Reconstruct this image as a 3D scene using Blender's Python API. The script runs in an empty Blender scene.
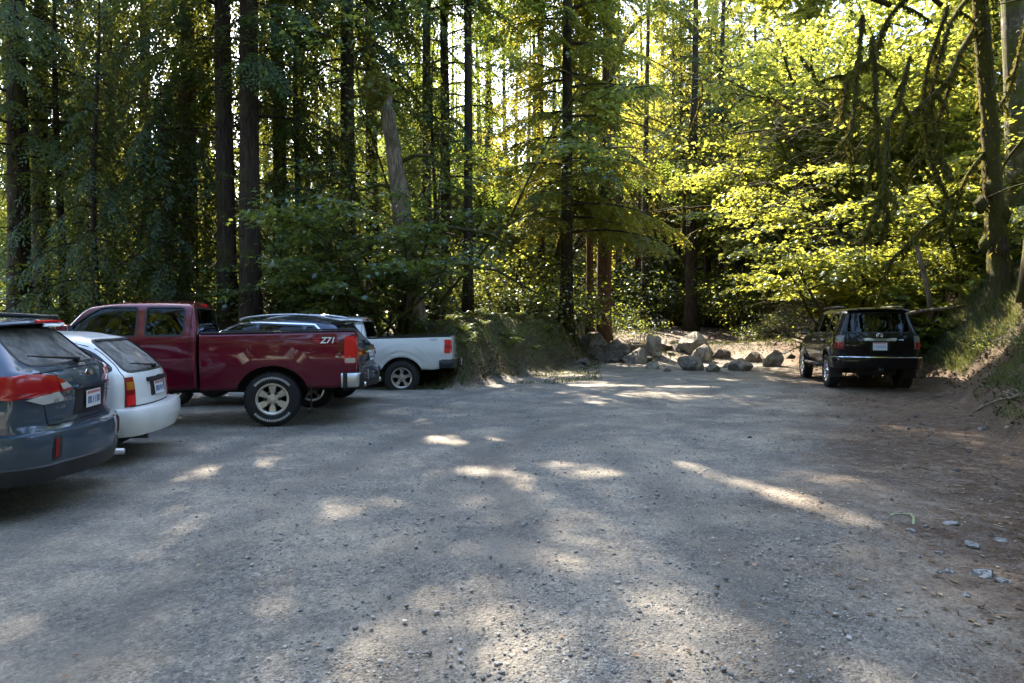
import bpy, bmesh, math, random, os
import numpy as np
from mathutils import Vector, Matrix
from mathutils.bvhtree import BVHTree

QUICK = os.environ.get('SCENE_ONLY', '')
D = bpy.data
scene = bpy.context.scene
COL = scene.collection
R = math.radians
rng = np.random.default_rng(7)

# ------------------------------------------------------------------ basics
CAM_H = 1.6
FPX = 24.0 / 36.0 * 1024.0
HORIZON = 320.0

def px(x, depth):
    """world x of picture column x at a given distance"""
    return (x - 512.0) / FPX * depth

def pz(y, depth):
    """world z of picture row y at a given distance"""
    return CAM_H + (HORIZON - y) / FPX * depth

def link(o, parent=None):
    COL.objects.link(o)
    if parent is not None:
        o.parent = parent
    return o

def empty(name, loc=(0, 0, 0), rz=0.0, parent=None):
    o = D.objects.new(name, None)
    o.location = loc
    o.rotation_euler = (0, 0, rz)
    o.empty_display_size = 0.2
    return link(o, parent)

def tag(o, label=None, cat=None, group=None, kind=None):
    if label: o['label'] = label
    if cat: o['category'] = cat
    if group: o['group'] = group
    if kind: o['kind'] = kind
    return o

def np_mesh(name, V, faces, mats=(), smooth=False, mat_idx=None, attr=None, attr_vec=None):
    """faces: list of int arrays (n,k)"""
    me = D.meshes.new(name)
    V = np.asarray(V, dtype=np.float32)
    faces = [np.asarray(f, dtype=np.int32) for f in faces if len(f)]
    me.vertices.add(len(V))
    me.vertices.foreach_set('co', V.ravel())
    loops = np.concatenate([f.ravel() for f in faces])
    tot = np.concatenate([np.full(len(f), f.shape[1], np.int32) for f in faces])
    start = np.concatenate([[0], np.cumsum(tot)[:-1]]).astype(np.int32)
    me.loops.add(len(loops))
    me.loops.foreach_set('vertex_index', loops)
    me.polygons.add(len(tot))
    me.polygons.foreach_set('loop_start', start)
    if mat_idx is not None:
        me.polygons.foreach_set('material_index', np.asarray(mat_idx, np.int32))
    me.polygons.foreach_set('use_smooth', np.full(len(tot), bool(smooth)))
    for m in mats:
        me.materials.append(m)
    if attr is not None:
        for k, (dom, val) in attr.items():
            a = me.attributes.new(k, 'FLOAT', dom)
            a.data.foreach_set('value', np.asarray(val, np.float32))
    if attr_vec is not None:
        for k, (dom, val) in attr_vec.items():
            a = me.attributes.new(k, 'FLOAT_VECTOR', dom)
            a.data.foreach_set('vector', np.asarray(val, np.float32).ravel())
    me.update(calc_edges=True)
    return me

def np_obj(name, V, faces, mat, parent=None, smooth=False, **kw):
    mats = mat if isinstance(mat, (list, tuple)) else [mat]
    me = np_mesh(name, V, faces, mats, smooth, **kw)
    return link(D.objects.new(name, me), parent)

class MB:
    """collects simple pieces that become one mesh"""
    def __init__(s):
        s.v = []; s.f = {}; s.n = 0; s.m = {}
    def add(s, V, faces, m=0):
        V = np.asarray(V, float)
        for f in faces:
            f = np.asarray(f, int)
            if not len(f): continue
            s.f.setdefault((f.shape[1], m), []).append(f + s.n)
        s.v.append(V); s.n += len(V)
        return s
    def box(s, c, size, rot=None, m=0, bev=0.0):
        sx, sy, sz = [q / 2 for q in size]
        bm = bmesh.new()
        bmesh.ops.create_cube(bm, size=1.0)
        for v in bm.verts:
            v.co = Vector((v.co.x * size[0], v.co.y * size[1], v.co.z * size[2]))
        if bev > 0:
            bmesh.ops.bevel(bm, geom=bm.edges[:], offset=min(bev, min(size) * 0.45), segments=2, profile=0.5, affect='EDGES')
        if rot is not None:
            bmesh.ops.rotate(bm, verts=bm.verts, matrix=rot)
        bmesh.ops.translate(bm, verts=bm.verts, vec=Vector(c))
        s.bm(bm, m); bm.free()
        return s
    def bm(s, bm, m=0):
        bm.verts.index_update()
        V = np.array([v.co[:] for v in bm.verts])
        by = {}
        for f in bm.faces:
            by.setdefault(len(f.verts), []).append([v.index for v in f.verts])
        return s.add(V, [np.array(q) for q in by.values()], m)
    def tube(s, pts, rad, n=8, m=0, cap=True, lump=0.0, seed=0):
        V, F, C = tube(pts, rad, n, lump, seed)
        return s.add(V, [F] + (C if cap else []), m)
    def sweep(s, path, prof, up=(0, 0, 1), closed=False, m=0):
        V, F, C = sweep(path, prof, up, closed)
        return s.add(V, [F] + C, m)
    def pieces(s, name, mat, parent=None, sharp=None):
        """every added piece as a mesh of its own"""
        st = np.cumsum([0] + [len(v) for v in s.v]); out = []
        for a, b, V in zip(st[:-1], st[1:], s.v):
            q = MB()
            for (k, m), L in s.f.items():
                for f in L:
                    if f.min() >= a and f.max() < b: q.f.setdefault((k, m), []).append(f - a)
            q.v = [V]; out.append(q.build(name, mat, parent, sharp=sharp))
        return out
    def build(s, name, mat, parent=None, smooth=False, sharp=None):
        V = np.concatenate(s.v)
        faces = []; mi = []
        for (k, m), L in s.f.items():
            a = np.concatenate(L); faces.append(a); mi += [m] * len(a)
        o = np_obj(name, V, faces, mat, parent, smooth, mat_idx=mi)
        if sharp is not None:
            o.data.polygons.foreach_set('use_smooth', np.ones(len(o.data.polygons), bool))
            o.data.set_sharp_from_angle(angle=R(sharp))
        return o

def tube(pts, rad, n=8, lump=0.0, seed=0):
    pts = np.asarray(pts, float); k = len(pts)
    rad = np.broadcast_to(np.asarray(rad, float), (k,))
    T = np.gradient(pts, axis=0)
    T /= np.linalg.norm(T, axis=1)[:, None] + 1e-9
    ref = np.array([0.0, 0.0, 1.0]) if abs(T[0, 2]) < 0.8 else np.array([1.0, 0, 0])
    N = np.zeros_like(T)
    a = ref - T[0] * ref.dot(T[0]); a /= np.linalg.norm(a)
    for i in range(k):
        a = a - T[i] * a.dot(T[i]); a /= np.linalg.norm(a) + 1e-9
        N[i] = a
    B = np.cross(T, N)
    th = np.arange(n) / n * 2 * math.pi
    rr = rad[:, None] * np.ones(n)[None]
    if lump:
        g = np.random.default_rng(seed)
        rr = rr * (1 + lump * (g.random((k, n)) - 0.5) * 2)
    V = pts[:, None] + rr[..., None] * (np.cos(th)[None, :, None] * N[:, None] + np.sin(th)[None, :, None] * B[:, None])
    i = np.arange(k - 1)[:, None] * n; j = np.arange(n)[None]; j2 = (j + 1) % n
    F = np.stack([i + j, i + j2, i + n + j2, i + n + j], -1).reshape(-1, 4)
    C = [np.arange(n)[::-1][None], (np.arange(n) + (k - 1) * n)[None]]
    return V.reshape(-1, 3), F, C

def sweep(path, prof, up=(0, 0, 1), closed=False):
    """prof: (n,2) offsets (outward to the right of travel, up)"""
    P = np.asarray(path, float); prof = np.asarray(prof, float)
    k, n = len(P), len(prof)
    T = np.gradient(P, axis=0)
    if closed:
        T = np.roll(P, -1, 0) - np.roll(P, 1, 0)
    T /= np.linalg.norm(T, axis=1)[:, None] + 1e-9
    U = np.broadcast_to(np.asarray(up, float), P.shape)
    S = np.cross(T, U); S /= np.linalg.norm(S, axis=1)[:, None] + 1e-9
    U2 = np.cross(S, T)
    V = P[:, None] + prof[None, :, :1] * S[:, None] + prof[None, :, 1:] * U2[:, None]
    kk = k if closed else k - 1
    i = np.arange(kk)[:, None]; i2 = (i + 1) % k
    j = np.arange(n)[None]; j2 = (j + 1) % n
    F = np.stack([i * n + j, i2 * n + j, i2 * n + j2, i * n + j2], -1).reshape(-1, 4)
    C = [] if closed else [np.arange(n)[None], (np.arange(n)[::-1] + (k - 1) * n)[None]]
    return V.reshape(-1, 3), F, C

def pchip(knots):
    k = np.array(sorted(knots), float)
    x, y = k[:, 0], k[:, 1]
    if len(x) == 1:
        return lambda q: np.full(np.shape(q), y[0])
    h = np.diff(x); d = np.diff(y) / h
    m = np.zeros_like(y)
    m[0], m[-1] = d[0], d[-1]
    for i in range(1, len(x) - 1):
        if d[i - 1] * d[i] > 0:
            w1 = 2 * h[i] + h[i - 1]; w2 = h[i] + 2 * h[i - 1]
            m[i] = (w1 + w2) / (w1 / d[i - 1] + w2 / d[i])
    def f(q):
        q = np.clip(np.asarray(q, float), x[0], x[-1])
        i = np.clip(np.searchsorted(x, q, side='right') - 1, 0, len(h) - 1)
        t = (q - x[i]) / h[i]
        return ((2 * t**3 - 3 * t**2 + 1) * y[i] + (t**3 - 2 * t**2 + t) * h[i] * m[i]
                + (-2 * t**3 + 3 * t**2) * y[i + 1] + (t**3 - t**2) * h[i] * m[i + 1])
    return f

def smoothstep(a, b, x):
    t = np.clip((np.asarray(x, float) - a) / (b - a), 0, 1)
    return t * t * (3 - 2 * t)

def copy_tree(o, parent=None):
    c = o.copy(); COL.objects.link(c)
    if parent is not None:
        c.parent = parent
        c.matrix_parent_inverse = o.matrix_parent_inverse.copy()
    for ch in list(o.children):
        copy_tree(ch, c)
    return c

# ------------------------------------------------------------------ materials
def new_mat(name):
    m = D.materials.new(name); m.use_nodes = True
    nt = m.node_tree; nt.nodes.clear()
    out = nt.nodes.new('ShaderNodeOutputMaterial')
    return m, nt, out

def nd(nt, typ, **kw):
    n = nt.nodes.new(typ)
    for k, v in kw.items():
        if k.startswith('i_'):
            key = k[2:]
            key = int(key) if key.isdigit() else key.replace('_', ' ')
            n.inputs[key].default_value = v
        else:
            setattr(n, k, v)
    return n

def rgba(c):
    return (c[0], c[1], c[2], 1.0)

def ramp(nt, fac, stops, interp='LINEAR'):
    n = nt.nodes.new('ShaderNodeValToRGB')
    n.color_ramp.interpolation = interp
    el = n.color_ramp.elements
    while len(el) < len(stops):
        el.new(0.5)
    for e, (p, c) in zip(el, stops):
        e.position = p; e.color = rgba(c) if not np.isscalar(c) else (c, c, c, 1)
    nt.links.new(fac, n.inputs[0])
    return n.outputs[0]

def mixc(nt, fac, a, b, blend='MIX'):
    n = nt.nodes.new('ShaderNodeMix'); n.data_type = 'RGBA'; n.blend_type = blend
    for s, v in ((n.inputs[0], fac), (n.inputs[6], a), (n.inputs[7], b)):
        if isinstance(v, bpy.types.NodeSocket): nt.links.new(v, s)
        elif np.isscalar(v): s.default_value = v
        else: s.default_value = rgba(v)
    return n.outputs[2]

def math_n(nt, op, a, b=0.0, c=None, clamp=False):
    n = nt.nodes.new('ShaderNodeMath'); n.operation = op; n.use_clamp = clamp
    for i, v in enumerate((a, b) if c is None else (a, b, c)):
        if isinstance(v, bpy.types.NodeSocket): nt.links.new(v, n.inputs[i])
        else: n.inputs[i].default_value = v
    return n.outputs[0]

def noise(nt, scale, detail=4.0, rough=0.55, vec=None, dim='3D'):
    n = nt.nodes.new('ShaderNodeTexNoise')
    n.inputs['Scale'].default_value = scale
    n.inputs['Detail'].default_value = detail
    n.inputs['Roughness'].default_value = rough
    if vec is not None: nt.links.new(vec, n.inputs['Vector'])
    return n.outputs['Fac']

def objco(nt):
    return nt.nodes.new('ShaderNodeTexCoord').outputs['Object']

def worldpos(nt):
    return nt.nodes.new('ShaderNodeNewGeometry').outputs['Position']

def attr_f(nt, name):
    n = nt.nodes.new('ShaderNodeAttribute'); n.attribute_name = name
    return n.outputs['Fac']

def bump(nt, height, strength, dist, prev=None):
    b = nt.nodes.new('ShaderNodeBump')
    b.inputs['Strength'].default_value = strength
    b.inputs['Distance'].default_value = dist
    nt.links.new(height, b.inputs['Height'])
    if prev is not None: nt.links.new(prev, b.inputs['Normal'])
    return b.outputs[0]

def principled(nt, out, color, rough=0.5, metal=0.0, spec=0.5, normal=None, coat=0.0, coat_rough=0.05):
    p = nt.nodes.new('ShaderNodeBsdfPrincipled')
    for key, v in (('Base Color', color), ('Roughness', rough), ('Metallic', metal), ('Specular IOR Level', spec), ('Coat Weight', coat), ('Coat Roughness', coat_rough)):
        if isinstance(v, bpy.types.NodeSocket): nt.links.new(v, p.inputs[key])
        elif key == 'Base Color': p.inputs[key].default_value = rgba(v)
        else: p.inputs[key].default_value = v
    if normal is not None: nt.links.new(normal, p.inputs['Normal'])
    nt.links.new(p.outputs[0], out.inputs['Surface'])
    return p

def simple_mat(name, color, rough=0.5, metal=0.0, spec=0.5, coat=0.0, var=0.0, vscale=8.0, bump_s=0.0, bscale=60.0):
    m, nt, out = new_mat(name)
    c = color; nrm = None
    if var > 0:
        f = noise(nt, vscale, 5, 0.6, objco(nt))
        lo = [max(0, q * (1 - var)) for q in color]; hi = [min(1, q * (1 + var)) for q in color]
        c = ramp(nt, f, [(0.3, lo), (0.7, hi)])
    if bump_s > 0:
        nrm = bump(nt, noise(nt, bscale, 3, 0.6, objco(nt)), bump_s, 0.02)
    principled(nt, out, c, rough, metal, spec, nrm, coat)
    return m

def paint_mat(name, color, dust=(0.30, 0.27, 0.22), dust_amt=0.35, metallic=0.0, zdust=0.9, base_rough=0.35, coat_w=1.0):
    """car paint under a clear coat, dusty low on the body and in a thin film"""
    m, nt, out = new_mat(name)
    co = objco(nt)
    sep = nt.nodes.new('ShaderNodeSeparateXYZ'); nt.links.new(co, sep.inputs[0])
    n1 = noise(nt, 3.0, 6, 0.65, co)
    n2 = noise(nt, 45.0, 3, 0.6, co)
    mr = nt.nodes.new('ShaderNodeMapRange')
    nt.links.new(sep.outputs[2], mr.inputs[0])
    mr.inputs[1].default_value = 0.25; mr.inputs[2].default_value = zdust
    mr.inputs[3].default_value = 1.0; mr.inputs[4].default_value = 0.12
    d = math_n(nt, 'MULTIPLY', mr.outputs[0], math_n(nt, 'MULTIPLY_ADD', n1, 1.6, -0.25), clamp=True)
    d = math_n(nt, 'MULTIPLY', d, math_n(nt, 'MULTIPLY_ADD', n2, 0.8, 0.6), clamp=True)
    d = math_n(nt, 'MULTIPLY', d, dust_amt * 1.6, clamp=True)
    c = mixc(nt, d, color, dust)
    rg = math_n(nt, 'MULTIPLY_ADD', d, 0.5, base_rough, clamp=True)
    coat = math_n(nt, 'MULTIPLY_ADD', d, -1.0, coat_w, clamp=True)
    p = principled(nt, out, c, rg, metallic, 0.12, None, coat, 0.04)
    return m

def glass_mat(name, tint=0.12, dust=0.0, color=(0.75, 0.9, 0.85)):
    m, nt, out = new_mat(name)
    fr = nd(nt, 'ShaderNodeFresnel', i_IOR=1.5)
    tr = nd(nt, 'ShaderNodeBsdfTransparent'); tr.inputs[0].default_value = rgba([tint * q for q in color])
    gl = nd(nt, 'ShaderNodeBsdfGlossy'); gl.inputs['Roughness'].default_value = 0.02
    gl.inputs[0].default_value = (0.62, 0.66, 0.70, 1)
    mx = nt.nodes.new('ShaderNodeMixShader')
    nt.links.new(fr.outputs[0], mx.inputs[0]); nt.links.new(tr.outputs[0], mx.inputs[1]); nt.links.new(gl.outputs[0], mx.inputs[2])
    last = mx.outputs[0]
    if dust > 0:
        df = nd(nt, 'ShaderNodeBsdfDiffuse'); df.inputs[0].default_value = (0.34, 0.33, 0.31, 1)
        f = noise(nt, 6, 6, 0.65, objco(nt))
        f = math_n(nt, 'MULTIPLY', math_n(nt, 'MULTIPLY_ADD', f, 2.0, -0.4, clamp=True), dust)
        m2 = nt.nodes.new('ShaderNodeMixShader')
        nt.links.new(f, m2.inputs[0]); nt.links.new(last, m2.inputs[1]); nt.links.new(df.outputs[0], m2.inputs[2])
        last = m2.outputs[0]
    nt.links.new(last, out.inputs['Surface'])
    return m

def leaf_mat(name, dark, light, trans, t_amt=0.5, gloss=0.06, grough=0.4):
    m, nt, out = new_mat(name)
    v = attr_f(nt, 'v')
    oi = nt.nodes.new('ShaderNodeObjectInfo')
    col = ramp(nt, v, [(0.0, dark), (0.75, light), (1.0, [min(1, q * 1.3) for q in light])])
    tcol = ramp(nt, v, [(0.0, [q * 0.7 for q in trans]), (1.0, trans)])
    hs = nt.nodes.new('ShaderNodeHueSaturation')
    nt.links.new(math_n(nt, 'MULTIPLY_ADD', oi.outputs['Random'], 0.03, 0.485), hs.inputs['Hue'])
    nt.links.new(math_n(nt, 'MULTIPLY_ADD', oi.outputs['Random'], 0.4, 0.8), hs.inputs['Value'])
    nt.links.new(col, hs.inputs['Color'])
    df = nt.nodes.new('ShaderNodeBsdfDiffuse'); nt.links.new(hs.outputs[0], df.inputs[0])
    tl = nt.nodes.new('ShaderNodeBsdfTranslucent'); nt.links.new(tcol, tl.inputs[0])
    mx = nt.nodes.new('ShaderNodeMixShader'); mx.inputs[0].default_value = t_amt
    nt.links.new(df.outputs[0], mx.inputs[1]); nt.links.new(tl.outputs[0], mx.inputs[2])
    gl = nt.nodes.new('ShaderNodeBsdfGlossy'); gl.inputs['Roughness'].default_value = grough
    gl.inputs[0].default_value = (0.8, 0.9, 1.0, 1)
    m2 = nt.nodes.new('ShaderNodeMixShader'); m2.inputs[0].default_value = gloss
    nt.links.new(mx.outputs[0], m2.inputs[1]); nt.links.new(gl.outputs[0], m2.inputs[2])
    nt.links.new(m2.outputs[0], out.inputs['Surface'])
    return m

def bark_mat(name, dark, light, moss=0.0, moss_col=(0.10, 0.11, 0.025), scale=6.0, lichen=0.0):
    m, nt, out = new_mat(name)
    co = objco(nt)
    mp = nt.nodes.new('ShaderNodeMapping'); nt.links.new(co, mp.inputs[0])
    mp.inputs['Scale'].default_value = (1.0, 1.0, 0.18)
    n1 = noise(nt, scale * 2.2, 6, 0.7, mp.outputs[0])
    n2 = noise(nt, 1.1, 4, 0.6, co)
    c = ramp(nt, n1, [(0.32, dark), (0.68, light)])
    if lichen > 0:
        f = ramp(nt, noise(nt, 5.0, 5, 0.6, co), [(0.52, 0.0), (0.62, lichen)])
        c = mixc(nt, f, c, (0.42, 0.42, 0.37))
    if moss > 0:
        f = math_n(nt, 'MULTIPLY_ADD', n2, 4.0, -2.4 + 2.2 * moss, clamp=True)
        mc = ramp(nt, noise(nt, 30, 3, 0.6, co), [(0.3, [q * 0.5 for q in moss_col]), (0.7, moss_col)])
        c = mixc(nt, f, c, mc)
    h = math_n(nt, 'MULTIPLY_ADD', noise(nt, 40, 3, 0.6, co), 0.3, n1)
    principled(nt, out, c, 0.95, 0, 0.15, bump(nt, h, 1.0, 0.06))
    return m
# ------------------------------------------------------------------ vehicle kit
def bez_corner(pts, radii, counts):
    """rounded open polyline, fixed sample count. counts: per segment; corners use 5"""
    pts = [np.array(p, float) for p in pts]
    n = len(pts); out = []
    a_prev = pts[0]
    for i in range(1, n - 1):
        d1 = np.linalg.norm(pts[i] - pts[i - 1]); d2 = np.linalg.norm(pts[i + 1] - pts[i])
        r = min(radii[i], 0.45 * d1, 0.45 * d2)
        a = pts[i] + (pts[i - 1] - pts[i]) * (r / max(d1, 1e-6))
        b = pts[i] + (pts[i + 1] - pts[i]) * (r / max(d2, 1e-6))
        for t in np.linspace(0, 1, counts[i - 1], endpoint=False):
            out.append(a_prev + (a - a_prev) * t)
        for t in np.linspace(0, 1, 5, endpoint=False):
            out.append((1 - t)**2 * a + 2 * t * (1 - t) * pts[i] + t * t * b)
        a_prev = b
    for t in np.linspace(0, 1, counts[n - 2]):
        out.append(a_prev + (pts[-1] - a_prev) * t)
    return np.array(out)

def loft_body(P):
    """P: dict of knots. returns V,F of a closed smooth shell; x=0 rear .. L nose"""
    L = P['L']
    g = {k: pchip(P[k]) for k in ('zb', 'ws', 'wm', 'zm', 'wb', 'zbelt', 'wt', 'zt')}
    xt = pchip(P['xt']); xn = pchip(P['xn'])
    cr = P.get('cr', 0.04); pr = P.get('pr', 0.1); pn = P.get('pn', 0.3)
    fo = P.get('fall', 1.8); fn = P.get('falln', 1.2)
    rad = P.get('rad', (0, .07, .25, .05, .12, 0))
    xs = np.unique(np.concatenate([np.linspace(0, .35, 10), np.linspace(.35, L - .35, P.get('nx', 90)), np.linspace(L - .35, L, 10)]))
    secs = []
    cnt = (6, 7, 8, 12, 10)
    def sec(x):
        q = {k: float(g[k](x)) for k in g}
        ztop = q['zt']; zbe = min(q['zbelt'], ztop - .05)
        zmm = min(q['zm'], zbe - .05)
        pts = [(0, q['zb']), (q['ws'], q['zb']), (q['wm'], zmm), (q['wb'], zbe), (min(q['wt'], q['wb'] - .005), ztop - cr), (0, ztop)]
        return bez_corner(pts, rad, cnt)
    def place(S, x):
        y, z = S[:, 0], S[:, 1]
        W = float(g['wm'](x))
        w0 = max(0.0, 1 - x / fo)**2; w1 = max(0.0, 1 - (L - x) / fn)**2
        X = x + w0 * (xt(z) + pr * (np.abs(y) / W)**2.6) - w1 * (xn(z) + pn * (np.abs(y) / W)**2.4)
        return np.stack([X, y, z], -1)
    rings = []
    cz = P.get('cz', 0.9)
    S0 = sec(0.0)
    c = np.array([0, cz])
    er = P.get('edge', 0.03)
    for f, dx in ((.02, 0), (.3, 0), (.55, 0), (.78, 0), (.9, 0), (.955, .003), (.985, .01)):
        q = place(c + (S0 - c) * f, 0.0); q[:, 0] += dx * er / .03; rings.append(q)
    for i, x in enumerate(xs):
        q = place(sec(x), x)
        q[:, 0] += er * max(0, 1 - x / .3) if i < 10 else 0
        rings.append(q)
    SL = sec(L)
    for f in (.97, .9, .75, .5, .25, .02):
        q = place(c * np.array([1, .75]) + (SL - c * np.array([1, .75])) * f, L); q[:, 0] += .02 * (1 - f); rings.append(q)
    rings = np.array(rings)                       # (k, h, 3)
    k, h, _ = rings.shape
    mir = rings[:, 1:-1][:, ::-1].copy(); mir[..., 1] *= -1
    full = np.concatenate([rings, mir], 1); n = full.shape[1]
    i = np.arange(k - 1)[:, None] * n; j = np.arange(n)[None]; j2 = (j + 1) % n
    F = np.stack([i + j, i + j2, i + n + j2, i + n + j], -1).reshape(-1, 4)
    return full.reshape(-1, 3), [F, np.arange(n)[::-1][None], (np.arange(n) + (k - 1) * n)[None]]

def round_poly(pts, r, n=5):
    pts = [np.array(p, float) for p in pts]; m = len(pts); out = []
    rr = r if isinstance(r, (list, tuple)) else [r] * m
    for i in range(m):
        p, a, b = pts[i], pts[i - 1], pts[(i + 1) % m]
        d1 = np.linalg.norm(a - p); d2 = np.linalg.norm(b - p); q = min(rr[i], .48 * d1, .48 * d2)
        A = p + (a - p) * q / d1; B = p + (b - p) * q / d2
        for t in np.linspace(0, 1, n):
            out.append((1 - t)**2 * A + 2 * t * (1 - t) * p + t * t * B)
    return np.array(out)

def scan_grid(poly, rows=14, cols=16):
    poly = np.asarray(poly, float)
    z0, z1 = poly[:, 1].min(), poly[:, 1].max()
    tt = (1 - np.cos(np.linspace(0, math.pi, rows))) / 2 * .5 + np.linspace(0, 1, rows) * .5
    zz = z0 + (z1 - z0) * (tt * .998 + .001)
    G = np.zeros((rows, cols, 2))
    m = len(poly)
    for i, z in enumerate(zz):
        xs = []
        for k in range(m):
            a, b = poly[k], poly[(k + 1) % m]
            if (a[1] - z) * (b[1] - z) <= 0 and abs(a[1] - b[1]) > 1e-9:
                xs.append(a[0] + (b[0] - a[0]) * (z - a[1]) / (b[1] - a[1]))
        G[i, :, 0] = np.linspace(min(xs), max(xs), cols); G[i, :, 1] = z
    return G

class Car:
    def __init__(s, name, label, cat, group):
        s.root = empty(name); tag(s.root, label, cat, group)
        s.bvh = None; s.cutters = []
    # --- shells
    def shell(s, name, P, mats, sharp=50):
        V, F = loft_body(P)
        o = np_obj(name, V, F, mats, s.root, True, mat_idx=[0] * sum(len(f) for f in F))
        s.body = o
        polys = [list(map(int, f)) for A in F for f in A]
        s.bvh = BVHTree.FromPolygons([tuple(v) for v in V], polys)
        s.sharp = sharp
        return o
    def box_shell(s, name, V, F, mats):
        pass
    def cut_poly(s, poly, axis, lo, hi, mat):
        """prism cutter; poly in the plane across axis. axis 'y': (x,z); 'x': (y,z); 'z': (x,y)"""
        n = len(poly); V = []
        for d in (lo, hi):
            for a, b in poly:
                V.append((a, d, b) if axis == 'y' else ((d, a, b) if axis == 'x' else (a, b, d)))
        F4 = [[i, (i + 1) % n, n + (i + 1) % n, n + i] for i in range(n)]
        o = np_obj('cutter', V, [np.array(F4), np.arange(n)[::-1][None], (np.arange(n) + n)[None]], mat)
        bm = bmesh.new(); bm.from_mesh(o.data); bmesh.ops.recalc_face_normals(bm, faces=bm.faces); bm.to_mesh(o.data); bm.free()
        s.cutters.append(o)
    def cut_arch(s, xc, zc, r, w, depth, mat, zdrop=0.5, flat=0.0):
        th = np.linspace(0, math.pi, 25)
        pts = [(xc + r * math.cos(t), zc + r * math.sin(t) * (1 - flat)) for t in th] + [(xc - r * 1.02, zc - zdrop), (xc + r * 1.02, zc - zdrop)]
        for sg in (1, -1):
            a, b = sorted((sg * (w - depth), sg * (w + .5)))
            s.cut_poly(pts, 'y', a, b, mat)
    def do_cuts(s, o=None):
        o = o or s.body
        for c in s.cutters:
            m = o.modifiers.new('b', 'BOOLEAN'); m.operation = 'DIFFERENCE'; m.solver = 'EXACT'; m.object = c
            m.material_mode = 'TRANSFER'
        dg = bpy.context.evaluated_depsgraph_get(); dg.update()
        me = D.meshes.new_from_object(o.evaluated_get(dg), preserve_all_data_layers=True, depsgraph=dg)
        o.modifiers.clear(); old = o.data; o.data = me; me.name = old.name; D.meshes.remove(old)
        me.polygons.foreach_set('use_smooth', np.ones(len(me.polygons), bool)); me.set_sharp_from_angle(angle=R(s.sharp))
        for c in s.cutters:
            d = c.data; D.objects.remove(c); D.meshes.remove(d)
        s.cutters = []
    # --- projections onto the uncut body
    def ray(s, o, d):
        h, nrm, i, dist = s.bvh.ray_cast(Vector(o), Vector(d))
        if h is None:
            h, nrm, i, dist = s.bvh.find_nearest(Vector(o) + Vector(d) * 2.5)
        if nrm.dot(Vector(d)) > 0: nrm = -nrm
        return np.array(h), np.array(nrm)
    def proj(s, kind, a, b, **k):
        if kind == 'side': return s.ray((a, 3 * k['sg'], b), (0, -k['sg'], 0))
        if kind == 'rear': return s.ray((-3, a, b), (1, 0, 0))
        if kind == 'front': return s.ray((9, a, b), (-1, 0, 0))
        if kind == 'top': return s.ray((a, b, 5), (0, 0, -1))
        if kind == 'wrap':
            c = k['c']; t = math.radians(a); dx, dy = math.cos(t), math.sin(t)
            return s.ray((c[0] + 3 * dx, k['sg'] * (c[1] + 3 * dy), b), (-dx, -k['sg'] * dy, 0))
    def panel_geo(s, poly, kind, d=.004, th=.02, rows=12, cols=14, **k):
        G = scan_grid(poly, rows, cols)
        r, c, _ = G.shape
        O = np.zeros((r, c, 3)); N = np.zeros((r, c, 3))
        for i in range(r):
            for j in range(c):
                O[i, j], N[i, j] = s.proj(kind, G[i, j, 0], G[i, j, 1], **k)
        A = (O + N * d).reshape(-1, 3); B = (O + N * (d - th)).reshape(-1, 3)
        i = np.arange(r - 1)[:, None] * c; j = np.arange(c - 1)[None]
        F = np.stack([i + j, i + j + 1, i + c + j + 1, i + c + j], -1).reshape(-1, 4)
        n = r * c
        loop = np.concatenate([np.arange(c), np.arange(1, r) * c + c - 1, (r - 1) * c + np.arange(c - 2, -1, -1), np.arange(r - 2, 0, -1) * c])
        l2 = np.roll(loop, -1)
        S = np.stack([loop, loop + n, l2 + n, l2], -1)
        return np.concatenate([A, B]), [F, F[:, ::-1] + n, S]
    def panel(s, name, poly, kind, mat, parent=None, d=.004, th=.02, rows=12, cols=14, label=None, **k):
        V, F = s.panel_geo(poly, kind, d, th, rows, cols, **k)
        o = np_obj(name, V, F, mat, parent or s.root, True)
        bm = bmesh.new(); bm.from_mesh(o.data); bmesh.ops.recalc_face_normals(bm, faces=bm.faces); bm.to_mesh(o.data); bm.free()
        o.data.set_sharp_from_angle(angle=R(40))
        if label: o['label'] = label
        return o
    def strip(s, mb, poly, w, d, kind, closed=False, res=.04, th=.004, **k):
        P = np.asarray(poly, float)
        if closed: P = np.concatenate([P, P[:1]])
        Q = []
        for a, b in zip(P[:-1], P[1:]):
            sc = 40.0 if kind == 'wrap' else 1.0
            m = max(1, int(np.linalg.norm(b - a) / (res * sc)))
            for t in np.arange(m) / m: Q.append(a + (b - a) * t)
        if not closed: Q.append(P[-1])
        hits = [s.proj(kind, q[0], q[1], **k) for q in Q]
        C = np.array([h for h, n in hits]); N = np.array([n for h, n in hits])
        T = (np.roll(C, -1, 0) - np.roll(C, 1, 0)) if closed else np.gradient(C, axis=0)
        T /= np.linalg.norm(T, axis=1)[:, None] + 1e-9
        B = np.cross(T, N); B /= np.linalg.norm(B, axis=1)[:, None] + 1e-9
        n = len(C)
        V = np.concatenate([C + B * w / 2 + N * d, C - B * w / 2 + N * d, C + B * w / 2 + N * (d - th - .004), C - B * w / 2 + N * (d - th - .004)])
        i = np.arange(n if closed else n - 1); i2 = (i + 1) % n
        F = np.concatenate([np.stack([i, i + n, i2 + n, i2], -1), np.stack([i + 2 * n, i, i2, i2 + 2 * n], -1), np.stack([i + n, i + 3 * n, i2 + 3 * n, i2 + n], -1)])
        mb.add(V, [F])
    def finish(s, x_axle, loc, ang, z=0.0):
        """put the rear axle over loc"""
        a = R(ang)
        s.root.location = (loc[0] - x_axle * math.cos(a), loc[1] - x_axle * math.sin(a), z)
        s.root.rotation_euler = (0, 0, a)

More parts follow.
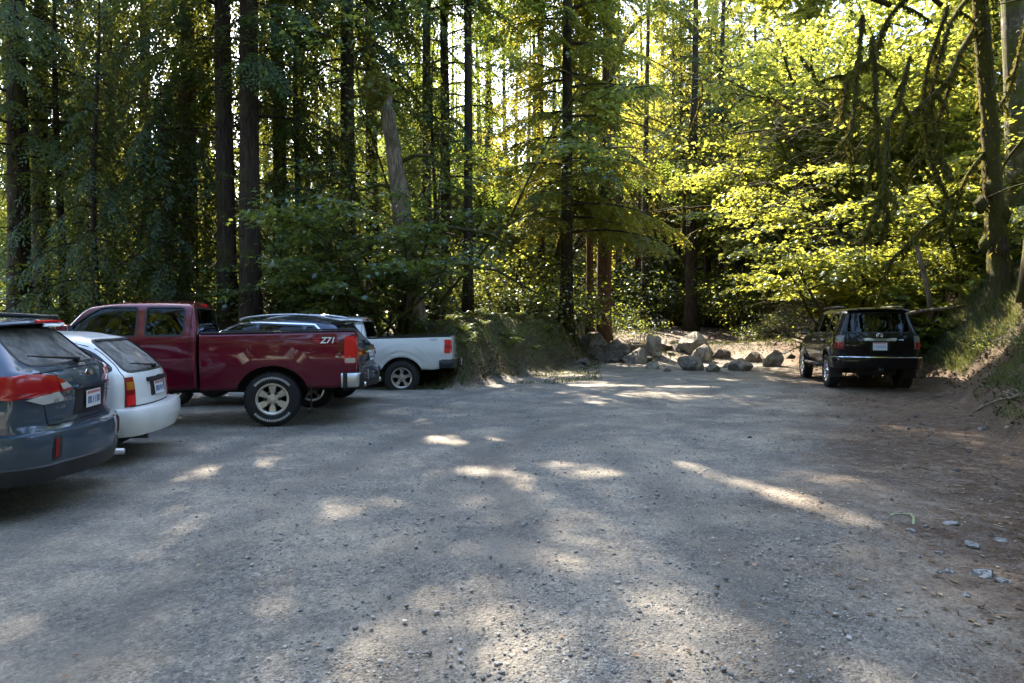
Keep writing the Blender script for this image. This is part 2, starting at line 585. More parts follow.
def lathe_y(prof, n=40, m=None):
    """prof (r,y) revolved about the y axis"""
    prof = np.asarray(prof, float); k = len(prof)
    th = np.arange(n) / n * 2 * math.pi
    V = np.stack([prof[:, 0][None] * np.cos(th)[:, None], np.broadcast_to(prof[:, 1], (n, k)), prof[:, 0][None] * np.sin(th)[:, None]], -1)
    i = np.arange(n)[:, None]; i2 = (i + 1) % n; j = np.arange(k - 1)[None]
    F = np.stack([i * k + j, i2 * k + j, i2 * k + j + 1, i * k + j + 1], -1).reshape(-1, 4)
    return V.reshape(-1, 3), F

def make_wheel(car, loc, side, RR, W, rr, spokes, sw, M_tyre, M_rim, M_dark, steer=0.0, holes=False, split=False, white=False):
    """side +1: outer face toward +y"""
    w = empty('wheel', loc, 0, car.root)
    if side < 0: w.rotation_euler = (0, 0, math.pi)
    w.rotation_euler.z += steer
    h = W / 2
    prof = [(rr - .01, -h * .8), (rr + .01, -h * .92), (rr + (RR - rr) * .5, -h), (RR - .035, -h * .93), (RR - .008, -h * .78), (RR, -h * .5), (RR + .002, 0), (RR, h * .5),
            (RR - .008, h * .78), (RR - .035, h * .93), (rr + (RR - rr) * .5, h), (rr + .02, h * .95), (rr + .008, h * .88), (rr - .012, h * .82)]
    mb = MB(); V, F = lathe_y(prof, 48); mb.add(V, [F])
    # tread lugs
    for k in range(44):
        t = k / 44 * 2 * math.pi
        for yy, tilt in ((-.6, .2), (0, -.2), (.6, .2)):
            c = ((RR + .003) * math.cos(t + (.07 if yy == 0 else 0)), yy * h, (RR + .003) * math.sin(t + (.07 if yy == 0 else 0)))
            rot = Matrix.Rotation(-(t + (.07 if yy == 0 else 0)), 3, 'Y')
            mb.box(c, (.012, h * .5, .035), rot)
    ty = mb.build('tyre', M_tyre, w, sharp=35)
    if white:
        mw = MB()
        g = np.random.default_rng(3)
        for a0, a1 in ((40, 140), (220, 320)):
            mw = MB(); t = a0
            while t < a1:
                dt = g.uniform(2.2, 4.6)
                q = np.linspace(R(t), R(t + dt), 3); r1, r2 = rr + (RR - rr) * .42, rr + (RR - rr) * .62
                V = [(r * math.cos(x), h + .003, r * math.sin(x)) for r in (r1, r2) for x in q]
                mw.add(V, [np.array([[0, 1, 4, 3], [1, 2, 5, 4]])])
                t += dt + 1.6
            o_ = mw.build('tyre_lettering', M['white_rubber'], ty)
    mb = MB()
    V, F = lathe_y([(rr - .002, h * .86), (rr + .006, h * .90), (rr - .012, h * .90), (rr - .03, h * .78), (rr - .035, h * .2), (rr - .03, -h * .8)], 48); mb.add(V, [F])
    y0 = h * .72
    for k in range(spokes):
        for off in ((-.16, .16) if split else (0,)):
            t = 2 * math.pi * k / spokes + math.pi / 2
            t1 = t + off
            d = np.array([math.cos(t), 0, math.sin(t)]); d1 = np.array([math.cos(t1), 0, math.sin(t1)])
            pp = np.array([-math.sin(t1), 0, math.cos(t1)])
            pts = []
            for rad_, wd, yy, dd in ((.05, sw * .9, y0 * .78, d), ((rr) * .55, sw * .8, y0 * .95, (d + d1) / 2), (rr - .02, sw * (1.15 if not split else .8), y0, d1)):
                for sy, ws_ in ((0, 1.0), (-.035, 1.1)):
                    for e in (-1, 1):
                        pts.append(dd * rad_ + pp * wd * e * ws_ + np.array([0, yy + sy, 0]))
            F = []
            for q in (0, 4):
                F += [[q, q + 1, q + 5, q + 4], [q + 2, q + 6, q + 7, q + 3], [q, q + 4, q + 6, q + 2], [q + 1, q + 3, q + 7, q + 5]]
            mb.add(np.array(pts), [np.array(F)])
    V, F = lathe_y([(.001, y0 + .012), (.045, y0 + .010), (.055, y0 - .01), (.095, y0 - .012), (.10, y0 - .06)], 28); mb.add(V, [F])
    rim = mb.build('rim', M_rim, w, sharp=30)
    mb = MB()
    V, F = lathe_y([(.001, -.02 + y0 - .09), (rr * .66, y0 - .11), (rr * .68, y0 - .14), (rr - .03, y0 - .16), (rr - .028, -h * .7)], 32); mb.add(V, [F])
    for k in range(6 if holes else 5):
        t = 2 * math.pi * (k + .5) / (6 if holes else 5) + math.pi / 2
        rd = .088 if not holes else .098
        V, F = lathe_y([(.001, .018), (.012 if not holes else .024, .014), (.013 if not holes else .026, 0)], 10)
        mb.add(V + np.array([rd * math.cos(t), y0 - .015 + (.008 if holes else 0), rd * math.sin(t)]), [F])
    mb.build('brake_disc', M_dark, w, True)
    return w

def text_geo(txt, size, depth=.004, shear=0.0, bold=0.0, space=1.0):
    cu = D.curves.new('t', 'FONT'); cu.body = txt; cu.size = size; cu.extrude = depth / 2; cu.shear = shear; cu.offset = bold
    cu.space_character = space
    cu.align_x = 'CENTER'; cu.align_y = 'CENTER'
    o = D.objects.new('t', cu); COL.objects.link(o)
    dg = bpy.context.evaluated_depsgraph_get(); dg.update()
    me = D.meshes.new_from_object(o.evaluated_get(dg)); 
    D.objects.remove(o); D.curves.remove(cu)
    return me

def place_text(name, txt, size, mat, parent, origin, xdir, ndir, **kw):
    """lettering whose reading direction is xdir and whose face looks along ndir"""
    me = text_geo(txt, size, **kw); me.name = name
    x = Vector(xdir).normalized(); n = Vector(ndir).normalized(); y = n.cross(x).normalized(); x = y.cross(n)
    M4 = Matrix(((x.x, y.x, n.x, origin[0]), (x.y, y.y, n.y, origin[1]), (x.z, y.z, n.z, origin[2]), (0, 0, 0, 1)))
    me.transform(M4); me.materials.clear(); me.materials.append(mat)
    return link(D.objects.new(name, me), parent)

def u_path(W, x_side, x_rear, rc, n=10, pr=0.06):
    """plan path: left side forward end -> round the rear -> right side"""
    pts = [(x_side, W)]
    for t in np.linspace(0, math.pi / 2, n):
        pts.append((x_rear + pr + rc - rc * math.sin(t), W - rc + rc * math.cos(t)))
    ys = np.linspace(W - rc, -(W - rc), 13)[1:-1]
    Wm = W - rc
    pts += [(x_rear + pr * (abs(y) / Wm)**2, y) for y in ys]
    for t in np.linspace(math.pi / 2, 0, n):
        pts.append((x_rear + pr + rc - rc * math.sin(t), -(W - rc + rc * math.cos(t))))
    pts.append((x_side, -W))
    return np.array(pts)

def sweep_path(mb, plan, z, prof, m=0):
    P = np.array([(x, y, z) for x, y in plan])
    return mb.sweep(P, prof, m=m)

def seats(car, rows, mat, z0=.55, zt=1.2, hr=1.38, w=.5):
    for x, ys in rows:
        for y in ys:
            mb = MB()
            mb.box((x + .12, y, z0 + .3), (.16, w, zt - z0), Matrix.Rotation(R(-12), 3, 'Y'), bev=.05)
            mb.box((x + .02, y, hr - .03), (.09, .26, .17), Matrix.Rotation(R(-8), 3, 'Y'), bev=.04)
            mb.tube([(x + .05, y - .06, zt - .05), (x + .03, y - .06, hr - .08)], .007, 6)
            mb.tube([(x + .05, y + .06, zt - .05), (x + .03, y + .06, hr - .08)], .007, 6)
            mb.build('seat', mat, car.root, sharp=40)

def plate(car, c, ndir, mat_w, mat_b, mat_t, parent=None, xdir=(0, -1, 0)):
    mb = MB()
    n = Vector(ndir).normalized(); x = Vector(xdir)
    y = n.cross(x).normalized(); x = y.cross(n)
    rot = Matrix((x, y, n)).transposed()
    mb.box(c, (.305, .152, .006), rot, bev=.002)
    o = mb.build('licence_plate', mat_w, parent or car.root)
    c = Vector(c) + n * .0045
    mb = MB()
    # blue mountain band, embossed characters too small to read
    mb.box(c + y * .055, (.26, .022, .002), rot)
    mb.build('plate_band', M['plate_red'], o)
    g = np.random.default_rng(int(abs(c.x * 1000)) + 5)
    mb = MB()
    for k in range(7):
        xx = -.11 + k * .037
        hh = .062
        mb.box(c + x * (xx - .009) - y * .012, (.006, hh, .002), rot)
        if g.random() < .7: mb.box(c + x * (xx + .009) - y * .012, (.006, hh, .002), rot)
        mb.box(c + x * xx - y * (.012 - .028 * g.choice([-1, 0, 1])), (.02, .006, .0021), rot)
    mb.build('plate_characters', mat_b, o)
    return o

M = {}
M['black_inner'] = simple_mat('black_inner', (.012, .012, .013), .8)
M['under'] = simple_mat('underbody', (.015, .015, .015), .9)
M['black_trim'] = simple_mat('black_trim', (.011, .011, .012), .55, var=.3)
M['gloss_black'] = simple_mat('gloss_black', (.012, .012, .014), .2)
M['gap'] = simple_mat('gap_black', (.006, .006, .006), .9)
M['rubber'] = simple_mat('tyre_rubber', (.013, .0125, .012), .85, var=.35, vscale=14, bump_s=.3, bscale=90)
M['white_rubber'] = simple_mat('white_rubber', (.45, .44, .42), .8)
M['alloy'] = simple_mat('alloy', (.50, .47, .42), .38, .75, var=.2, vscale=12)
M['alloy_dark'] = simple_mat('alloy_machined', (.40, .38, .36), .35, .8, var=.3, vscale=20)
M['chrome'] = simple_mat('chrome', (.72, .72, .73), .12, 1.0)
M['chrome_dusty'] = simple_mat('chrome_dusty', (.52, .52, .53), .32, .85, var=.25, vscale=6)
M['red_lens'] = simple_mat('red_lens', (.60, .008, .010), .25, 0, .35, coat=.25)
M['red_lens_dark'] = simple_mat('red_lens_dark', (.20, .005, .007), .25, 0, .35, coat=.25)
M['red_lens_mid'] = simple_mat('red_lens_mid', (.34, .006, .010), .2, 0, .4, coat=.5)
M['amber_lens'] = simple_mat('amber_lens', (.42, .13, .02), .15, 0, .6, coat=1.0)
M['clear_lens'] = simple_mat('clear_lens', (.42, .41, .37), .25, 0, .5, coat=.3)
M['smoked_lens'] = simple_mat('smoked_lens', (.16, .155, .14), .2, 0, .5, coat=.5)
M['plate_white'] = simple_mat('plate_white', (.60, .62, .64), .5)
M['plate_ink'] = simple_mat('plate_ink', (.04, .08, .22), .5)
M['plate_red'] = simple_mat('plate_red', (.45, .16, .13), .5)
M['disc'] = simple_mat('brake_metal', (.05, .048, .045), .6, .5)
M['seat'] = simple_mat('seat_fabric', (.035, .034, .033), .9, var=.2)
M['glass'] = glass_mat('window_glass', .30)
M['glass_tint'] = glass_mat('tinted_glass', .10)
M['glass_dusty'] = glass_mat('dusty_glass', .16, .75)
M['paint_grey'] = paint_mat('paint_slate_blue', (.040, .066, .098), dust=(.14, .14, .13), dust_amt=.16, metallic=.35)
M['paint_white'] = paint_mat('paint_white', (.70, .71, .69), dust=(.40, .36, .28), dust_amt=.35)
M['paint_red'] = paint_mat('paint_maroon', (.118, .0015, .016), dust=(.16, .10, .08), dust_amt=.06, metallic=.25)
M['paint_blue'] = paint_mat('paint_dark_blue', (.016, .030, .060), dust=(.2, .19, .17), dust_amt=.3, metallic=.4)
M['paint_silver'] = paint_mat('paint_pearl_white', (.66, .67, .66), dust=(.36, .32, .25), dust_amt=.4)
M['paint_black'] = paint_mat('paint_black', (.002, .002, .0025), dust=(.10, .09, .07), dust_amt=.05, coat_w=.55)
M['sticker_white'] = simple_mat('sticker_white', (.75, .75, .72), .4)
M['sticker_red'] = simple_mat('sticker_red', (.45, .02, .03), .4)
M['sticker_grey'] = simple_mat('sticker_grey', (.20, .24, .34), .4)
M['sticker_pink'] = simple_mat('sticker_faded_pink', (.55, .30, .36), .4)
M['bedliner'] = simple_mat('bedliner', (.02, .02, .02), .9, bump_s=.5)
CARS = 'cars and trucks parked round the gravel lot'

def gasket(car, polys, w=.022, name='window_trim', mat=None, kinds=None, d=.003):
    mb = MB()
    for poly, kind, k in polys:
        car.strip(mb, poly, w, d, kind, closed=True, **k)
    return mb.build(name, mat or M['black_trim'], car.root)

def glaze(car, poly, kind, mat, d=-.012, name='window', trim=.022, trim_mat=None, **k):
    g = car.panel(name, poly, kind, mat, d=d, th=.006, rows=14, cols=18, **k)
    mb = MB(); car.strip(mb, poly, trim, .003, kind, closed=True, **k)
    mb.build('window_trim', trim_mat or M['black_trim'], g)
    return g

def mirror_part(car, x, y, z, mat, size=(.14, .22, .17)):
    for sg in (1, -1):
        mb = MB()
        mb.box((x, sg * (y + .13), z), size, bev=.05)
        mb.box((x + .02, sg * (y + .02), z - .05), (.06, .14, .05), bev=.02)
        mm = mb.build('wing_mirror', mat, car.root, sharp=40)
        mb = MB(); mb.box((x - size[0] / 2 - .002, sg * (y + .13), z), (.006, size[1] * .8, size[2] * .75), bev=.002)
        mb.build('mirror_glass', M['chrome'], mm)

def handles(car, pts, mat, sgs=(1, -1)):
    for sg in sgs:
        for x, z in pts:
            h, n = car.proj('side', x, z, sg=sg)
            mb = MB(); mb.box(Vector(h) + Vector((0, sg * .025, 0)), (.2, .025, .032), bev=.012)
            mb.box(Vector(h) + Vector((-.085, sg * .01, 0)), (.025, .03, .03), bev=.01)
            mb.box(Vector(h) + Vector((.085, sg * .01, 0)), (.025, .03, .03), bev=.01)
            mb.build('door_handle', mat, car.root, sharp=40)

def arch_lip(car, xc, zc, r, mat, t=.03, out=.012, z0=-.05, name='arch_moulding'):
    mb = MB()
    for sg in (1, -1):
        th = np.linspace(math.asin(max(-1, z0 / r)), math.pi - math.asin(max(-1, z0 / r)), 30)
        poly = [(xc + (r + t / 2) * math.cos(q), zc + (r + t / 2) * math.sin(q)) for q in th]
        car.strip(mb, poly, t, out, 'side', th=out + .02, sg=sg)
    return mb.pieces(name, mat, car.root, sharp=35)

def wiper(car, pts, parent=None):
    """blade across the rear glass; pts in (y,z)"""
    hits = [car.proj('rear', *p) for p in pts]
    mb = MB()
    mb.tube([h + n * .03 for h, n in hits], [.016, .012, .008, .006][:len(hits)] if len(hits) <= 4 else .01, 6)
    h, n = hits[0]
    mb.box(h + n * .015, (.05, .06, .05), bev=.015)
    mb.build('rear_wiper', M['black_trim'], parent or car.root, sharp=40)

# ------------------------------------------------------------------ slate blue estate, nearest on the left
def build_estate():
    c = Car('station_wagon', 'slate blue estate with roof rails and broad red tail lights, nearest the camera', 'car', CARS)
    L = 4.78
    P = dict(L=L, zb=[(0, .36), (.5, .30), (4.4, .28), (L, .34)], ws=[(0, .74), (.6, .80), (4.2, .80), (L, .60)], wm=[(0, .885), (.5, .91), (4.0, .905), (L, .74)],
             zm=[(0, .70), (L, .66)], wb=[(0, .855), (.6, .875), (3.6, .87), (L, .68)], zbelt=[(0, 1.14), (1, 1.06), (3.5, .98), (L, .74)],
             wt=[(0, .575), (.6, .615), (2.2, .62), (2.9, .62), (3.55, .74), (L, .58)], zt=[(0, 1.555), (.5, 1.60), (1.5, 1.625), (2.3, 1.61), (2.75, 1.52), (3.5, 1.09), (4.2, 1.01), (4.65, .90), (L, .80)],
             xt=[(.30, .12), (.36, .05), (.44, .02), (.60, .01), (.68, .03), (.735, .09), (.9, .075), (1.12, .09), (1.17, .11), (1.21, .17), (1.50, .50), (1.57, .56)],
             xn=[(.3, .12), (.5, .0), (.7, .03), (.85, .12)], pr=.23, pn=.35, fall=1.9)
    c.shell('body', P, [M['paint_grey'], M['black_inner']])
    g1 = round_poly([(.62, 1.10), (1.12, 1.08), (1.12, 1.47), (.86, 1.47)], [.08, .02, .04, .08])
    g2 = round_poly([(1.20, 1.08), (2.0, 1.05), (2.0, 1.49), (1.20, 1.475)], [.03, .02, .04, .04])
    g3 = round_poly([(2.09, 1.05), (3.25, 1.03), (2.75, 1.40), (2.48, 1.49), (2.09, 1.49)], [.02, .08, .08, .05, .03])
    rw = round_poly([(-.68, 1.225), (.68, 1.225), (.55, 1.53), (-.55, 1.53)], [.10, .10, .06, .06])
    fw = round_poly([(-.70, 1.12), (.70, 1.12), (.56, 1.50), (-.56, 1.50)], .06)
    for p in (g1, g2, g3): c.cut_poly(p, 'y', -2, 2, M['black_inner'])
    c.cut_poly(rw, 'x', -1, 1.9, M['black_inner']); c.cut_poly(fw * np.array([.98, 1]), 'x', 1.8, 6, M['black_inner'])
    ax = .98; axf = ax + 2.74
    c.cut_arch(ax, .345, .40, .91, .30, M['under']); c.cut_arch(axf, .345, .40, .91, .30, M['under'])
    c.do_cuts()
    for sg in (1, -1):
        for p in (g1, g2): glaze(c, p, 'side', M['glass_tint'], sg=sg)
        glaze(c, g3, 'side', M['glass'], sg=sg)
    glaze(c, fw, 'front', M['glass'], name='windscreen')
    glaze(c, rw, 'rear', M['glass_dusty'], name='rear_window')
    wiper(c, [(-.02, 1.235), (.2, 1.25), (.42, 1.265), (.58, 1.285)])
    # spoiler with third brake light
    mb = MB()
    for sg in (0,):
        pts = np.array([(.44 + .17 * (abs(y) / .6)**2, y, 1.595 - .03 * (abs(y) / .6)**2) for y in np.linspace(.60, -.60, 15)])
        mb.sweep(pts, [(-.22, .025), (-.05, .022), (.05, .005), (.06, -.01), (.04, -.025), (-.20, -.03)])
    sp = mb.build('spoiler', M['paint_grey'], c.root, sharp=35)
    mb = MB()
    pts = np.array([(.432 + .17 * (abs(y) / .6)**2, y, 1.598 - .03 * (abs(y) / .6)**2) for y in np.linspace(.24, -.24, 9)])
    mb.sweep(pts, [(.045, .004), (.062, -.004), (.06, -.016), (.045, -.02)])
    mb.build('brake_light', M['red_lens'], sp)
    # tail lamps wrapping the corner
    cc = (.60, .33)
    for sg in (1, -1):
        lamp = c.panel('tail_light', [(105, 1.145), (128, 1.160), (152, 1.145), (167, 1.085), (176, 1.010), (160, 1.010), (140, 0.985), (118, 0.970), (104, 0.985)], 'wrap', M['red_lens_mid'], d=.018, th=.05, rows=12, cols=26, sg=sg, c=cc)
        c.panel('reversing_lens', [(168, 1.080), (177, 1.025), (163, 1.020), (160, 1.070)], 'wrap', M['clear_lens'], lamp, d=.0215, th=.01, rows=5, cols=8, sg=sg, c=cc)
        c.panel('indicator_lens', [(124, 0.971), (158, 1.007), (164, 0.945), (160, 0.920), (140, 0.915)], 'wrap', M['clear_lens'], lamp, d=.016, th=.03, rows=7, cols=14, sg=sg, c=cc)
        mb = MB(); c.strip(mb, [(157, 1.135), (161, 1.005)], .012, .0215, 'wrap', sg=sg, c=cc); mb.build('lens_divider', M['red_lens_dark'], lamp)
    # tailgate outline, plate recess, badge
    mb = MB()
    c.strip(mb, [(-.62, 1.18), (-.68, .98), (-.60, .74), (.60, .74), (.68, .98), (.62, 1.18)], .010, .002, 'rear')
    c.strip(mb, [(-.70, 1.165), (-.3, 1.185), (.3, 1.185), (.70, 1.165)], .012, .003, 'rear')
    for sg in (1, -1):
        for q in ([(1.16, .42), (1.16, 1.05)], [(2.05, .36), (2.05, 1.02)], [(3.3, .5), (3.2, 1.0)]): c.strip(mb, q, .008, .002, 'side', sg=sg)
    mb.pieces('panel_gap', M['gap'], c.root)
    c.panel('plate_recess', round_poly([(-.32, .79), (.32, .79), (.28, 1.01), (-.28, 1.01)], .03), 'rear', M['black_trim'], d=.004, th=.01)
    c.panel('tailgate_grip', round_poly([(-.31, 1.005), (.31, 1.005), (.29, 1.035), (-.29, 1.035)], .015), 'rear', M['paint_grey'], d=.030, th=.05, rows=5)
    h, n = c.proj('rear', 0, .90)
    plate(c, h + n * .014, n, M['plate_white'], M['plate_ink'], None)
    h, n = c.proj('rear', 0, 1.115)
    mb = MB(); V, F = lathe_y([(.001, .0), (.07, .0), (.078, .006), (.08, .0), (.074, -.006)], 28); V = V[:, [1, 0, 2]] * np.array([-1, 1, .56]); mb.add(V + h + n * .010, [F])
    mb.build('badge', M['chrome'], c.root, True)
    h, n = c.proj('rear', .47, .935)
    place_text('model_lettering', 'OUTBACK', .046, M['chrome_dusty'], c.root, h + n * .006, (.10, -1, 0), n, bold=.001)
    h, n = c.proj('rear', .47, .88)
    place_text('model_lettering', '2.5i', .036, M['chrome_dusty'], c.root, h + n * .006, (.10, -1, 0), n)
    # bumper
    mb = MB(); pl = u_path(.915, .72, -.02, .34, pr=.13)
    sweep_path(mb, pl, 0, [(-.12, .40), (.01, .41), (.03, .50), (.035, .62), (.02, .685), (-.01, .70), (-.14, .715)])
    bp = mb.build('bumper', M['paint_grey'], c.root, sharp=38)
    mb = MB(); sweep_path(mb, pl, 0, [(-.14, .29), (.0, .30), (.022, .36), (.03, .43), (.012, .45), (-.12, .45)])
    mb.build('bumper_cladding', M['black_trim'], bp, sharp=38)
    body_bvh = c.bvh; c.bvh = BVHTree.FromPolygons([tuple(v.co) for v in bp.data.vertices], [tuple(q.vertices) for q in bp.data.polygons])
    for sg in (1, -1):
        c.panel('reflector_recess', round_poly([(142, .465), (152, .465), (154, .655), (144, .655)], 1.0), 'wrap', M['black_trim'], bp, d=.003, th=.01, rows=8, cols=6, sg=sg, c=cc)
        c.panel('reflector', [(144.5, .49), (148, .49), (149, .635), (145.5, .635)], 'wrap', M['red_lens_dark'], bp, d=.010, th=.012, rows=5, cols=4, sg=sg, c=cc)
    c.bvh = body_bvh
    arch_lip(c, ax, .345, .40, M['black_trim'], t=.06); arch_lip(c, axf, .345, .40, M['black_trim'], t=.06)
    mb = MB(); mb.box((2.35, 0, .30), (3.9, 1.5, .12)); mb.build('underbody', M['under'], c.root)
    # roof rails
    for sg in (1, -1):
        mb = MB()
        xs = np.linspace(.62, 2.55, 16)
        pts = [(x, sg * .60, 1.63 + .035 * max(0, math.sin((x - .62) / 1.93 * math.pi))**.4 - .02 * abs(x - 1.5) / 1.0) for x in xs]
        mb.tube(pts, .022, 8)
        for x in (.66, 1.55, 2.5): mb.box((x, sg * .60, 1.615), (.16, .05, .07), bev=.02)
        mb.build('roof_rail', M['black_trim'], c.root, sharp=40)
    mirror_part(c, 3.05, .88, 1.08, M['paint_grey'])
    handles(c, [(1.4, .95), (2.3, .93)], M['paint_grey'])
    seats(c, [(1.25, (-.42, 0, .42)), (2.25, (-.38, .38))], M['seat'])
    for x in (ax, axf):
        for sg in (1, -1): make_wheel(c, (x, sg * .79, .345), sg, .345, .22, .215, 5, .035, M['rubber'], M['alloy'], M['disc'])
    for sg in (1,):
        mb = MB(); mb.tube([(.0, -.55, .30), (.5, -.55, .31)], .03, 12); mb.build('tailpipe', M['chrome_dusty'], c.root, True)
    return c, ax

# ------------------------------------------------------------------ small white wagon
def build_white_wagon():
    c = Car('station_wagon', 'small old white wagon with rounded corners and dusty slanted rear window', 'car', CARS)
    L = 4.25
    P = dict(L=L, zb=[(0, .36), (.5, .27), (4, .24), (L, .3)], ws=[(0, .70), (.6, .74), (3.8, .74), (L, .58)], wm=[(0, .80), (.5, .84), (3.6, .84), (L, .70)],
             zm=[(0, .60), (L, .58)], wb=[(0, .775), (.6, .81), (3.2, .81), (L, .66)], zbelt=[(0, .98), (1, .94), (3.2, .90), (L, .68)],
             wt=[(0, .56), (.6, .585), (2.2, .58), (2.6, .58), (3.2, .68), (L, .56)], zt=[(0, 1.385), (.6, 1.425), (1.4, 1.435), (2.0, 1.42), (2.45, 1.32), (3.1, .98), (3.8, .90), (L, .74)],
             xt=[(.30, .14), (.40, .06), (.55, .05), (.75, .055), (.93, .085), (1.02, .14), (1.30, .45), (1.38, .54)],
             xn=[(.3, .1), (.5, .0), (.7, .06)], pr=.19, pn=.3, fall=2.0, rad=(0, .07, .25, .06, .16, 0))
    c.shell('body', P, [M['paint_white'], M['black_inner']])
    g1 = round_poly([(.26, 1.01), (1.20, .98), (1.20, 1.325), (.96, 1.325), (.54, 1.235)], [.10, .02, .04, .14, .16])
    g2 = round_poly([(1.27, .97), (1.95, .95), (1.95, 1.32), (1.27, 1.325)], [.03, .03, .04, .04])
    g3 = round_poly([(2.02, .95), (2.9, .94), (2.5, 1.22), (2.25, 1.32), (2.02, 1.32)], [.02, .08, .06, .05, .03])
    rw = round_poly([(-.62, .99), (.62, .99), (.53, 1.335), (-.53, 1.335)], [.10, .10, .07, .07])
    fw = round_poly([(-.64, 1.0), (.64, 1.0), (.53, 1.33), (-.53, 1.33)], .05)
    for p in (g1, g2, g3): c.cut_poly(p, 'y', -2, 2, M['black_inner'])
    c.cut_poly(rw, 'x', -1, 1.8, M['black_inner']); c.cut_poly(fw * np.array([.98, 1]), 'x', 1.7, 6, M['black_inner'])
    ax = .86; axf = ax + 2.43
    c.cut_arch(ax, .295, .345, .84, .28, M['under']); c.cut_arch(axf, .295, .345, .84, .28, M['under'])
    c.do_cuts()
    for sg in (1, -1):
        for p in (g1, g2, g3): glaze(c, p, 'side', M['glass'], sg=sg, trim=.035)
    glaze(c, fw, 'front', M['glass'], name='windscreen'); glaze(c, rw, 'rear', M['glass_dusty'], name='rear_window', trim=.03)
    wiper(c, [(-.10, 1.02), (.1, 1.03), (.3, 1.045), (.45, 1.06)])
    cc = (.32, .50)
    for sg in (1, -1):
        lamp = c.panel('tail_light', [(124, .625), (163, .625), (163, .935), (128, .935)], 'wrap', M['red_lens_dark'], d=.014, th=.04, rows=8, cols=12, sg=sg, c=cc)
        c.panel('indicator_lens', [(129, .80), (160, .80), (160, .885), (130, .885)], 'wrap', M['amber_lens'], lamp, d=.0175, th=.008, rows=5, cols=8, sg=sg, c=cc)
        c.panel('brake_lens', [(128, .64), (160, .64), (160, .745), (128, .745)], 'wrap', M['red_lens'], lamp, d=.0175, th=.008, rows=5, cols=8, sg=sg, c=cc)
    mb = MB()
    c.strip(mb, [(-.58, 1.36), (-.66, 1.0), (-.63, .62), (.63, .62), (.66, 1.0), (.58, 1.36)], .012, .002, 'rear')
    for sg in (1, -1):
        c.strip(mb, [(.30, .885), (.6, .88), (1.2, .875)], .008, .002, 'side', sg=sg)
        for q in ([(1.23, .38), (1.23, .95)], [(1.98, .32), (1.98, .93)], [(2.95, .4), (2.9, .92)]): c.strip(mb, q, .008, .002, 'side', sg=sg)
    mb.pieces('panel_gap', M['gap'], c.root)
    h, n = c.proj('rear', 0, .78)
    c.panel('plate_recess', round_poly([(-.24, .70), (.24, .70), (.24, .88), (-.24, .88)], .02), 'rear', M['black_trim'], d=.004, th=.01)
    plate(c, h + n * .012, n, M['plate_white'], M['plate_ink'], None)
    c.panel('plate_lamp_bar', round_poly([(-.30, .865), (.30, .865), (.30, .91), (-.30, .91)], .012), 'rear', M['black_trim'], d=.03, th=.05, rows=5)
    mb = MB(); pl = u_path(.835, .50, -.06, .26, pr=.08)
    sweep_path(mb, pl, 0, [(-.14, .31), (.0, .32), (.03, .40), (.038, .48), (.036, .56), (.015, .60), (-.04, .612), (-.15, .615)])
    bp = mb.build('bumper', M['paint_white'], c.root, sharp=38)
    mb = MB(); mb.box((2.1, 0, .27), (3.6, 1.4, .12)); mb.build('underbody', M['under'], c.root)
    mb = MB(); mb.tube([(.05, .42, .27), (.5, .42, .28)], .025, 12); mb.build('tailpipe', M['disc'], c.root, True)
    mb = MB(); mb.tube([(.58, .02, 1.415), (.57, .02, 1.44)], .018, 8); mb.build('washer_jet', M['black_trim'], c.root)
    mirror_part(c, 2.75, .82, .98, M['black_trim'], (.12, .18, .13))
    handles(c, [(1.45, .86), (2.15, .85)], M['black_trim'])
    seats(c, [(1.25, (-.38, .38)), (2.1, (-.36, .36))], M['seat'], .45, 1.05, 1.2)
    for x in (ax, axf):
        for sg in (1, -1): make_wheel(c, (x, sg * .73, .295), sg, .295, .18, .18, 5, .035, M['rubber'], M['alloy'], M['disc'])
    return c, ax

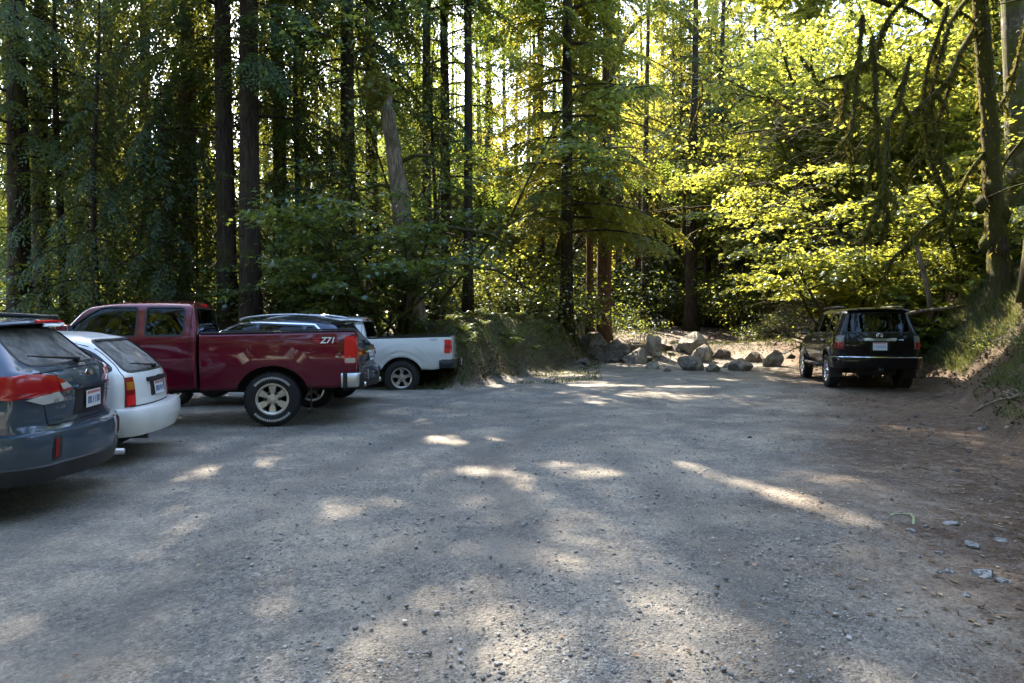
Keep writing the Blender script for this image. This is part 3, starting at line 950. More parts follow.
# ------------------------------------------------------------------ pickups
def build_pickup(S):
    """S: size/paint settings"""
    c = Car('pickup_truck', S['label'], 'pickup truck', CARS)
    s = S; W = s['W']; rail = s['rail']; xb = s['bed_end']; L = s['L']; pm = s['paint']
    # bed: straight-sided box, open on top
    P = dict(L=xb - .02, zb=[(0, s['zb'] + .10), (.4, s['zb']), (xb, s['zb'])], ws=[(0, W - .06)], wm=[(0, W - .012), (.3, W), (xb, W)], zm=[(0, s['zb'] + .42)], wb=[(0, W - .035), (.3, W - .02)],
             zbelt=[(0, rail - .16)], wt=[(0, W - .055), (.3, W - .05)], zt=[(0, rail), (xb, rail - s.get('rake', 0))], xt=[(.4, .02), (.9, .0), (rail, .02)], xn=[(0, 0)], pr=.02, pn=0, cr=.004,
             rad=(0, .05, .5, .5, .035, 0), cz=1.0, edge=.012, nx=60)
    c.shell('bed', P, [pm, M['bedliner']])
    bed = c.body; bvh_bed = c.bvh
    ax = s['ax']; ar = s['arch']; wz = s['R']
    tub = [(.09, -(W - .16)), (xb - .1, -(W - .16)), (xb - .1, W - .16), (.09, W - .16)]
    c.cut_poly(tub, 'z', rail - .50, rail + 1, M['bedliner'])
    c.cut_arch(ax, wz, ar, W, .42, M['under'], flat=s.get('flat', 0))
    c.do_cuts()
    # bed details
    mb = MB()
    for sg in (1, -1):
        mb.box((xb / 2, sg * (W - .105), rail - s.get('rake', 0) / 2 + .012), (xb - .06, .115, .022), Matrix.Rotation(R(0) + math.atan2(s.get('rake', 0), xb), 3, 'Y'), bev=.008)
    mb.pieces('bed_rail_cap', M['black_trim'], c.root)
    arch_lip(c, ax, wz, ar, pm if not s.get('black_lip') else M['black_trim'], t=.05, out=.016)
    if s.get('lip2'):
        arch_lip(c, ax, wz, ar + .13, pm, t=.16, out=.008, z0=.12, name='wheel_flare')
    for sg in (1, -1):
        z0, z1 = s['lamp']
        lw = s.get('lampw', .17)
        lamp = c.panel('tail_light', round_poly([(.035, z0), (.035 + lw, z0), (.035 + lw * .94, z1), (.035, z1)], .02), 'side', M['red_lens'], d=.012, th=.05, rows=10, cols=7, sg=sg)
        for a, b, mt in s['lenses']:
            c.panel('lens', round_poly([(.035 + lw * a[0], z0 + (z1 - z0) * b[0]), (.035 + lw * a[1], z0 + (z1 - z0) * b[0]), (.035 + lw * a[1], z0 + (z1 - z0) * b[1]), (.035 + lw * a[0], z0 + (z1 - z0) * b[1])], .012), 'side', mt, lamp, d=.0155, th=.008, rows=5, cols=5, sg=sg)
        c.panel('lens', round_poly([(sg * (W - .05) - (.07 if sg > 0 else 0), z0), (sg * (W - .05) + (0 if sg > 0 else .07), z0), (sg * (W - .05) + (0 if sg > 0 else .07), z1), (sg * (W - .05) - (.07 if sg > 0 else 0), z1)], .02), 'rear', M['red_lens'], lamp, d=.012, th=.03, rows=8, cols=5)
    tg = c.panel('tailgate', round_poly([(-(W - .14), s['zb'] + .24), (W - .14, s['zb'] + .24), (W - .14, rail - .01), (-(W - .14), rail - .01)], .03), 'rear', s.get('gate_mat', pm), d=.022, th=.05, rows=10, cols=12)
    c.panel('tailgate_handle', round_poly([(-.16, rail - .20), (.16, rail - .20), (.16, rail - .10), (-.16, rail - .10)], .02), 'rear', M['black_trim'], tg, d=.032, th=.02, rows=5, cols=6)
    # bumper
    mb = MB(); pl = u_path(W - .01, s.get('bump_side', .26), s.get('bump_x', -.09), .10, pr=.03)
    bz0, bz1 = s['bump']
    sweep_path(mb, pl, 0, [(-.10, bz0), (.0, bz0 + .02), (.02, (bz0 + bz1) / 2), (.012, bz1 - .03), (-.01, bz1), (-.10, bz1 + .004)])
    bp = mb.build('bumper', s['bump_mat'], c.root, sharp=35)
    mb = MB(); sweep_path(mb, u_path(W - .06, .24, -.08, .10, pr=.04), 0, [(-.20, bz1 - .02), (.035, bz1 - .002), (.035, bz1 + .015), (-.2, bz1 + .018)])
    mb.build('bumper_step_pad', M['black_trim'], bp)
    if s.get('bump_cap'):
        mb = MB()
        for sg in (1, -1):
            mb.box((.20, sg * (W - .005), (bz0 + bz1) / 2), (.07, .05, bz1 - bz0 + .02), bev=.015)
            mb.box((-.06, sg * (W - .02), (bz0 + bz1) / 2), (.06, .08, bz1 - bz0 + .01), bev=.015)
        mb.pieces('bumper_end_cap', M['black_trim'], bp, sharp=40)
    mb = MB(); mb.box((-.02, 0, bz0 + .02), (.16, .10, .10), bev=.01); mb.box((.3, 0, bz0), (.5, .12, .1)); mb.build('tow_hitch', M['under'], c.root)
    h, n = Vector((-.175, 0, (bz0 + bz1) / 2 + .02)), Vector((-1, 0, 0))
    plate(c, h, n, M['plate_white'], M['plate_ink'], None, bp)
    # stickers
    for sg in (1, -1):
        x, z, sz = s['sticker']
        h, n = c.proj('side', x, z, sg=sg)
        place_text('bed_sticker', 'Z71', sz, s['stick_m'], c.root, h + n * .004, (-sg, 0, 0), n, depth=.002, shear=.25, bold=sz * .02)
        h, n = c.proj('side', x + sg * 0 + sz * 1.25, z, sg=sg)
        mb = MB()
        for k, (w_, dz) in enumerate(((sz * .9, .28), (sz * .75, 0), (sz * .6, -.28))):
            mb.box(Vector(h) + Vector((-(.15 * k) * sz * .5, sg * .003, dz * sz)), (w_, .003, sz * .16))
        mb.build('bed_sticker', s['stick_m2'], c.root)
    # cab and bonnet
    H = s['H']; W2 = W - .02; x0 = xb
    cab = dict(L=L - x0, zb=[(0, s['zb'] + .02), (.6, s['zb']), (L - x0, s['zb'] + .05)], ws=[(0, W2 - .08), (L - x0 - .4, W2 - .08), (L - x0, W2 - .3)], wm=[(0, W2), (L - x0 - .6, W2), (L - x0, W2 - .16)], zm=[(0, s['zb'] + .4)],
               wb=[(0, W2 - .03), (L - x0 - .6, W2 - .04), (L - x0, W2 - .2)], zbelt=[(0, s['belt']), (s['cowl'] - x0, s['belt'] - .03), (L - x0, s['belt'] - .2)],
               wt=[(0, W2 - .23), (s['ws_top'] - x0, W2 - .22), (s['cowl'] - x0, W2 - .08), (L - x0, W2 - .3)],
               zt=[(0, H - .01), (.4, H), (s['ws_top'] - x0 - .5, H - .005), (s['ws_top'] - x0, H - .06), (s['cowl'] - x0, s['hood'] + .02), (s['cowl'] - x0 + .5, s['hood']), (L - x0 - .25, s['hood'] - .07), (L - x0, s['hood'] - .2)],
               xt=[(.3, 0), (s['belt'], .0), (H, s.get('rearslope', .10))], xn=[(.3, .1), (.6, 0), (1.1, .02)], pr=.02, pn=.2, cr=.05, rad=(0, .06, .4, .05, .11, 0), cz=1.1, edge=.02, falln=.8)
    # shift along x by building then translating
    V, F = loft_body(cab); V = V + np.array([x0, 0, 0])
    o = np_obj('cab', V, F, [pm, M['black_inner']], c.root, True, mat_idx=[0] * sum(len(f) for f in F))
    c.body = o; c.bvh = BVHTree.FromPolygons([tuple(v) for v in V], [list(map(int, f)) for A in F for f in A])
    for p in s['win']: c.cut_poly(p, 'y', -2, 2, M['black_inner'])
    bt = s['belt']
    rw = round_poly([(-(W2 - .22), bt + .07), (W2 - .22, bt + .07), (W2 - .32, H - .12), (-(W2 - .32), H - .12)], .06)
    fw = round_poly([(-(W2 - .16), bt + .06), (W2 - .16, bt + .06), (W2 - .30, H - .10), (-(W2 - .30), H - .10)], .06)
    c.cut_poly(rw, 'x', -1, x0 + 1.3, M['black_inner']); c.cut_poly(fw * np.array([.985, 1]), 'x', x0 + 1.2, 9, M['black_inner'])
    axf = ax + s['wb']
    c.cut_arch(axf, wz, ar, W, .36, M['under'], flat=s.get('flat', 0))
    c.do_cuts(o)
    for sg in (1, -1):
        for p, gm in zip(s['win'], s['win_glass']): glaze(c, p, 'side', gm, sg=sg, trim=.025)
    glaze(c, rw, 'rear', M['glass_tint'], name='rear_window'); glaze(c, fw, 'front', M['glass'], name='windscreen')
    mb = MB()
    for sg in (1, -1):
        for q in s['gaps']: c.strip(mb, q, .010, .002, 'side', sg=sg)
    mb.pieces('panel_gap', M['gap'], c.root)
    mb = MB(); mb.box((x0 + s.get('rearslope', .1) * .9 + .0, 0, H - .075), (.04, .34, .05), bev=.012); mb.build('brake_light', M['red_lens'], c.root)
    arch_lip(c, axf, wz, ar, pm, t=.05, out=.016)
    mirror_part(c, s['cowl'] - .35, W2 - .02, bt + .10, pm, (.15, .24, .24))
    handles(c, s['handles'], s.get('handle_mat', pm))
    seats(c, s['seats'], M['seat'], .8, H - .55, H - .40)
    mb = MB(); mb.box((L / 2, 0, s['zb'] + .02), (L - .9, 1.1, .16)); mb.box((x0 + .9, 0, s['zb'] + .06), (1.9, W * 1.6, .1))
    mb.box((ax, 0, wz), (.16, W * 1.5, .14), bev=.03); mb.box((ax, 0, wz), (.36, .34, .32), bev=.08)
    mb.build('chassis', M['under'], c.root)
    mb = MB()
    for sg in (1, -1):
        mb.box((ax - ar - .02, sg * (W - .16), wz + .02), (.012, .26, .42), bev=.004)
    if s.get('mudflap'): mb.pieces('mudflap', M['black_trim'], c.root)
    for sg in (1, -1):
        hh = MB(); hh.box((L - .12, sg * (W2 - .42), s['hood'] - .28), (.12, .30, .22), bev=.04); hh.build('headlight', M['clear_lens'], c.root, sharp=40)
    gr = MB(); gr.box((L - .03, 0, s['hood'] - .33), (.08, 1.0, .30), bev=.03); gr.build('grille', M['chrome_dusty'], c.root, sharp=40)
    fb = MB(); fb.box((L + .02, 0, .55), (.20, W * 1.8, .24), bev=.06); fb.build('front_bumper', s['bump_mat'], c.root, sharp=40)
    for x in (ax, axf):
        for sg in (1, -1): make_wheel(c, (x, sg * (W - .15), wz), sg, wz, .265, s['rim'], s['spokes'], s['sw'], M['rubber'], s['rim_mat'], M['disc'], holes=s.get('holes', False), split=s.get('split', False), white=s.get('white', False))
    return c, ax

def red_settings():
    return dict(label='maroon extended cab pickup truck with silver six spoke wheels and chrome bumper', L=5.85, W=1.0, rail=1.43, rake=.04, bed_end=2.30, zb=.55, R=.405, ax=1.27, wb=3.645, arch=.54, flat=.06, H=1.90,
        belt=1.32, cowl=4.35, ws_top=3.75, hood=1.27, paint=M['paint_red'], bump=(.55, .78), bump_mat=M['chrome_dusty'], bump_cap=True, lamp=(.93, 1.35), lampw=.18,
        lenses=[((.06, .46), (.25, .94), M['red_lens']), ((.54, .94), (.25, .94), M['red_lens']), ((.06, .94), (.03, .20), M['clear_lens'])],
        sticker=(.46, 1.285, .13), stick_m=M['sticker_white'], stick_m2=M['sticker_red'], lip2=True, mudflap=True,
        win=[round_poly([(2.50, 1.37), (3.02, 1.365), (3.02, 1.79), (2.50, 1.79)], [.10, .06, .05, .07]), round_poly([(3.14, 1.365), (4.18, 1.35), (3.76, 1.70), (3.60, 1.79), (3.14, 1.79)], [.03, .06, .12, .08, .03])],
        win_glass=[M['glass_tint'], M['glass']], gaps=[[(2.42, .62), (2.42, 1.30), (2.40, 1.84)], [(3.08, .62), (3.08, 1.33)], [(4.28, .70), (4.25, 1.28)], [(2.33, .62), (2.33, 1.80)]],
        handles=[(3.25, 1.20)], seats=[(2.85, (-.4, .4)), (3.45, (-.42, .42))], rim=.235, spokes=6, sw=.05, rim_mat=M['alloy'], holes=True, white=True, rearslope=.10)

def white_settings():
    return dict(label='pearl white pickup truck with dark machined wheels backed up to the mossy berm', L=5.4, W=.945, rail=1.34, rake=.05, bed_end=1.97, zb=.58, R=.392, ax=1.16, wb=3.26, arch=.50, flat=.04, H=1.80,
        belt=1.25, cowl=4.1, ws_top=3.55, hood=1.20, paint=M['paint_silver'], bump=(.60, .80), bump_mat=M['black_trim'], lamp=(.96, 1.27), lampw=.15, bump_side=.30, bump_x=-.07,
        lenses=[((.08, .92), (.04, .30), M['red_lens']), ((.08, .92), (.36, .62), M['red_lens_dark']), ((.08, .92), (.68, .96), M['red_lens'])],
        sticker=(.40, 1.265, .07), stick_m=M['sticker_grey'], stick_m2=M['sticker_pink'], black_lip=False, lip2=True,
        win=[round_poly([(2.20, 1.30), (2.72, 1.29), (2.72, 1.68), (2.25, 1.68)], [.07, .03, .04, .06]), round_poly([(2.82, 1.29), (3.86, 1.28), (3.52, 1.58), (3.36, 1.68), (2.82, 1.68)], [.03, .06, .10, .06, .03])],
        win_glass=[M['glass_tint'], M['glass']], gaps=[[(2.76, .65), (2.76, 1.26)], [(3.98, .70), (3.95, 1.2)], [(2.08, .65), (2.08, 1.7)]],
        handles=[(2.95, 1.12), (2.25, 1.13)], seats=[(2.5, (-.4, .4)), (3.15, (-.4, .4))], rim=.235, spokes=5, sw=.026, rim_mat=M['alloy_dark'], split=True, rearslope=.14)

# ------------------------------------------------------------------ dark blue crossover between the pickups
def build_crossover():
    c = Car('crossover_car', 'dark blue crossover with chrome window line, half hidden behind the maroon pickup', 'car', CARS)
    L = 4.62
    P = dict(L=L, zb=[(0, .42), (.5, .32), (4.3, .30), (L, .36)], ws=[(0, .72), (.6, .80), (4.1, .80), (L, .6)], wm=[(0, .87), (.5, .91), (4.0, .91), (L, .75)], zm=[(0, .75)],
             wb=[(0, .84), (.6, .88), (3.5, .87), (L, .7)], zbelt=[(0, 1.16), (1, 1.10), (3.4, 1.02), (L, .8)], wt=[(0, .56), (.6, .60), (2.2, .62), (2.8, .62), (3.5, .74), (L, .6)],
             zt=[(0, 1.60), (.5, 1.665), (1.3, 1.70), (2.1, 1.68), (2.6, 1.57), (3.4, 1.14), (4.1, 1.06), (4.5, .94), (L, .84)],
             xt=[(.35, .12), (.45, .03), (.62, .0), (.72, .03), (.76, .10), (.95, .07), (1.10, .10), (1.16, .16), (1.50, .46), (1.60, .52)], xn=[(.3, .1), (.6, 0), (.85, .1)], pr=.18, pn=.35, fall=2.0)
    c.shell('body', P, [M['paint_blue'], M['black_inner']])
    g1 = round_poly([(.66, 1.22), (1.10, 1.17), (1.10, 1.52), (.98, 1.53)], [.08, .02, .04, .10])
    g2 = round_poly([(1.17, 1.165), (1.98, 1.11), (1.98, 1.57), (1.17, 1.53)], [.03, .02, .04, .04])
    g3 = round_poly([(2.06, 1.105), (3.15, 1.07), (2.68, 1.42), (2.42, 1.56), (2.06, 1.57)], [.02, .08, .10, .06, .03])
    rw = round_poly([(-.64, 1.20), (.64, 1.20), (.52, 1.53), (-.52, 1.53)], [.10, .10, .06, .06])
    fw = round_poly([(-.70, 1.18), (.70, 1.18), (.56, 1.56), (-.56, 1.56)], .06)
    for p in (g1, g2, g3): c.cut_poly(p, 'y', -2, 2, M['black_inner'])
    c.cut_poly(rw, 'x', -1, 1.8, M['black_inner']); c.cut_poly(fw * np.array([.98, 1]), 'x', 1.7, 6, M['black_inner'])
    ax = .93; axf = ax + 2.66
    c.cut_arch(ax, .36, .42, .91, .30, M['under']); c.cut_arch(axf, .36, .42, .91, .30, M['under'])
    c.do_cuts()
    for sg in (1, -1):
        for p in (g1, g2, g3): glaze(c, p, 'side', M['glass_tint'] if p is not g3 else M['glass'], sg=sg)
        mb = MB(); c.strip(mb, [(.60, 1.26), (.95, 1.56), (1.17, 1.572), (1.98, 1.60), (2.42, 1.59), (2.72, 1.45), (3.2, 1.08)], .03, .008, 'side', sg=sg)
        mb.build('window_moulding', M['chrome'], c.root)
        mb = MB(); xs = np.linspace(.68, 2.4, 14)
        mb.tube([(x, sg * .58, 1.70 + .055 * max(0, math.sin((x - .68) / 1.72 * math.pi))**.5 - .045 * ((x - 1.4) / 1.0)**2) for x in xs], .02, 8)
        mb.build('roof_rail', M['chrome_dusty'], c.root, sharp=40)
    glaze(c, fw, 'front', M['glass'], name='windscreen'); glaze(c, rw, 'rear', M['glass_dusty'], name='rear_window')
    wiper(c, [(-.02, 1.22), (.2, 1.235), (.4, 1.25)])
    mb = MB(); pts = np.array([(.38 + .12 * (abs(y) / .6)**2, y, 1.625 - .04 * (abs(y) / .6)**2) for y in np.linspace(.58, -.58, 13)])
    mb.sweep(pts, [(-.24, .02), (-.05, .02), (.10, .0), (.11, -.02), (.05, -.035), (-.22, -.04)]); mb.build('spoiler', M['gloss_black'], c.root, sharp=35)
    cc = (.60, .33)
    for sg in (1, -1):
        lamp = c.panel('tail_light', [(108, 1.12), (140, 1.13), (165, 1.08), (172, .98), (150, .94), (118, .94)], 'wrap', M['red_lens_dark'], d=.016, th=.05, rows=9, cols=20, sg=sg, c=cc)
        c.panel('indicator_lens', [(135, 1.03), (158, 1.03), (160, .97), (138, .96)], 'wrap', M['amber_lens'], lamp, d=.02, th=.01, rows=4, cols=8, sg=sg, c=cc)
    mb = MB(); c.strip(mb, [(-.62, 1.13), (-.66, .95), (-.56, .78), (.56, .78), (.66, .95), (.62, 1.13)], .01, .002, 'rear'); mb.pieces('panel_gap', M['gap'], c.root)
    h, n = c.proj('rear', 0, .93); plate(c, h + n * .014, n, M['plate_white'], M['plate_ink'], None)
    mb = MB(); c.strip(mb, [(-.35, 1.03), (.35, 1.03)], .04, .012, 'rear'); mb.build('tailgate_strip', M['chrome'], c.root)
    mb = MB(); pl = u_path(.915, .60, -.02, .34, pr=.10)
    sweep_path(mb, pl, 0, [(-.12, .50), (.01, .51), (.03, .58), (.035, .66), (.02, .71), (-.01, .725), (-.14, .74)]); bp = mb.build('bumper', M['paint_blue'], c.root, sharp=38)
    mb = MB(); sweep_path(mb, pl, 0, [(-.14, .36), (.0, .37), (.022, .44), (.026, .53), (.01, .55), (-.12, .55)]); mb.build('bumper_cladding', M['black_trim'], bp, sharp=38)
    for y in (.55, -.55):
        mb = MB(); mb.tube([(.02, y, .42), (.4, y, .42)], .045, 14); mb.build('tailpipe', M['chrome'], c.root, True)
    mb = MB(); mb.box((2.3, 0, .33), (3.8, 1.5, .12)); mb.build('underbody', M['under'], c.root)
    mirror_part(c, 3.0, .88, 1.14, M['paint_blue']); handles(c, [(1.4, 1.0), (2.3, .97)], M['paint_blue'])
    seats(c, [(1.25, (-.42, .42)), (2.2, (-.38, .38))], M['seat'], .6, 1.25, 1.42)
    for x in (ax, axf):
        for sg in (1, -1): make_wheel(c, (x, sg * .79, .36), sg, .36, .23, .235, 5, .03, M['rubber'], M['alloy'], M['disc'])
    return c, ax

def stretch_above(root, z0, k):
    for o in root.children_recursive:
        if o.type != 'MESH' or (o.parent is not root and o.parent.name.startswith('wheel')): continue
        n = len(o.data.vertices); a = np.zeros(n * 3, np.float32); o.data.vertices.foreach_get('co', a); a = a.reshape(-1, 3)
        a[:, 2] = np.where(a[:, 2] > z0, z0 + (a[:, 2] - z0) * k, a[:, 2]); o.data.vertices.foreach_set('co', a.ravel()); o.data.update()

# ------------------------------------------------------------------ black off-road wagon on the right
def build_suv():
    c = Car('off_road_car', 'black off-road wagon with chrome wheels parked beside the right-hand bank', 'car', CARS)
    L = 4.83
    P = dict(L=L, zb=[(0, .60), (.4, .50), (4.3, .48), (L, .55)], ws=[(0, .78), (.6, .84), (4.2, .84), (L, .66)], wm=[(0, .90), (.5, .95), (4.1, .95), (L, .80)], zm=[(0, .86)],
             wb=[(0, .87), (.6, .915), (3.5, .90), (L, .74)], zbelt=[(0, 1.20), (1, 1.18), (3.4, 1.14), (L, .95)], wt=[(0, .645), (.6, .68), (2.4, .68), (2.9, .68), (3.45, .78), (L, .64)],
             zt=[(0, 1.735), (.5, 1.77), (1.5, 1.785), (2.4, 1.765), (2.75, 1.68), (3.4, 1.24), (4.1, 1.18), (4.6, 1.08), (L, .98)],
             xt=[(.48, .12), (.58, .05), (.80, .06), (1.0, .05), (1.18, .08), (1.25, .12), (1.66, .27), (1.74, .29)], xn=[(.4, .12), (.7, 0), (1.0, .08)], pr=.12, pn=.3, fall=1.6, rad=(0, .07, .30, .05, .10, 0))
    c.shell('body', P, [M['paint_black'], M['black_inner']])
    g1 = round_poly([(.42, 1.24), (1.18, 1.24), (1.18, 1.65), (.55, 1.65)], [.05, .02, .04, .07])
    g2 = round_poly([(1.28, 1.235), (2.12, 1.22), (2.12, 1.65), (1.28, 1.65)], [.03, .02, .04, .04])
    g3 = round_poly([(2.22, 1.22), (3.18, 1.20), (2.72, 1.55), (2.56, 1.65), (2.22, 1.65)], [.02, .08, .08, .06, .03])
    rw = round_poly([(-.70, 1.26), (.70, 1.26), (.61, 1.66), (-.61, 1.66)], [.07, .07, .06, .06])
    fw = round_poly([(-.74, 1.27), (.74, 1.27), (.62, 1.66), (-.62, 1.66)], .06)
    for p in (g1, g2, g3): c.cut_poly(p, 'y', -2, 2, M['black_inner'])
    c.cut_poly(rw, 'x', -1, 1.9, M['black_inner']); c.cut_poly(fw * np.array([.98, 1]), 'x', 1.8, 6, M['black_inner'])
    ax = 1.05; axf = ax + 2.79
    c.cut_arch(ax, .40, .49, .95, .36, M['under']); c.cut_arch(axf, .40, .49, .95, .36, M['under'])
    c.do_cuts()
    for sg in (1, -1):
        glaze(c, g1, 'side', M['glass_tint'], sg=sg); glaze(c, g2, 'side', M['glass_tint'], sg=sg); glaze(c, g3, 'side', M['glass'], sg=sg)
        mb = MB(); xs = np.linspace(.55, 2.45, 14)
        mb.tube([(x, sg * .66, 1.755 + .035 * max(0, math.sin((x - .55) / 1.9 * math.pi))**.4) for x in xs], .02, 8)
        for x in (.6, 1.5, 2.4): mb.box((x, sg * .66, 1.765), (.10, .05, .05), bev=.02)
        mb.build('roof_rail', M['black_trim'], c.root, sharp=40)
    glaze(c, fw, 'front', M['glass'], name='windscreen'); glaze(c, rw, 'rear', glass_mat('rear_glass', .42), name='rear_window')
    mb = MB(); pts = np.array([(.20 + .08 * (abs(y) / .6)**2, y, 1.745 - .025 * (abs(y) / .6)**2) for y in np.linspace(.66, -.66, 13)])
    mb.sweep(pts, [(-.20, .025), (-.05, .02), (.06, .0), (.065, -.02), (.03, -.035), (-.2, -.04)]); mb.build('spoiler', M['paint_black'], c.root, sharp=35)
    cc = (.45, .50)
    for sg in (1, -1):
        lamp = c.panel('tail_light', round_poly([(108, .93), (140, .93), (140, 1.19), (112, 1.19)], .5), 'wrap', M['smoked_lens'], d=.022, th=.05, rows=9, cols=14, sg=sg, c=cc)
        c.panel('brake_lens', [(109, .935), (139, .935), (139, 1.08), (110, 1.09)], 'wrap', M['red_lens_dark'], lamp, d=.026, th=.012, rows=6, cols=10, sg=sg, c=cc)
        c.panel('reflector', [(150, .66), (168, .66), (168, .70), (150, .70)], 'wrap', M['red_lens_dark'], d=.06, th=.05, rows=4, cols=6, sg=sg, c=cc)
    h, n = c.proj('rear', 0, 1.195)
    mb = MB(); V, F = lathe_y([(.055, .005), (.066, .012), (.075, .004)], 24); V = V[:, [1, 0, 2]] * np.array([-1, 1, .7]); mb.add(V + h + n * .004, [F])
    V2 = V * np.array([1, .42, .95]); mb.add(V2 + h + n * .004, [F]); V3 = V * np.array([1, .85, .4]) + np.array([0, 0, .016]); mb.add(V3 + h + n * .004, [F])
    mb.build('badge', M['chrome'], c.root, True)
    ga = c.panel('tailgate_garnish', round_poly([(-.34, 1.09), (.34, 1.09), (.36, 1.14), (-.36, 1.14)], .01), 'rear', M['chrome_dusty'], d=.035, th=.06, rows=5, cols=12)
    h, n = c.proj('rear', 0, 1.115); place_text('model_lettering', '4RUNNER', .05, M['gloss_black'], ga, h + n * .038, (0, -1, 0), n, space=1.35, depth=.003)
    h, n = c.proj('rear', -.46, 1.115); place_text('trim_lettering', 'LIMITED', .03, M['chrome'], c.root, h + n * .006, (0, -1, 0), n)
    c.panel('plate_recess', round_poly([(-.22, .88), (.22, .88), (.22, 1.085), (-.22, 1.085)], .02), 'rear', M['gloss_black'], d=.004, th=.01)
    h, n = c.proj('rear', 0, .985); plate(c, h + n * .012, n, M['plate_white'], M['plate_ink'], None)
    mb = MB(); c.strip(mb, [(-.74, 1.22), (-.76, .80), (.76, .80), (.74, 1.22)], .010, .002, 'rear')
    for sg in (1, -1):
        for q in ([(1.23, .75), (1.23, 1.2)], [(2.17, .58), (2.17, 1.2)], [(3.25, .62), (3.2, 1.15)]): c.strip(mb, q, .008, .002, 'side', sg=sg)
    mb.pieces('panel_gap', M['gap'], c.root)
    mb = MB(); pl = u_path(.955, .56, -.02, .26, pr=.07)
    sweep_path(mb, pl, 0, [(-.12, .50), (.01, .51), (.03, .60), (.035, .72), (.025, .765), (-.14, .79)]); bp = mb.build('bumper', M['paint_black'], c.root, sharp=38)
    mb = MB(); sweep_path(mb, pl, 0, [(.0, .755), (.040, .755), (.044, .768), (.038, .78), (.0, .782)]); mb.build('bumper_trim', M['chrome'], bp)
    arch_lip(c, ax, .40, .49, M['paint_black'], t=.07, out=.03); arch_lip(c, axf, .40, .49, M['paint_black'], t=.07, out=.03)
    for sg in (1, -1):
        mb = MB()
        mb.box((2.4, sg * .97, .50), (1.75, .14, .06), bev=.02)
        for x in (1.75, 2.4, 3.05): mb.box((x, sg * .85, .49), (.08, .2, .05))
        mb.build('side_step', M['black_trim'], c.root, sharp=40)
    mb = MB()
    for sg in (1, -1): c.strip(mb, [(1.62, .80), (3.28, .80)], .05, .014, 'side', sg=sg)
    mb.pieces('side_moulding', M['chrome_dusty'], c.root)
    mb = MB(); mb.box((2.4, 0, .46), (3.9, 1.0, .16)); mb.box((ax, 0, .40), (.14, 1.5, .12), bev=.03); mb.box((ax, 0, .38), (.3, .3, .28), bev=.06); mb.box((.55, 0, .45), (.6, .9, .2), bev=.06)
    mb.build('chassis', M['under'], c.root)
    mb = MB(); mb.box((-.02, 0, .50), (.12, .10, .08), bev=.01); mb.build('tow_hitch', M['under'], c.root)
    mirror_part(c, 3.02, .90, 1.27, M['paint_black'], (.15, .24, .19)); handles(c, [(1.45, 1.08), (2.38, 1.06)], M['chrome_dusty'])
    seats(c, [(1.35, (-.42, .42)), (2.35, (-.40, .40))], M['seat'], .7, 1.32, 1.46)
    for x in (ax, axf):
        for sg in (1, -1): make_wheel(c, (x, sg * .82, .40), sg, .40, .265, .255, 6, .04, M['rubber'], M['chrome'], M['disc'])
    for sg in (1, -1):
        mb = MB(); mb.box((ax - .50, sg * .82, .42), (.012, .28, .30), bev=.004); mb.build('mudflap', M['black_trim'], c.root)
    return c, ax
# ------------------------------------------------------------------ terrain
LEFT_TOE = [(-13, -8), (-12.5, 4), (-11.5, 11), (-9.5, 17.6), (-5, 18.2), (-2.2, 16.6), (-1.15, 15.2), (-.4, 17.2), (.6, 20.0), (2.5, 23.2), (3.5, 26.2), (4.0, 30), (4.4, 35), (6.0, 48), (9, 75), (9, 140), (-90, 140), (-90, -8)]
RIGHT_TOE = [(3.4, -8), (4.4, 2), (6.0, 7.5), (7.7, 11.2), (9.4, 14.5), (10.3, 18.5), (11.4, 23), (11.4, 28), (11.6, 34), (14, 48), (18, 75), (18, 140), (90, 140), (90, -8)]

def poly_sd(px_, py_, poly):
    """signed distance, positive inside"""
    P = np.array(poly, float); x = np.asarray(px_, float); y = np.asarray(py_, float)
    d2 = np.full(x.shape, 1e18); ins = np.zeros(x.shape, bool)
    for a, b in zip(P, np.roll(P, -1, 0)):
        e = b - a; t = np.clip(((x - a[0]) * e[0] + (y - a[1]) * e[1]) / (e @ e), 0, 1)
        d2 = np.minimum(d2, (x - a[0] - t * e[0])**2 + (y - a[1] - t * e[1])**2)
        c = (a[1] > y) != (b[1] > y)
        if abs(e[1]) > 1e-12:
            ins ^= c & (x < e[0] * (y - a[1]) / e[1] + a[0])
    d = np.sqrt(d2)
    return np.where(ins, d, -d)

def fbm(x, y, seed=0):
    g = np.random.default_rng(seed); v = 0
    for k in range(5):
        a = g.uniform(0, 6.28, 4); f = 1.7**k
        v = v + (np.sin(f * x * .9 + a[0] + 1.3 * np.sin(f * y * .55 + a[1])) * np.sin(f * y * 1.05 + a[2] + 1.1 * np.sin(f * x * .6 + a[3]))) / 1.6**k
    return v / 2.2

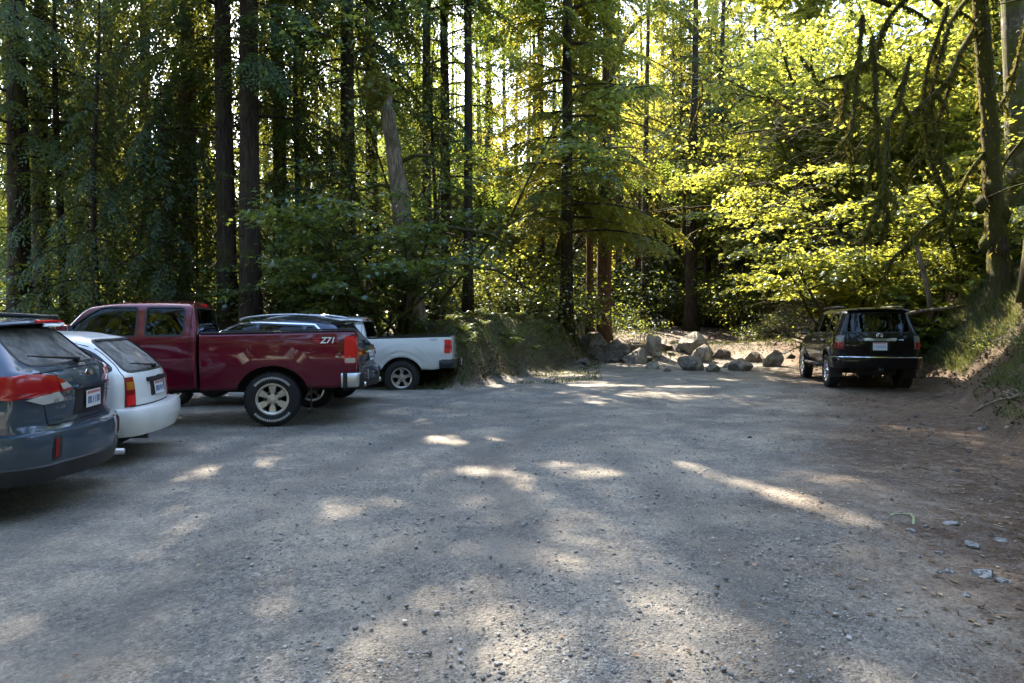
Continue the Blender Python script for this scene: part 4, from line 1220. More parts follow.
def gz(x, y):
    x = np.asarray(x, float); y = np.asarray(y, float)
    dl = poly_sd(x, y, LEFT_TOE); dr = poly_sd(x, y, RIGHT_TOE)
    # left: low forest floor, berm by the big fir
    berm = np.exp(-(np.abs(x - .6) / 4.2)**6) * smoothstep(14, 17, y) * (1 - smoothstep(33, 44, y))
    hl = .30 + 1.35 * berm + .35 * smoothstep(20, 45, y)
    z = np.where(dl > 0, hl * smoothstep(-.15, 1.0 + .9 * berm, dl) + .012 * np.maximum(dl - 4, 0), 0)
    hr = 2.45 * smoothstep(-.35, 2.5, dr) + .34 * np.maximum(dr - 1.2, 0)
    hr = np.minimum(hr, 9 + .05 * dr)
    far = 1 - .55 * smoothstep(26, 45, y)
    z = z + np.where(dr > 0, hr * far, 0)
    # debris heap under the boulders and the old road going on behind
    z = z + .62 * np.exp(-((y - 27.6) / 2.0)**2) * smoothstep(3.0, 5, x) * (1 - smoothstep(11.5, 14, x)) + .2 * smoothstep(40, 70, y)
    z = z + .5 * np.exp(-((y - 25.0) / 2.2)**2 - ((x - 10.8) / 1.6)**2)
    z = z + 1.15 * smoothstep(27, 41, y) * smoothstep(2.5, 6, x) * (1 - smoothstep(12, 17, x))
    out = np.maximum(dl, dr)
    z = z + fbm(x * .8, y * .8, 3) * .02 + fbm(x * 2.2, y * 2.2, 5) * np.where(out > 0, .06, .006) * smoothstep(-.5, 1.5, out + .5) + fbm(x * .5, y * .5, 9) * .14 * smoothstep(0, 2, out) + fbm(x * 4.1, y * 4.1, 15) * .085 * smoothstep(0, 1, out)
    return z

def build_ground():
    def axis(lim, near, far_, flat=0):
        a = [0.0]
        while a[-1] < lim: a.append(a[-1] + near + (far_ - near) * min(1, max(0, a[-1] - flat) / 60.0)**1.3)
        return np.array(a)
    ys = np.concatenate([-axis(12, .5, .5)[1:][::-1], axis(150, .15, 3.0, 33)])
    xp = axis(110, .16, 4.0, 13); xs = np.concatenate([-xp[1:][::-1], xp])
    X, Y = np.meshgrid(xs, ys); Z = gz(X, Y)
    h, w = X.shape
    V = np.stack([X, Y, Z], -1).reshape(-1, 3)
    i = np.arange(h - 1)[:, None] * w; j = np.arange(w - 1)[None]
    F = np.stack([i + j, i + j + 1, i + w + j + 1, i + w + j], -1).reshape(-1, 4)
    dl = poly_sd(X, Y, LEFT_TOE); dr = poly_sd(X, Y, RIGHT_TOE)
    n1 = fbm(X * 1.5, Y * 1.5, 21)
    soil = smoothstep(-.3, .35, np.maximum(dl, dr) + n1 * .35)
    # needle litter drifting onto the gravel on the right
    lit = smoothstep(-3.9, -1.3, dr + n1 * .9) * (Y > -5)
    lit = np.maximum(lit, .75 * smoothstep(24, 26.5, Y + n1) * smoothstep(2.5, 4.5, X))
    moss = smoothstep(.2, 1.2, dl + n1 * .5) * (.45 + .55 * np.exp(-((X - .2) / 3.5)**2)) + smoothstep(.8, 2.5, dr + n1) * .35
    # wheel-worn tracks sweeping out of the parking row
    tr = np.zeros_like(X)
    for cx, cy, r in ((13.4, 4.7, 15.5), (13.4, 4.7, 14.0), (13.0, 6.0, 16.6), (-6, 22, 12.5), (-6, 22, 14.0), (9.5, 30, 19.0), (9.5, 30, 20.5), (-9, 5.5, 10.5), (-9, 5.5, 9.0)):
        d = np.abs(np.hypot(X - cx, Y - cy) - r)
        tr = np.maximum(tr, np.exp(-(d / .24)**2) * (.72 + .28 * np.sin(X * .9 + Y * .7 + r)))
    tr *= (np.maximum(dl, dr) < 0)
    V[:, 2] -= .018 * tr.ravel()
    o = np_obj('ground', V, [F], ground_mat(), None, True, attr={'soil': ('POINT', soil.ravel()), 'litter': ('POINT', lit.ravel()), 'moss': ('POINT', np.clip(moss, 0, 1).ravel()), 'track': ('POINT', tr.ravel())})
    tag(o, 'pale grey gravel lot running up to brown forest floor and banks', 'ground', kind='structure')
    return o

def ground_mat():
    m, nt, out = new_mat('ground')
    wp = worldpos(nt)
    n_big = noise(nt, .45, 4, .55, wp); n_mid = noise(nt, 2.3, 5, .6, wp); n_f = noise(nt, 38, 4, .65, wp); n_ff = noise(nt, 130, 3, .6, wp)
    vo = nt.nodes.new('ShaderNodeTexVoronoi'); vo.inputs['Scale'].default_value = 42; nt.links.new(wp, vo.inputs['Vector'])
    vo2 = nt.nodes.new('ShaderNodeTexVoronoi'); vo2.inputs['Scale'].default_value = 95; nt.links.new(wp, vo2.inputs['Vector'])
    sp = ramp(nt, vo.outputs['Color'], [(0, .50), (.6, 1.0), (1, 1.40)])
    sp2 = ramp(nt, vo2.outputs['Color'], [(0, .55), (.6, 1.0), (1, 1.35)])
    n_pat = noise(nt, .9, 6, .68, wp)
    fine = ramp(nt, n_mid, [(.34, (.245, .220, .182)), (.66, (.385, .335, .258))])      # dusty fines
    coarse = ramp(nt, n_mid, [(.34, (.188, .180, .163)), (.66, (.285, .267, .232))])    # washed-out stones
    loose = ramp(nt, n_pat, [(.40, 0.0), (.58, 1.0)])
    g = mixc(nt, loose, fine, coarse)
    g = mixc(nt, 1.0, g, ramp(nt, n_big, [(.32, .80), (.66, .95)]), 'MULTIPLY')
    amt = math_n(nt, 'MULTIPLY_ADD', loose, .5, .45, clamp=True)
    g = mixc(nt, amt, g, mixc(nt, 1.0, g, sp, 'MULTIPLY'))
    g = mixc(nt, .8, g, mixc(nt, 1.0, g, sp2, 'MULTIPLY'))
    tr = attr_f(nt, 'track')
    g = mixc(nt, math_n(nt, 'MULTIPLY', tr, ramp(nt, n_mid, [(.30, .50), (.60, .92)])), g, (.125, .116, .102))
    li = attr_f(nt, 'litter')
    lc = ramp(nt, n_f, [(.3, (.034, .021, .013)), (.55, (.085, .052, .032)), (.75, (.15, .10, .065))])
    lm = math_n(nt, 'MULTIPLY', li, ramp(nt, noise(nt, 5.5, 6, .7, wp), [(.34, .50), (.56, 1.0)]), clamp=True)
    g = mixc(nt, lm, g, lc)
    soilc = ramp(nt, n_f, [(.3, (.03, .021, .014)), (.55, (.075, .052, .032)), (.8, (.15, .11, .07))])
    s = attr_f(nt, 'soil')
    g = mixc(nt, s, g, soilc)
    mo = attr_f(nt, 'moss')
    mm = math_n(nt, 'MULTIPLY', mo, ramp(nt, noise(nt, 1.6, 5, .65, wp), [(.36, .0), (.52, 1.0)]), clamp=True)
    mc = ramp(nt, n_f, [(.3, (.030, .040, .010)), (.7, (.11, .12, .03))])
    g = mixc(nt, mm, g, mc)
    hgt = math_n(nt, 'ADD', math_n(nt, 'MULTIPLY', vo.outputs['Distance'], -.9), math_n(nt, 'ADD', math_n(nt, 'MULTIPLY', n_f, 1.0), math_n(nt, 'MULTIPLY', vo2.outputs['Distance'], -.5)))
    hgt = math_n(nt, 'MULTIPLY', hgt, math_n(nt, 'MULTIPLY_ADD', loose, .7, .5))
    b = bump(nt, hgt, .95, .016)
    b = bump(nt, n_mid, .5, .05, b)
    principled(nt, out, g, .92, 0, .25, b)
    return m

def stone_template(seed, sub=1, flat=.6):
    bm = bmesh.new(); bmesh.ops.create_icosphere(bm, subdivisions=sub, radius=1.0)
    g = np.random.default_rng(seed)
    V = np.array([v.co[:] for v in bm.verts]); F = np.array([[v.index for v in f.verts] for f in bm.faces]); bm.free()
    for _ in range(9):
        n = g.normal(size=3); n /= np.linalg.norm(n); d = g.uniform(.55, .85)
        s = V @ n; V = V - np.outer(np.maximum(s - d, 0), n)
    V *= np.array([1, g.uniform(.6, .9), flat])
    return V, F

def rock_mesh(seed, size, sub=4, cuts=14, rough=.05):
    bm = bmesh.new(); bmesh.ops.create_icosphere(bm, subdivisions=sub, radius=1.0)
    g = np.random.default_rng(seed)
    V = np.array([v.co[:] for v in bm.verts]); F = np.array([[v.index for v in f.verts] for f in bm.faces]); bm.free()
    for _ in range(cuts):
        n = g.normal(size=3); n[2] *= .8; n /= np.linalg.norm(n); d = g.uniform(.42, .84)
        s = V @ n; V = V - np.outer(np.maximum(s - d, 0) * .985, n)
    a = g.uniform(0, 6, 9)
    for k, f in enumerate((3, 7, 15)):
        w = np.sin(V[:, 0] * f + a[k]) * np.sin(V[:, 1] * f * 1.1 + a[k + 3]) * np.sin(V[:, 2] * f * .9 + a[k + 6])
        V = V * (1 + rough * w / (k + 1))[:, None]
    V += g.normal(size=V.shape) * .006
    return V * np.array(size), F

def inst_mesh(name, T, pos, scl, rot, mats, idx=None, attr=None, kind='stuff', label=None, cat=None):
    """merge many copies of small templates T=[(V,F)..] into one mesh"""
    Vs, Fs = [], []; n = 0; at = []
    which = rng.integers(0, len(T), len(pos)) if idx is None else idx
    for t, (V, F) in enumerate(T):
        sel = np.where(which == t)[0]
        if not len(sel): continue
        c, s = np.cos(rot[sel]), np.sin(rot[sel])
        x = V[None, :, 0] * c[:, None] - V[None, :, 1] * s[:, None]; y = V[None, :, 0] * s[:, None] + V[None, :, 1] * c[:, None]
        z = np.broadcast_to(V[None, :, 2], x.shape)
        A = np.stack([x, y, z], -1) * scl[sel][:, None, None] + pos[sel][:, None]
        k = len(V); off = (np.arange(len(sel)) * k)[:, None, None] + n
        Vs.append(A.reshape(-1, 3)); Fs.append((F[None] + off).reshape(-1, F.shape[1])); n += len(sel) * k
        at.append(np.repeat(rng.random(len(sel)), len(F)))
    o = np_obj(name, np.concatenate(Vs), [np.concatenate(Fs)], mats, None, False, attr={'v': ('FACE', np.concatenate(at))})
    tag(o, label, cat, kind=kind)
    return o

def rock_mat(name, dark, light, moss=0.0):
    m, nt, out = new_mat(name)
    co = objco(nt)
    n1 = noise(nt, 3.0, 8, .65, co); n2 = noise(nt, 22, 5, .6, co)
    c = ramp(nt, n1, [(.32, dark), (.66, light)])
    c = mixc(nt, ramp(nt, n2, [(.55, 0.0), (.7, .5)]), c, [q * .45 for q in dark])
    if moss:
        geo = nt.nodes.new('ShaderNodeNewGeometry'); sp = nt.nodes.new('ShaderNodeSeparateXYZ'); nt.links.new(geo.outputs['Normal'], sp.inputs[0])
        f = math_n(nt, 'MULTIPLY', math_n(nt, 'MULTIPLY_ADD', noise(nt, 2.0, 5, .6, co), 4, -2.1, clamp=True), moss, clamp=True)
        c = mixc(nt, f, c, (.07, .075, .02))
    cr = ramp(nt, noise(nt, 1.7, 9, .75, co), [(.475, 0.0), (.50, .45), (.525, 0.0)])      # dark fractures
    c = mixc(nt, cr, c, [q * .5 for q in dark])
    principled(nt, out, c, .9, 0, .3, bump(nt, math_n(nt, 'SUBTRACT', math_n(nt, 'ADD', n1, math_n(nt, 'MULTIPLY', n2, .5)), math_n(nt, 'MULTIPLY', cr, .6)), 1.0, .08))
    return m

def speck_mat(name, stops, rough=.9):
    m, nt, out = new_mat(name)
    c = ramp(nt, attr_f(nt, 'v'), stops)
    principled(nt, out, c, rough, 0, .3)
    return m

def build_ground_detail():
    g = np.random.default_rng(11)
    # loose gravel, denser close to the camera
    n = 26000
    d = 2.2 + 15 * g.random(n)**1.7; a = (g.random(n) - .5) * 1.5
    x = d * np.tan(a * .62); y = d
    ok = (np.maximum(poly_sd(x, y, LEFT_TOE), poly_sd(x, y, RIGHT_TOE)) < .6)
    x, y = x[ok], y[ok]
    dens = fbm(x * .9, y * .9, 31)
    ok = g.random(len(x)) < np.clip(.55 + .6 * dens, .08, 1); x, y = x[ok], y[ok]
    dr = poly_sd(x, y, RIGHT_TOE)
    s = .0045 + .006 * g.random(len(x))**2 + .016 * g.random(len(x))**14 + .016 * (g.random(len(x))**5) * smoothstep(-2.8, -.5, dr)
    T = [stone_template(k) for k in range(5)]
    pos = np.stack([x, y, gz(x, y) + s * .25], -1)
    inst_mesh('gravel', T, pos, s, g.uniform(0, 6.28, len(x)), speck_mat('gravel_stone', [(0, (.10, .105, .11)), (.5, (.23, .23, .225)), (.9, (.34, .325, .30)), (1, (.42, .41, .39))]), label='loose grey gravel stones scattered over the lot', cat='gravel')
    # needles, twigs and dead leaves on the right edge and round the lot
    n = 30000
    y = 1.5 + 24 * g.random(n)**1.3; t = g.normal(size=n) * 1.0
    edge = np.interp(y, [p[1] for p in RIGHT_TOE[:8]], [p[0] for p in RIGHT_TOE[:8]])
    x = edge - .7 + t * (1 + .05 * y)
    L = .012 + .032 * g.random(n)**2
    q = np.array([[-1, -.09, 0], [1, -.06, .03], [1, .06, .06], [-1, .09, .05]], float); leaf = np.array([[-1, 0, 0], [0, -.6, .2], [1, 0, .1], [0, .6, .25]], float)
    T = [(q, np.array([[0, 1, 2, 3]])), (leaf * .7, np.array([[0, 1, 2, 3]]))]
    pos = np.stack([x, y, gz(x, y) + .006], -1)
    inst_mesh('litter', T, pos, L, g.uniform(0, 6.28, n), speck_mat('litter_mat', [(0, (.05, .03, .018)), (.5, (.12, .075, .045)), (.85, (.22, .15, .09)), (1, (.36, .29, .2))]), idx=(g.random(n) < .3).astype(int), label='brown needles and dead leaves along the foot of the right bank', cat='forest litter')
    # dead leaves dotted over the lot
    n = 230
    y = 2.6 + 20 * g.random(n)**1.2; x = (g.random(n) - .5) * 1.5 * y
    ok = (np.maximum(poly_sd(x, y, LEFT_TOE), poly_sd(x, y, RIGHT_TOE)) < 0); x, y = x[ok], y[ok]
    pos = np.stack([x, y, gz(x, y) + .008], -1)
    inst_mesh('leaf_litter', [(leaf, np.array([[0, 1, 2, 3]]))], pos, .010 + .018 * g.random(len(x)), g.uniform(0, 6.28, len(x)), speck_mat('dead_leaf', [(0, (.10, .055, .03)), (.6, (.30, .19, .11)), (1, (.42, .30, .18))]), label='dry fallen leaves dotted over the gravel lot', cat='fallen leaves')

STONE_SPOTS = [(990, 578, .16, 'broad pale flat stone half sunk in the litter near the frame edge'), (953, 575, .07, 'small bluish flat stone left of the broad pale stone'), (975, 549, .13, 'flat blue grey stone just above the broad pale one'),
               (953, 526, .12, 'long flat grey stone right of the green paint mark'), (929, 529, .055, 'dark rounded stone just right of the green paint mark'), (914, 533, .075, 'whitish stone just below the green paint mark'),
               (1006, 543, .09, 'bluish stone on the brown litter at the frame edge'), (944, 556, .07, 'pale blue stone below the long flat grey one'), (924, 560, .05, 'lone small blue stone out on the gravel below the paint mark'),
               (1008, 585, .10, 'grey stone right behind the broad pale stone'), (972, 600, .07, 'bluish pebble at the lower end of the stony patch'), (945, 575, .05, 'smallest round stone in the stony patch'), (985, 430, .14, 'round grey stone at the foot of the dark bank'), (1010, 428, .10, 'mossy grey stone above the sticks on the bank')]

def place_on_ground(xp, yp):
    """ground point seen at a picture position"""
    dx, dz = (xp - 512) / FPX, (HORIZON - yp) / FPX
    t = np.linspace(1.5, 90, 6000)
    hz = gz(dx * t, t); ray_z = CAM_H + dz * t
    k = np.argmax(ray_z < hz)
    if k == 0: k = len(t) - 1
    return dx * t[k], t[k], float(hz[k])

BOULDERS = [  # px, py_base, width px, height px, label, moss
    (597, 361, 34, 27, 'weathered brown boulder against the end of the mossy berm', .5),
    (621, 362, 30, 20, 'low brown slab of rock right of the berm boulder', .4),
    (655, 358, 26, 27, 'upright jagged grey boulder, taller of the left pair', .3),
    (636, 364, 24, 17, 'dark squat boulder in front of the jagged upright one', .2),
    (702, 356, 40, 24, 'largest pale grey boulder in the middle of the row', .2),
    (680, 352, 14, 13, 'small pale rock touching the largest boulder on its left', .1),
    (704, 362, 22, 16, 'sunlit wedge of rock in front of the largest boulder', .1),
    (692, 371, 26, 16, 'dark angular boulder nearest the lot', .0),
    (742, 371, 28, 17, 'flat topped grey boulder alone right of the row', .1),
    (777, 367, 18, 16, 'pale rounded rock on the debris by the black wagon', .1),
    (667, 372, 10, 5, 'small flat rock lying on the gravel before the row', .0)]

def build_rocks():
    rm = [rock_mat('rock_grey', (.16, .138, .112), (.40, .355, .29), .5), rock_mat('rock_mossy', (.10, .085, .07), (.26, .22, .18), 1.0)]
    for k, (xp, yp, wp, hp, lab, moss) in enumerate(BOULDERS):
        x, y, z = place_on_ground(xp, yp)
        w = wp / FPX * y; h = hp / FPX * y
        V, F = rock_mesh(50 + k, (w * .62, w * .55, h * .80), 4)
        V[:, 2] += h * .5 - h * .14
        o = np_obj('boulder', V, [F], rm[1] if moss > .3 else rm[0], None, True)
        o.data.set_sharp_from_angle(angle=R(28))
        o.location = (x, y + w * .4, z - .05); o.rotation_euler = (0, 0, k * 1.3)
        o.rotation_euler = (0, 0, .35 * math.sin(k * 2.1))
        tag(o, lab, 'boulder', 'boulders closing off the old road')
    g = np.random.default_rng(67)
    for k, (xp, yp, w, lab) in enumerate(((612, 349, .55, 'brown block leaning behind the low brown slab'), (632, 352, .42, 'small upright rock between the slab and the jagged boulder'), (666, 350, .50, 'pale sunlit block between the jagged boulder and the largest one'), (722, 358, .48, 'sunlit angular rock just right of the largest boulder'),
                                          (713, 372, .30, 'small dark rock in front of the sunlit wedge'), (757, 362, .45, 'tan rock on the debris behind the flat topped boulder'), (729, 368, .28, 'low pale rock left of the flat topped boulder'), (790, 358, .40, 'tan rock high on the debris left of the black wagon'), (652, 369, .34, 'brown rock low in front of the jagged boulder'), (586, 366, .40, 'mossy rock at the foot of the berm'))):
        x, y, z = place_on_ground(xp, yp); V, F = rock_mesh(230 + k, (w, w * .8, w * .62), 4, 15, .06)
        o = np_obj('boulder', V, [F], rm[k % 2], None, True); o.data.set_sharp_from_angle(angle=R(28)); o.location = (x, y + w * .5, z + w * .18); o.rotation_euler = (.2 * math.sin(k * 3), .2 * math.cos(k * 2), k * .8)
        tag(o, lab, 'boulder', 'boulders closing off the old road')
    g = np.random.default_rng(61); protos = []
    for k in range(26):
        x = g.uniform(3.6, 11.2); y = g.uniform(24.6, 29.5); w = g.uniform(.12, .34)
        if k < 5:
            V, F = rock_mesh(150 + k, (1.0, .8, .55), 3, 13, .05); o = np_obj('rock', V, [F], rm[0], None, True); o.data.set_sharp_from_angle(angle=R(28)); protos.append(o)
        else: o = link(protos[k % 5].copy())
        o.location = (x, y, float(gz(x, y)) + w * .15); o.scale = (w, w, w); o.rotation_euler = (0, 0, g.uniform(0, 6.28)); tag(o, 'small rock half buried in the debris among the boulders', 'rock', 'small rocks among the boulders')
    protos = []
    for k in range(60):
        y = 2.6 + 12 * g.random()**1.6; x = float(np.interp(y, [p_[1] for p_ in RIGHT_TOE[:6]], [p_[0] for p_ in RIGHT_TOE[:6]])) - 1.3 + g.normal() * .8; w = g.uniform(.015, .05)
        if k < 4:
            V, F = rock_mesh(190 + k, (1.0, .75, .5), 2, 12, .04); o = np_obj('cobble', V, [F], rock_mat('cobble', (.10, .105, .11), (.27, .275, .27)), None, True); o.data.set_sharp_from_angle(angle=R(28)); protos.append(o)
        else: o = link(protos[k % 4].copy())
        o.location = (x, y, float(gz(x, y)) + w * .2); o.scale = (w, w, w); o.rotation_euler = (0, 0, g.uniform(0, 6.28)); tag(o, 'small loose cobble in the brown litter along the right edge', 'cobble', 'small cobbles in the right-hand litter')
    sm = rock_mat('stone_blue', (.20, .205, .205), (.38, .385, .375))
    for k, (xp, yp, w, lab) in enumerate(STONE_SPOTS):
        x, y, z = place_on_ground(xp, yp)
        V, F = rock_mesh(90 + k, (w * .62, w * .45, w * .22), 3, 12, .03)
        o = np_obj('stone', V, [F], sm, None, True); o.data.set_sharp_from_angle(angle=R(25))
        o.location = (x, y, z + w * .06); o.rotation_euler = (0, 0, k * .9)
        tag(o, lab, 'stone', 'loose stones along the right edge of the lot')
    # spray-paint mark
    m, nt, out = new_mat('lime_paint')
    f = ramp(nt, noise(nt, 60, 4, .7, worldpos(nt)), [(.42, 0.0), (.56, 1.0)])
    c = mixc(nt, f, (.20, .20, .18), (.15, .25, .06)); principled(nt, out, c, .8)
    pts = []
    for a, b in (((892, 519), (897, 516)), ((897, 516), (914, 516)), ((914, 516), (917, 520)), ((917, 520), (917, 527))):
        for t in np.linspace(0, 1, 6): pts.append((a[0] + (b[0] - a[0]) * t, a[1] + (b[1] - a[1]) * t))
    P = np.array([place_on_ground(*p) for p in pts]); T = np.gradient(P[:, :2], axis=0); T /= np.linalg.norm(T, axis=1)[:, None] + 1e-9
    N = np.stack([-T[:, 1], T[:, 0]], -1) * .009
    A = P.copy(); B = P.copy(); A[:, :2] += N; B[:, :2] -= N
    A[:, 2] = gz(A[:, 0], A[:, 1]) + .006; B[:, 2] = gz(B[:, 0], B[:, 1]) + .006
    n = len(P); i = np.arange(n - 1)
    o = np_obj('paint_mark', np.concatenate([A, B]), [np.stack([i, i + n, i + n + 1, i + 1], -1)], m)
    tag(o, 'hooked line of lime green paint sprayed on the gravel', 'paint mark')
    # sticks on the right bank
    stm = bark_mat('dead_wood', (.10, .08, .06), (.32, .28, .22))
    for k, (a, b, r, lab) in enumerate((((975, 415), (1040, 388), .022, 'long bare stick lying slanted on the bank, nearest the lot'), ((985, 405), (1040, 378), .012, 'thin pale stick just above the long slanted one'), ((930, 445), (975, 452), .012, 'bent brown twig lying on the litter below the bank'),
                                  ((1000, 395), (1035, 399), .014, 'short grey stick crossing the pale one'), ((985, 612), (998, 622), .006, 'straight pale twig by the stony patch'), ((905, 470), (935, 473), .008, 'faint straight twig out on the brown litter'))):
        p0 = np.array(place_on_ground(*a)); p1 = np.array(place_on_ground(*b))
        q = np.linspace(0, 1, 8)[:, None]; P = p0 + (p1 - p0) * q; g = np.random.default_rng(k)
        P[:, :2] += g.normal(size=(8, 2)) * .015; P[:, 2] = gz(P[:, 0], P[:, 1]) + r * 1.2 + .02 * np.sin(q[:, 0] * 3)
        mb = MB(); mb.tube(P, np.linspace(r, r * .5, 8), 7, lump=.15, seed=k)
        if r > .011:
            for s in (2, 4, 5): 
                d = np.array([g.normal() * .1, g.normal() * .1, .06]); mb.tube([P[s], P[s] + d, P[s] + d * 1.8 + np.array([.04, .03, -.03])], [r * .5, r * .35, r * .2], 5)
        o = mb.build('stick', stm, None, True); tag(o, lab, 'stick', 'dead sticks on and below the right bank')
    # fallen log behind the boulders, drift log by the wagon
    for k, (a, b, r, lab) in enumerate((((613, 338), (672, 336), .32, 'grey fallen log lying across the old road behind the boulders'),)):
        p0 = np.array(place_on_ground(a[0], 346)); D0 = p0[1] + 8
        P = np.array([(px(a[0] + (b[0] - a[0]) * t, D0), D0 + .4 * t, 0) for t in np.linspace(0, 1, 9)]); P[:, 2] = gz(P[:, 0], P[:, 1]).max() + r * .75
        mb = MB(); mb.tube(P, np.linspace(r, r * .85, 9), 14, lump=.06, seed=4)
        o = mb.build('fallen_log', stm, None, True); tag(o, lab, 'log')
# ------------------------------------------------------------------ vegetation kit
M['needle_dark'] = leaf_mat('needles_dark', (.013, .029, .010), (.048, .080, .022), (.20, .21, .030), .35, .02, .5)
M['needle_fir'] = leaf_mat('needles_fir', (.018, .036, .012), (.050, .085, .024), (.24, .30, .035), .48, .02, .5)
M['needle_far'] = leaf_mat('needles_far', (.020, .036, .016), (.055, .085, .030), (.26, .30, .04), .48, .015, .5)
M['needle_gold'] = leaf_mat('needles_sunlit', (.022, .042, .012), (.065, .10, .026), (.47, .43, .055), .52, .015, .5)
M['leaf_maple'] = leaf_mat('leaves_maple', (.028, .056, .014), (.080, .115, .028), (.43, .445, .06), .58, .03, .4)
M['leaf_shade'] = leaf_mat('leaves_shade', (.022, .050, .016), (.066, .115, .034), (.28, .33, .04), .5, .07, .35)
M['leaf_shrub'] = leaf_mat('leaves_shrub', (.025, .052, .014), (.075, .115, .030), (.32, .36, .035), .50, .06, .4)
M['fern'] = leaf_mat('fern_leaves', (.024, .046, .012), (.075, .110, .028), (.28, .32, .04), .45, .05, .4)
M['grass'] = leaf_mat('grass_blades', (.028, .042, .011), (.085, .098, .032), (.17, .18, .045), .35, .03, .5)
M['moss'] = leaf_mat('hanging_moss', (.030, .030, .008), (.090, .085, .022), (.20, .17, .03), .40, .0, .6)
M['bark_fir'] = bark_mat('bark_fir', (.014, .010, .008), (.066, .048, .035), .14)
M['bark_red'] = bark_mat('bark_cedar', (.040, .022, .014), (.16, .085, .050), .12)
M['bark_moss'] = bark_mat('bark_mossy', (.016, .012, .009), (.075, .055, .038), .50, (.075, .075, .016))
M['bark_grey'] = bark_mat('bark_grey', (.035, .030, .025), (.14, .12, .10), .40, lichen=.35)
M['bark_snag'] = bark_mat('bark_snag', (.045, .034, .026), (.31, .24, .17), .18, (.05, .05, .014), scale=9)
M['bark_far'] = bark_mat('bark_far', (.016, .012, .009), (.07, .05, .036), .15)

def unit(a):
    return a / (np.linalg.norm(a, axis=-1, keepdims=True) + 1e-9)

def diamonds(p, d, n, L, W):
    """leaf diamonds: base p, direction d, normal n"""
    s = unit(np.cross(n, d))
    L = L[:, None]; W = W[:, None]
    return np.stack([p, p + d * L * .45 + s * W, p + d * L, p + d * L * .45 - s * W], 1)

def trunk_pts(H, lean=(0, 0), wob=.15, g=None, k=18, curve=0.0):
    t = np.linspace(0, 1, k)
    a = g.uniform(0, 6.28, 4)
    x = lean[0] * t * H + wob * np.sin(t * 5 + a[0]) * t + curve * np.sin(t * math.pi)
    y = lean[1] * t * H + wob * np.sin(t * 4.3 + a[1]) * t
    return np.stack([x, y, t * H - .3 * (1 - t)], -1), t

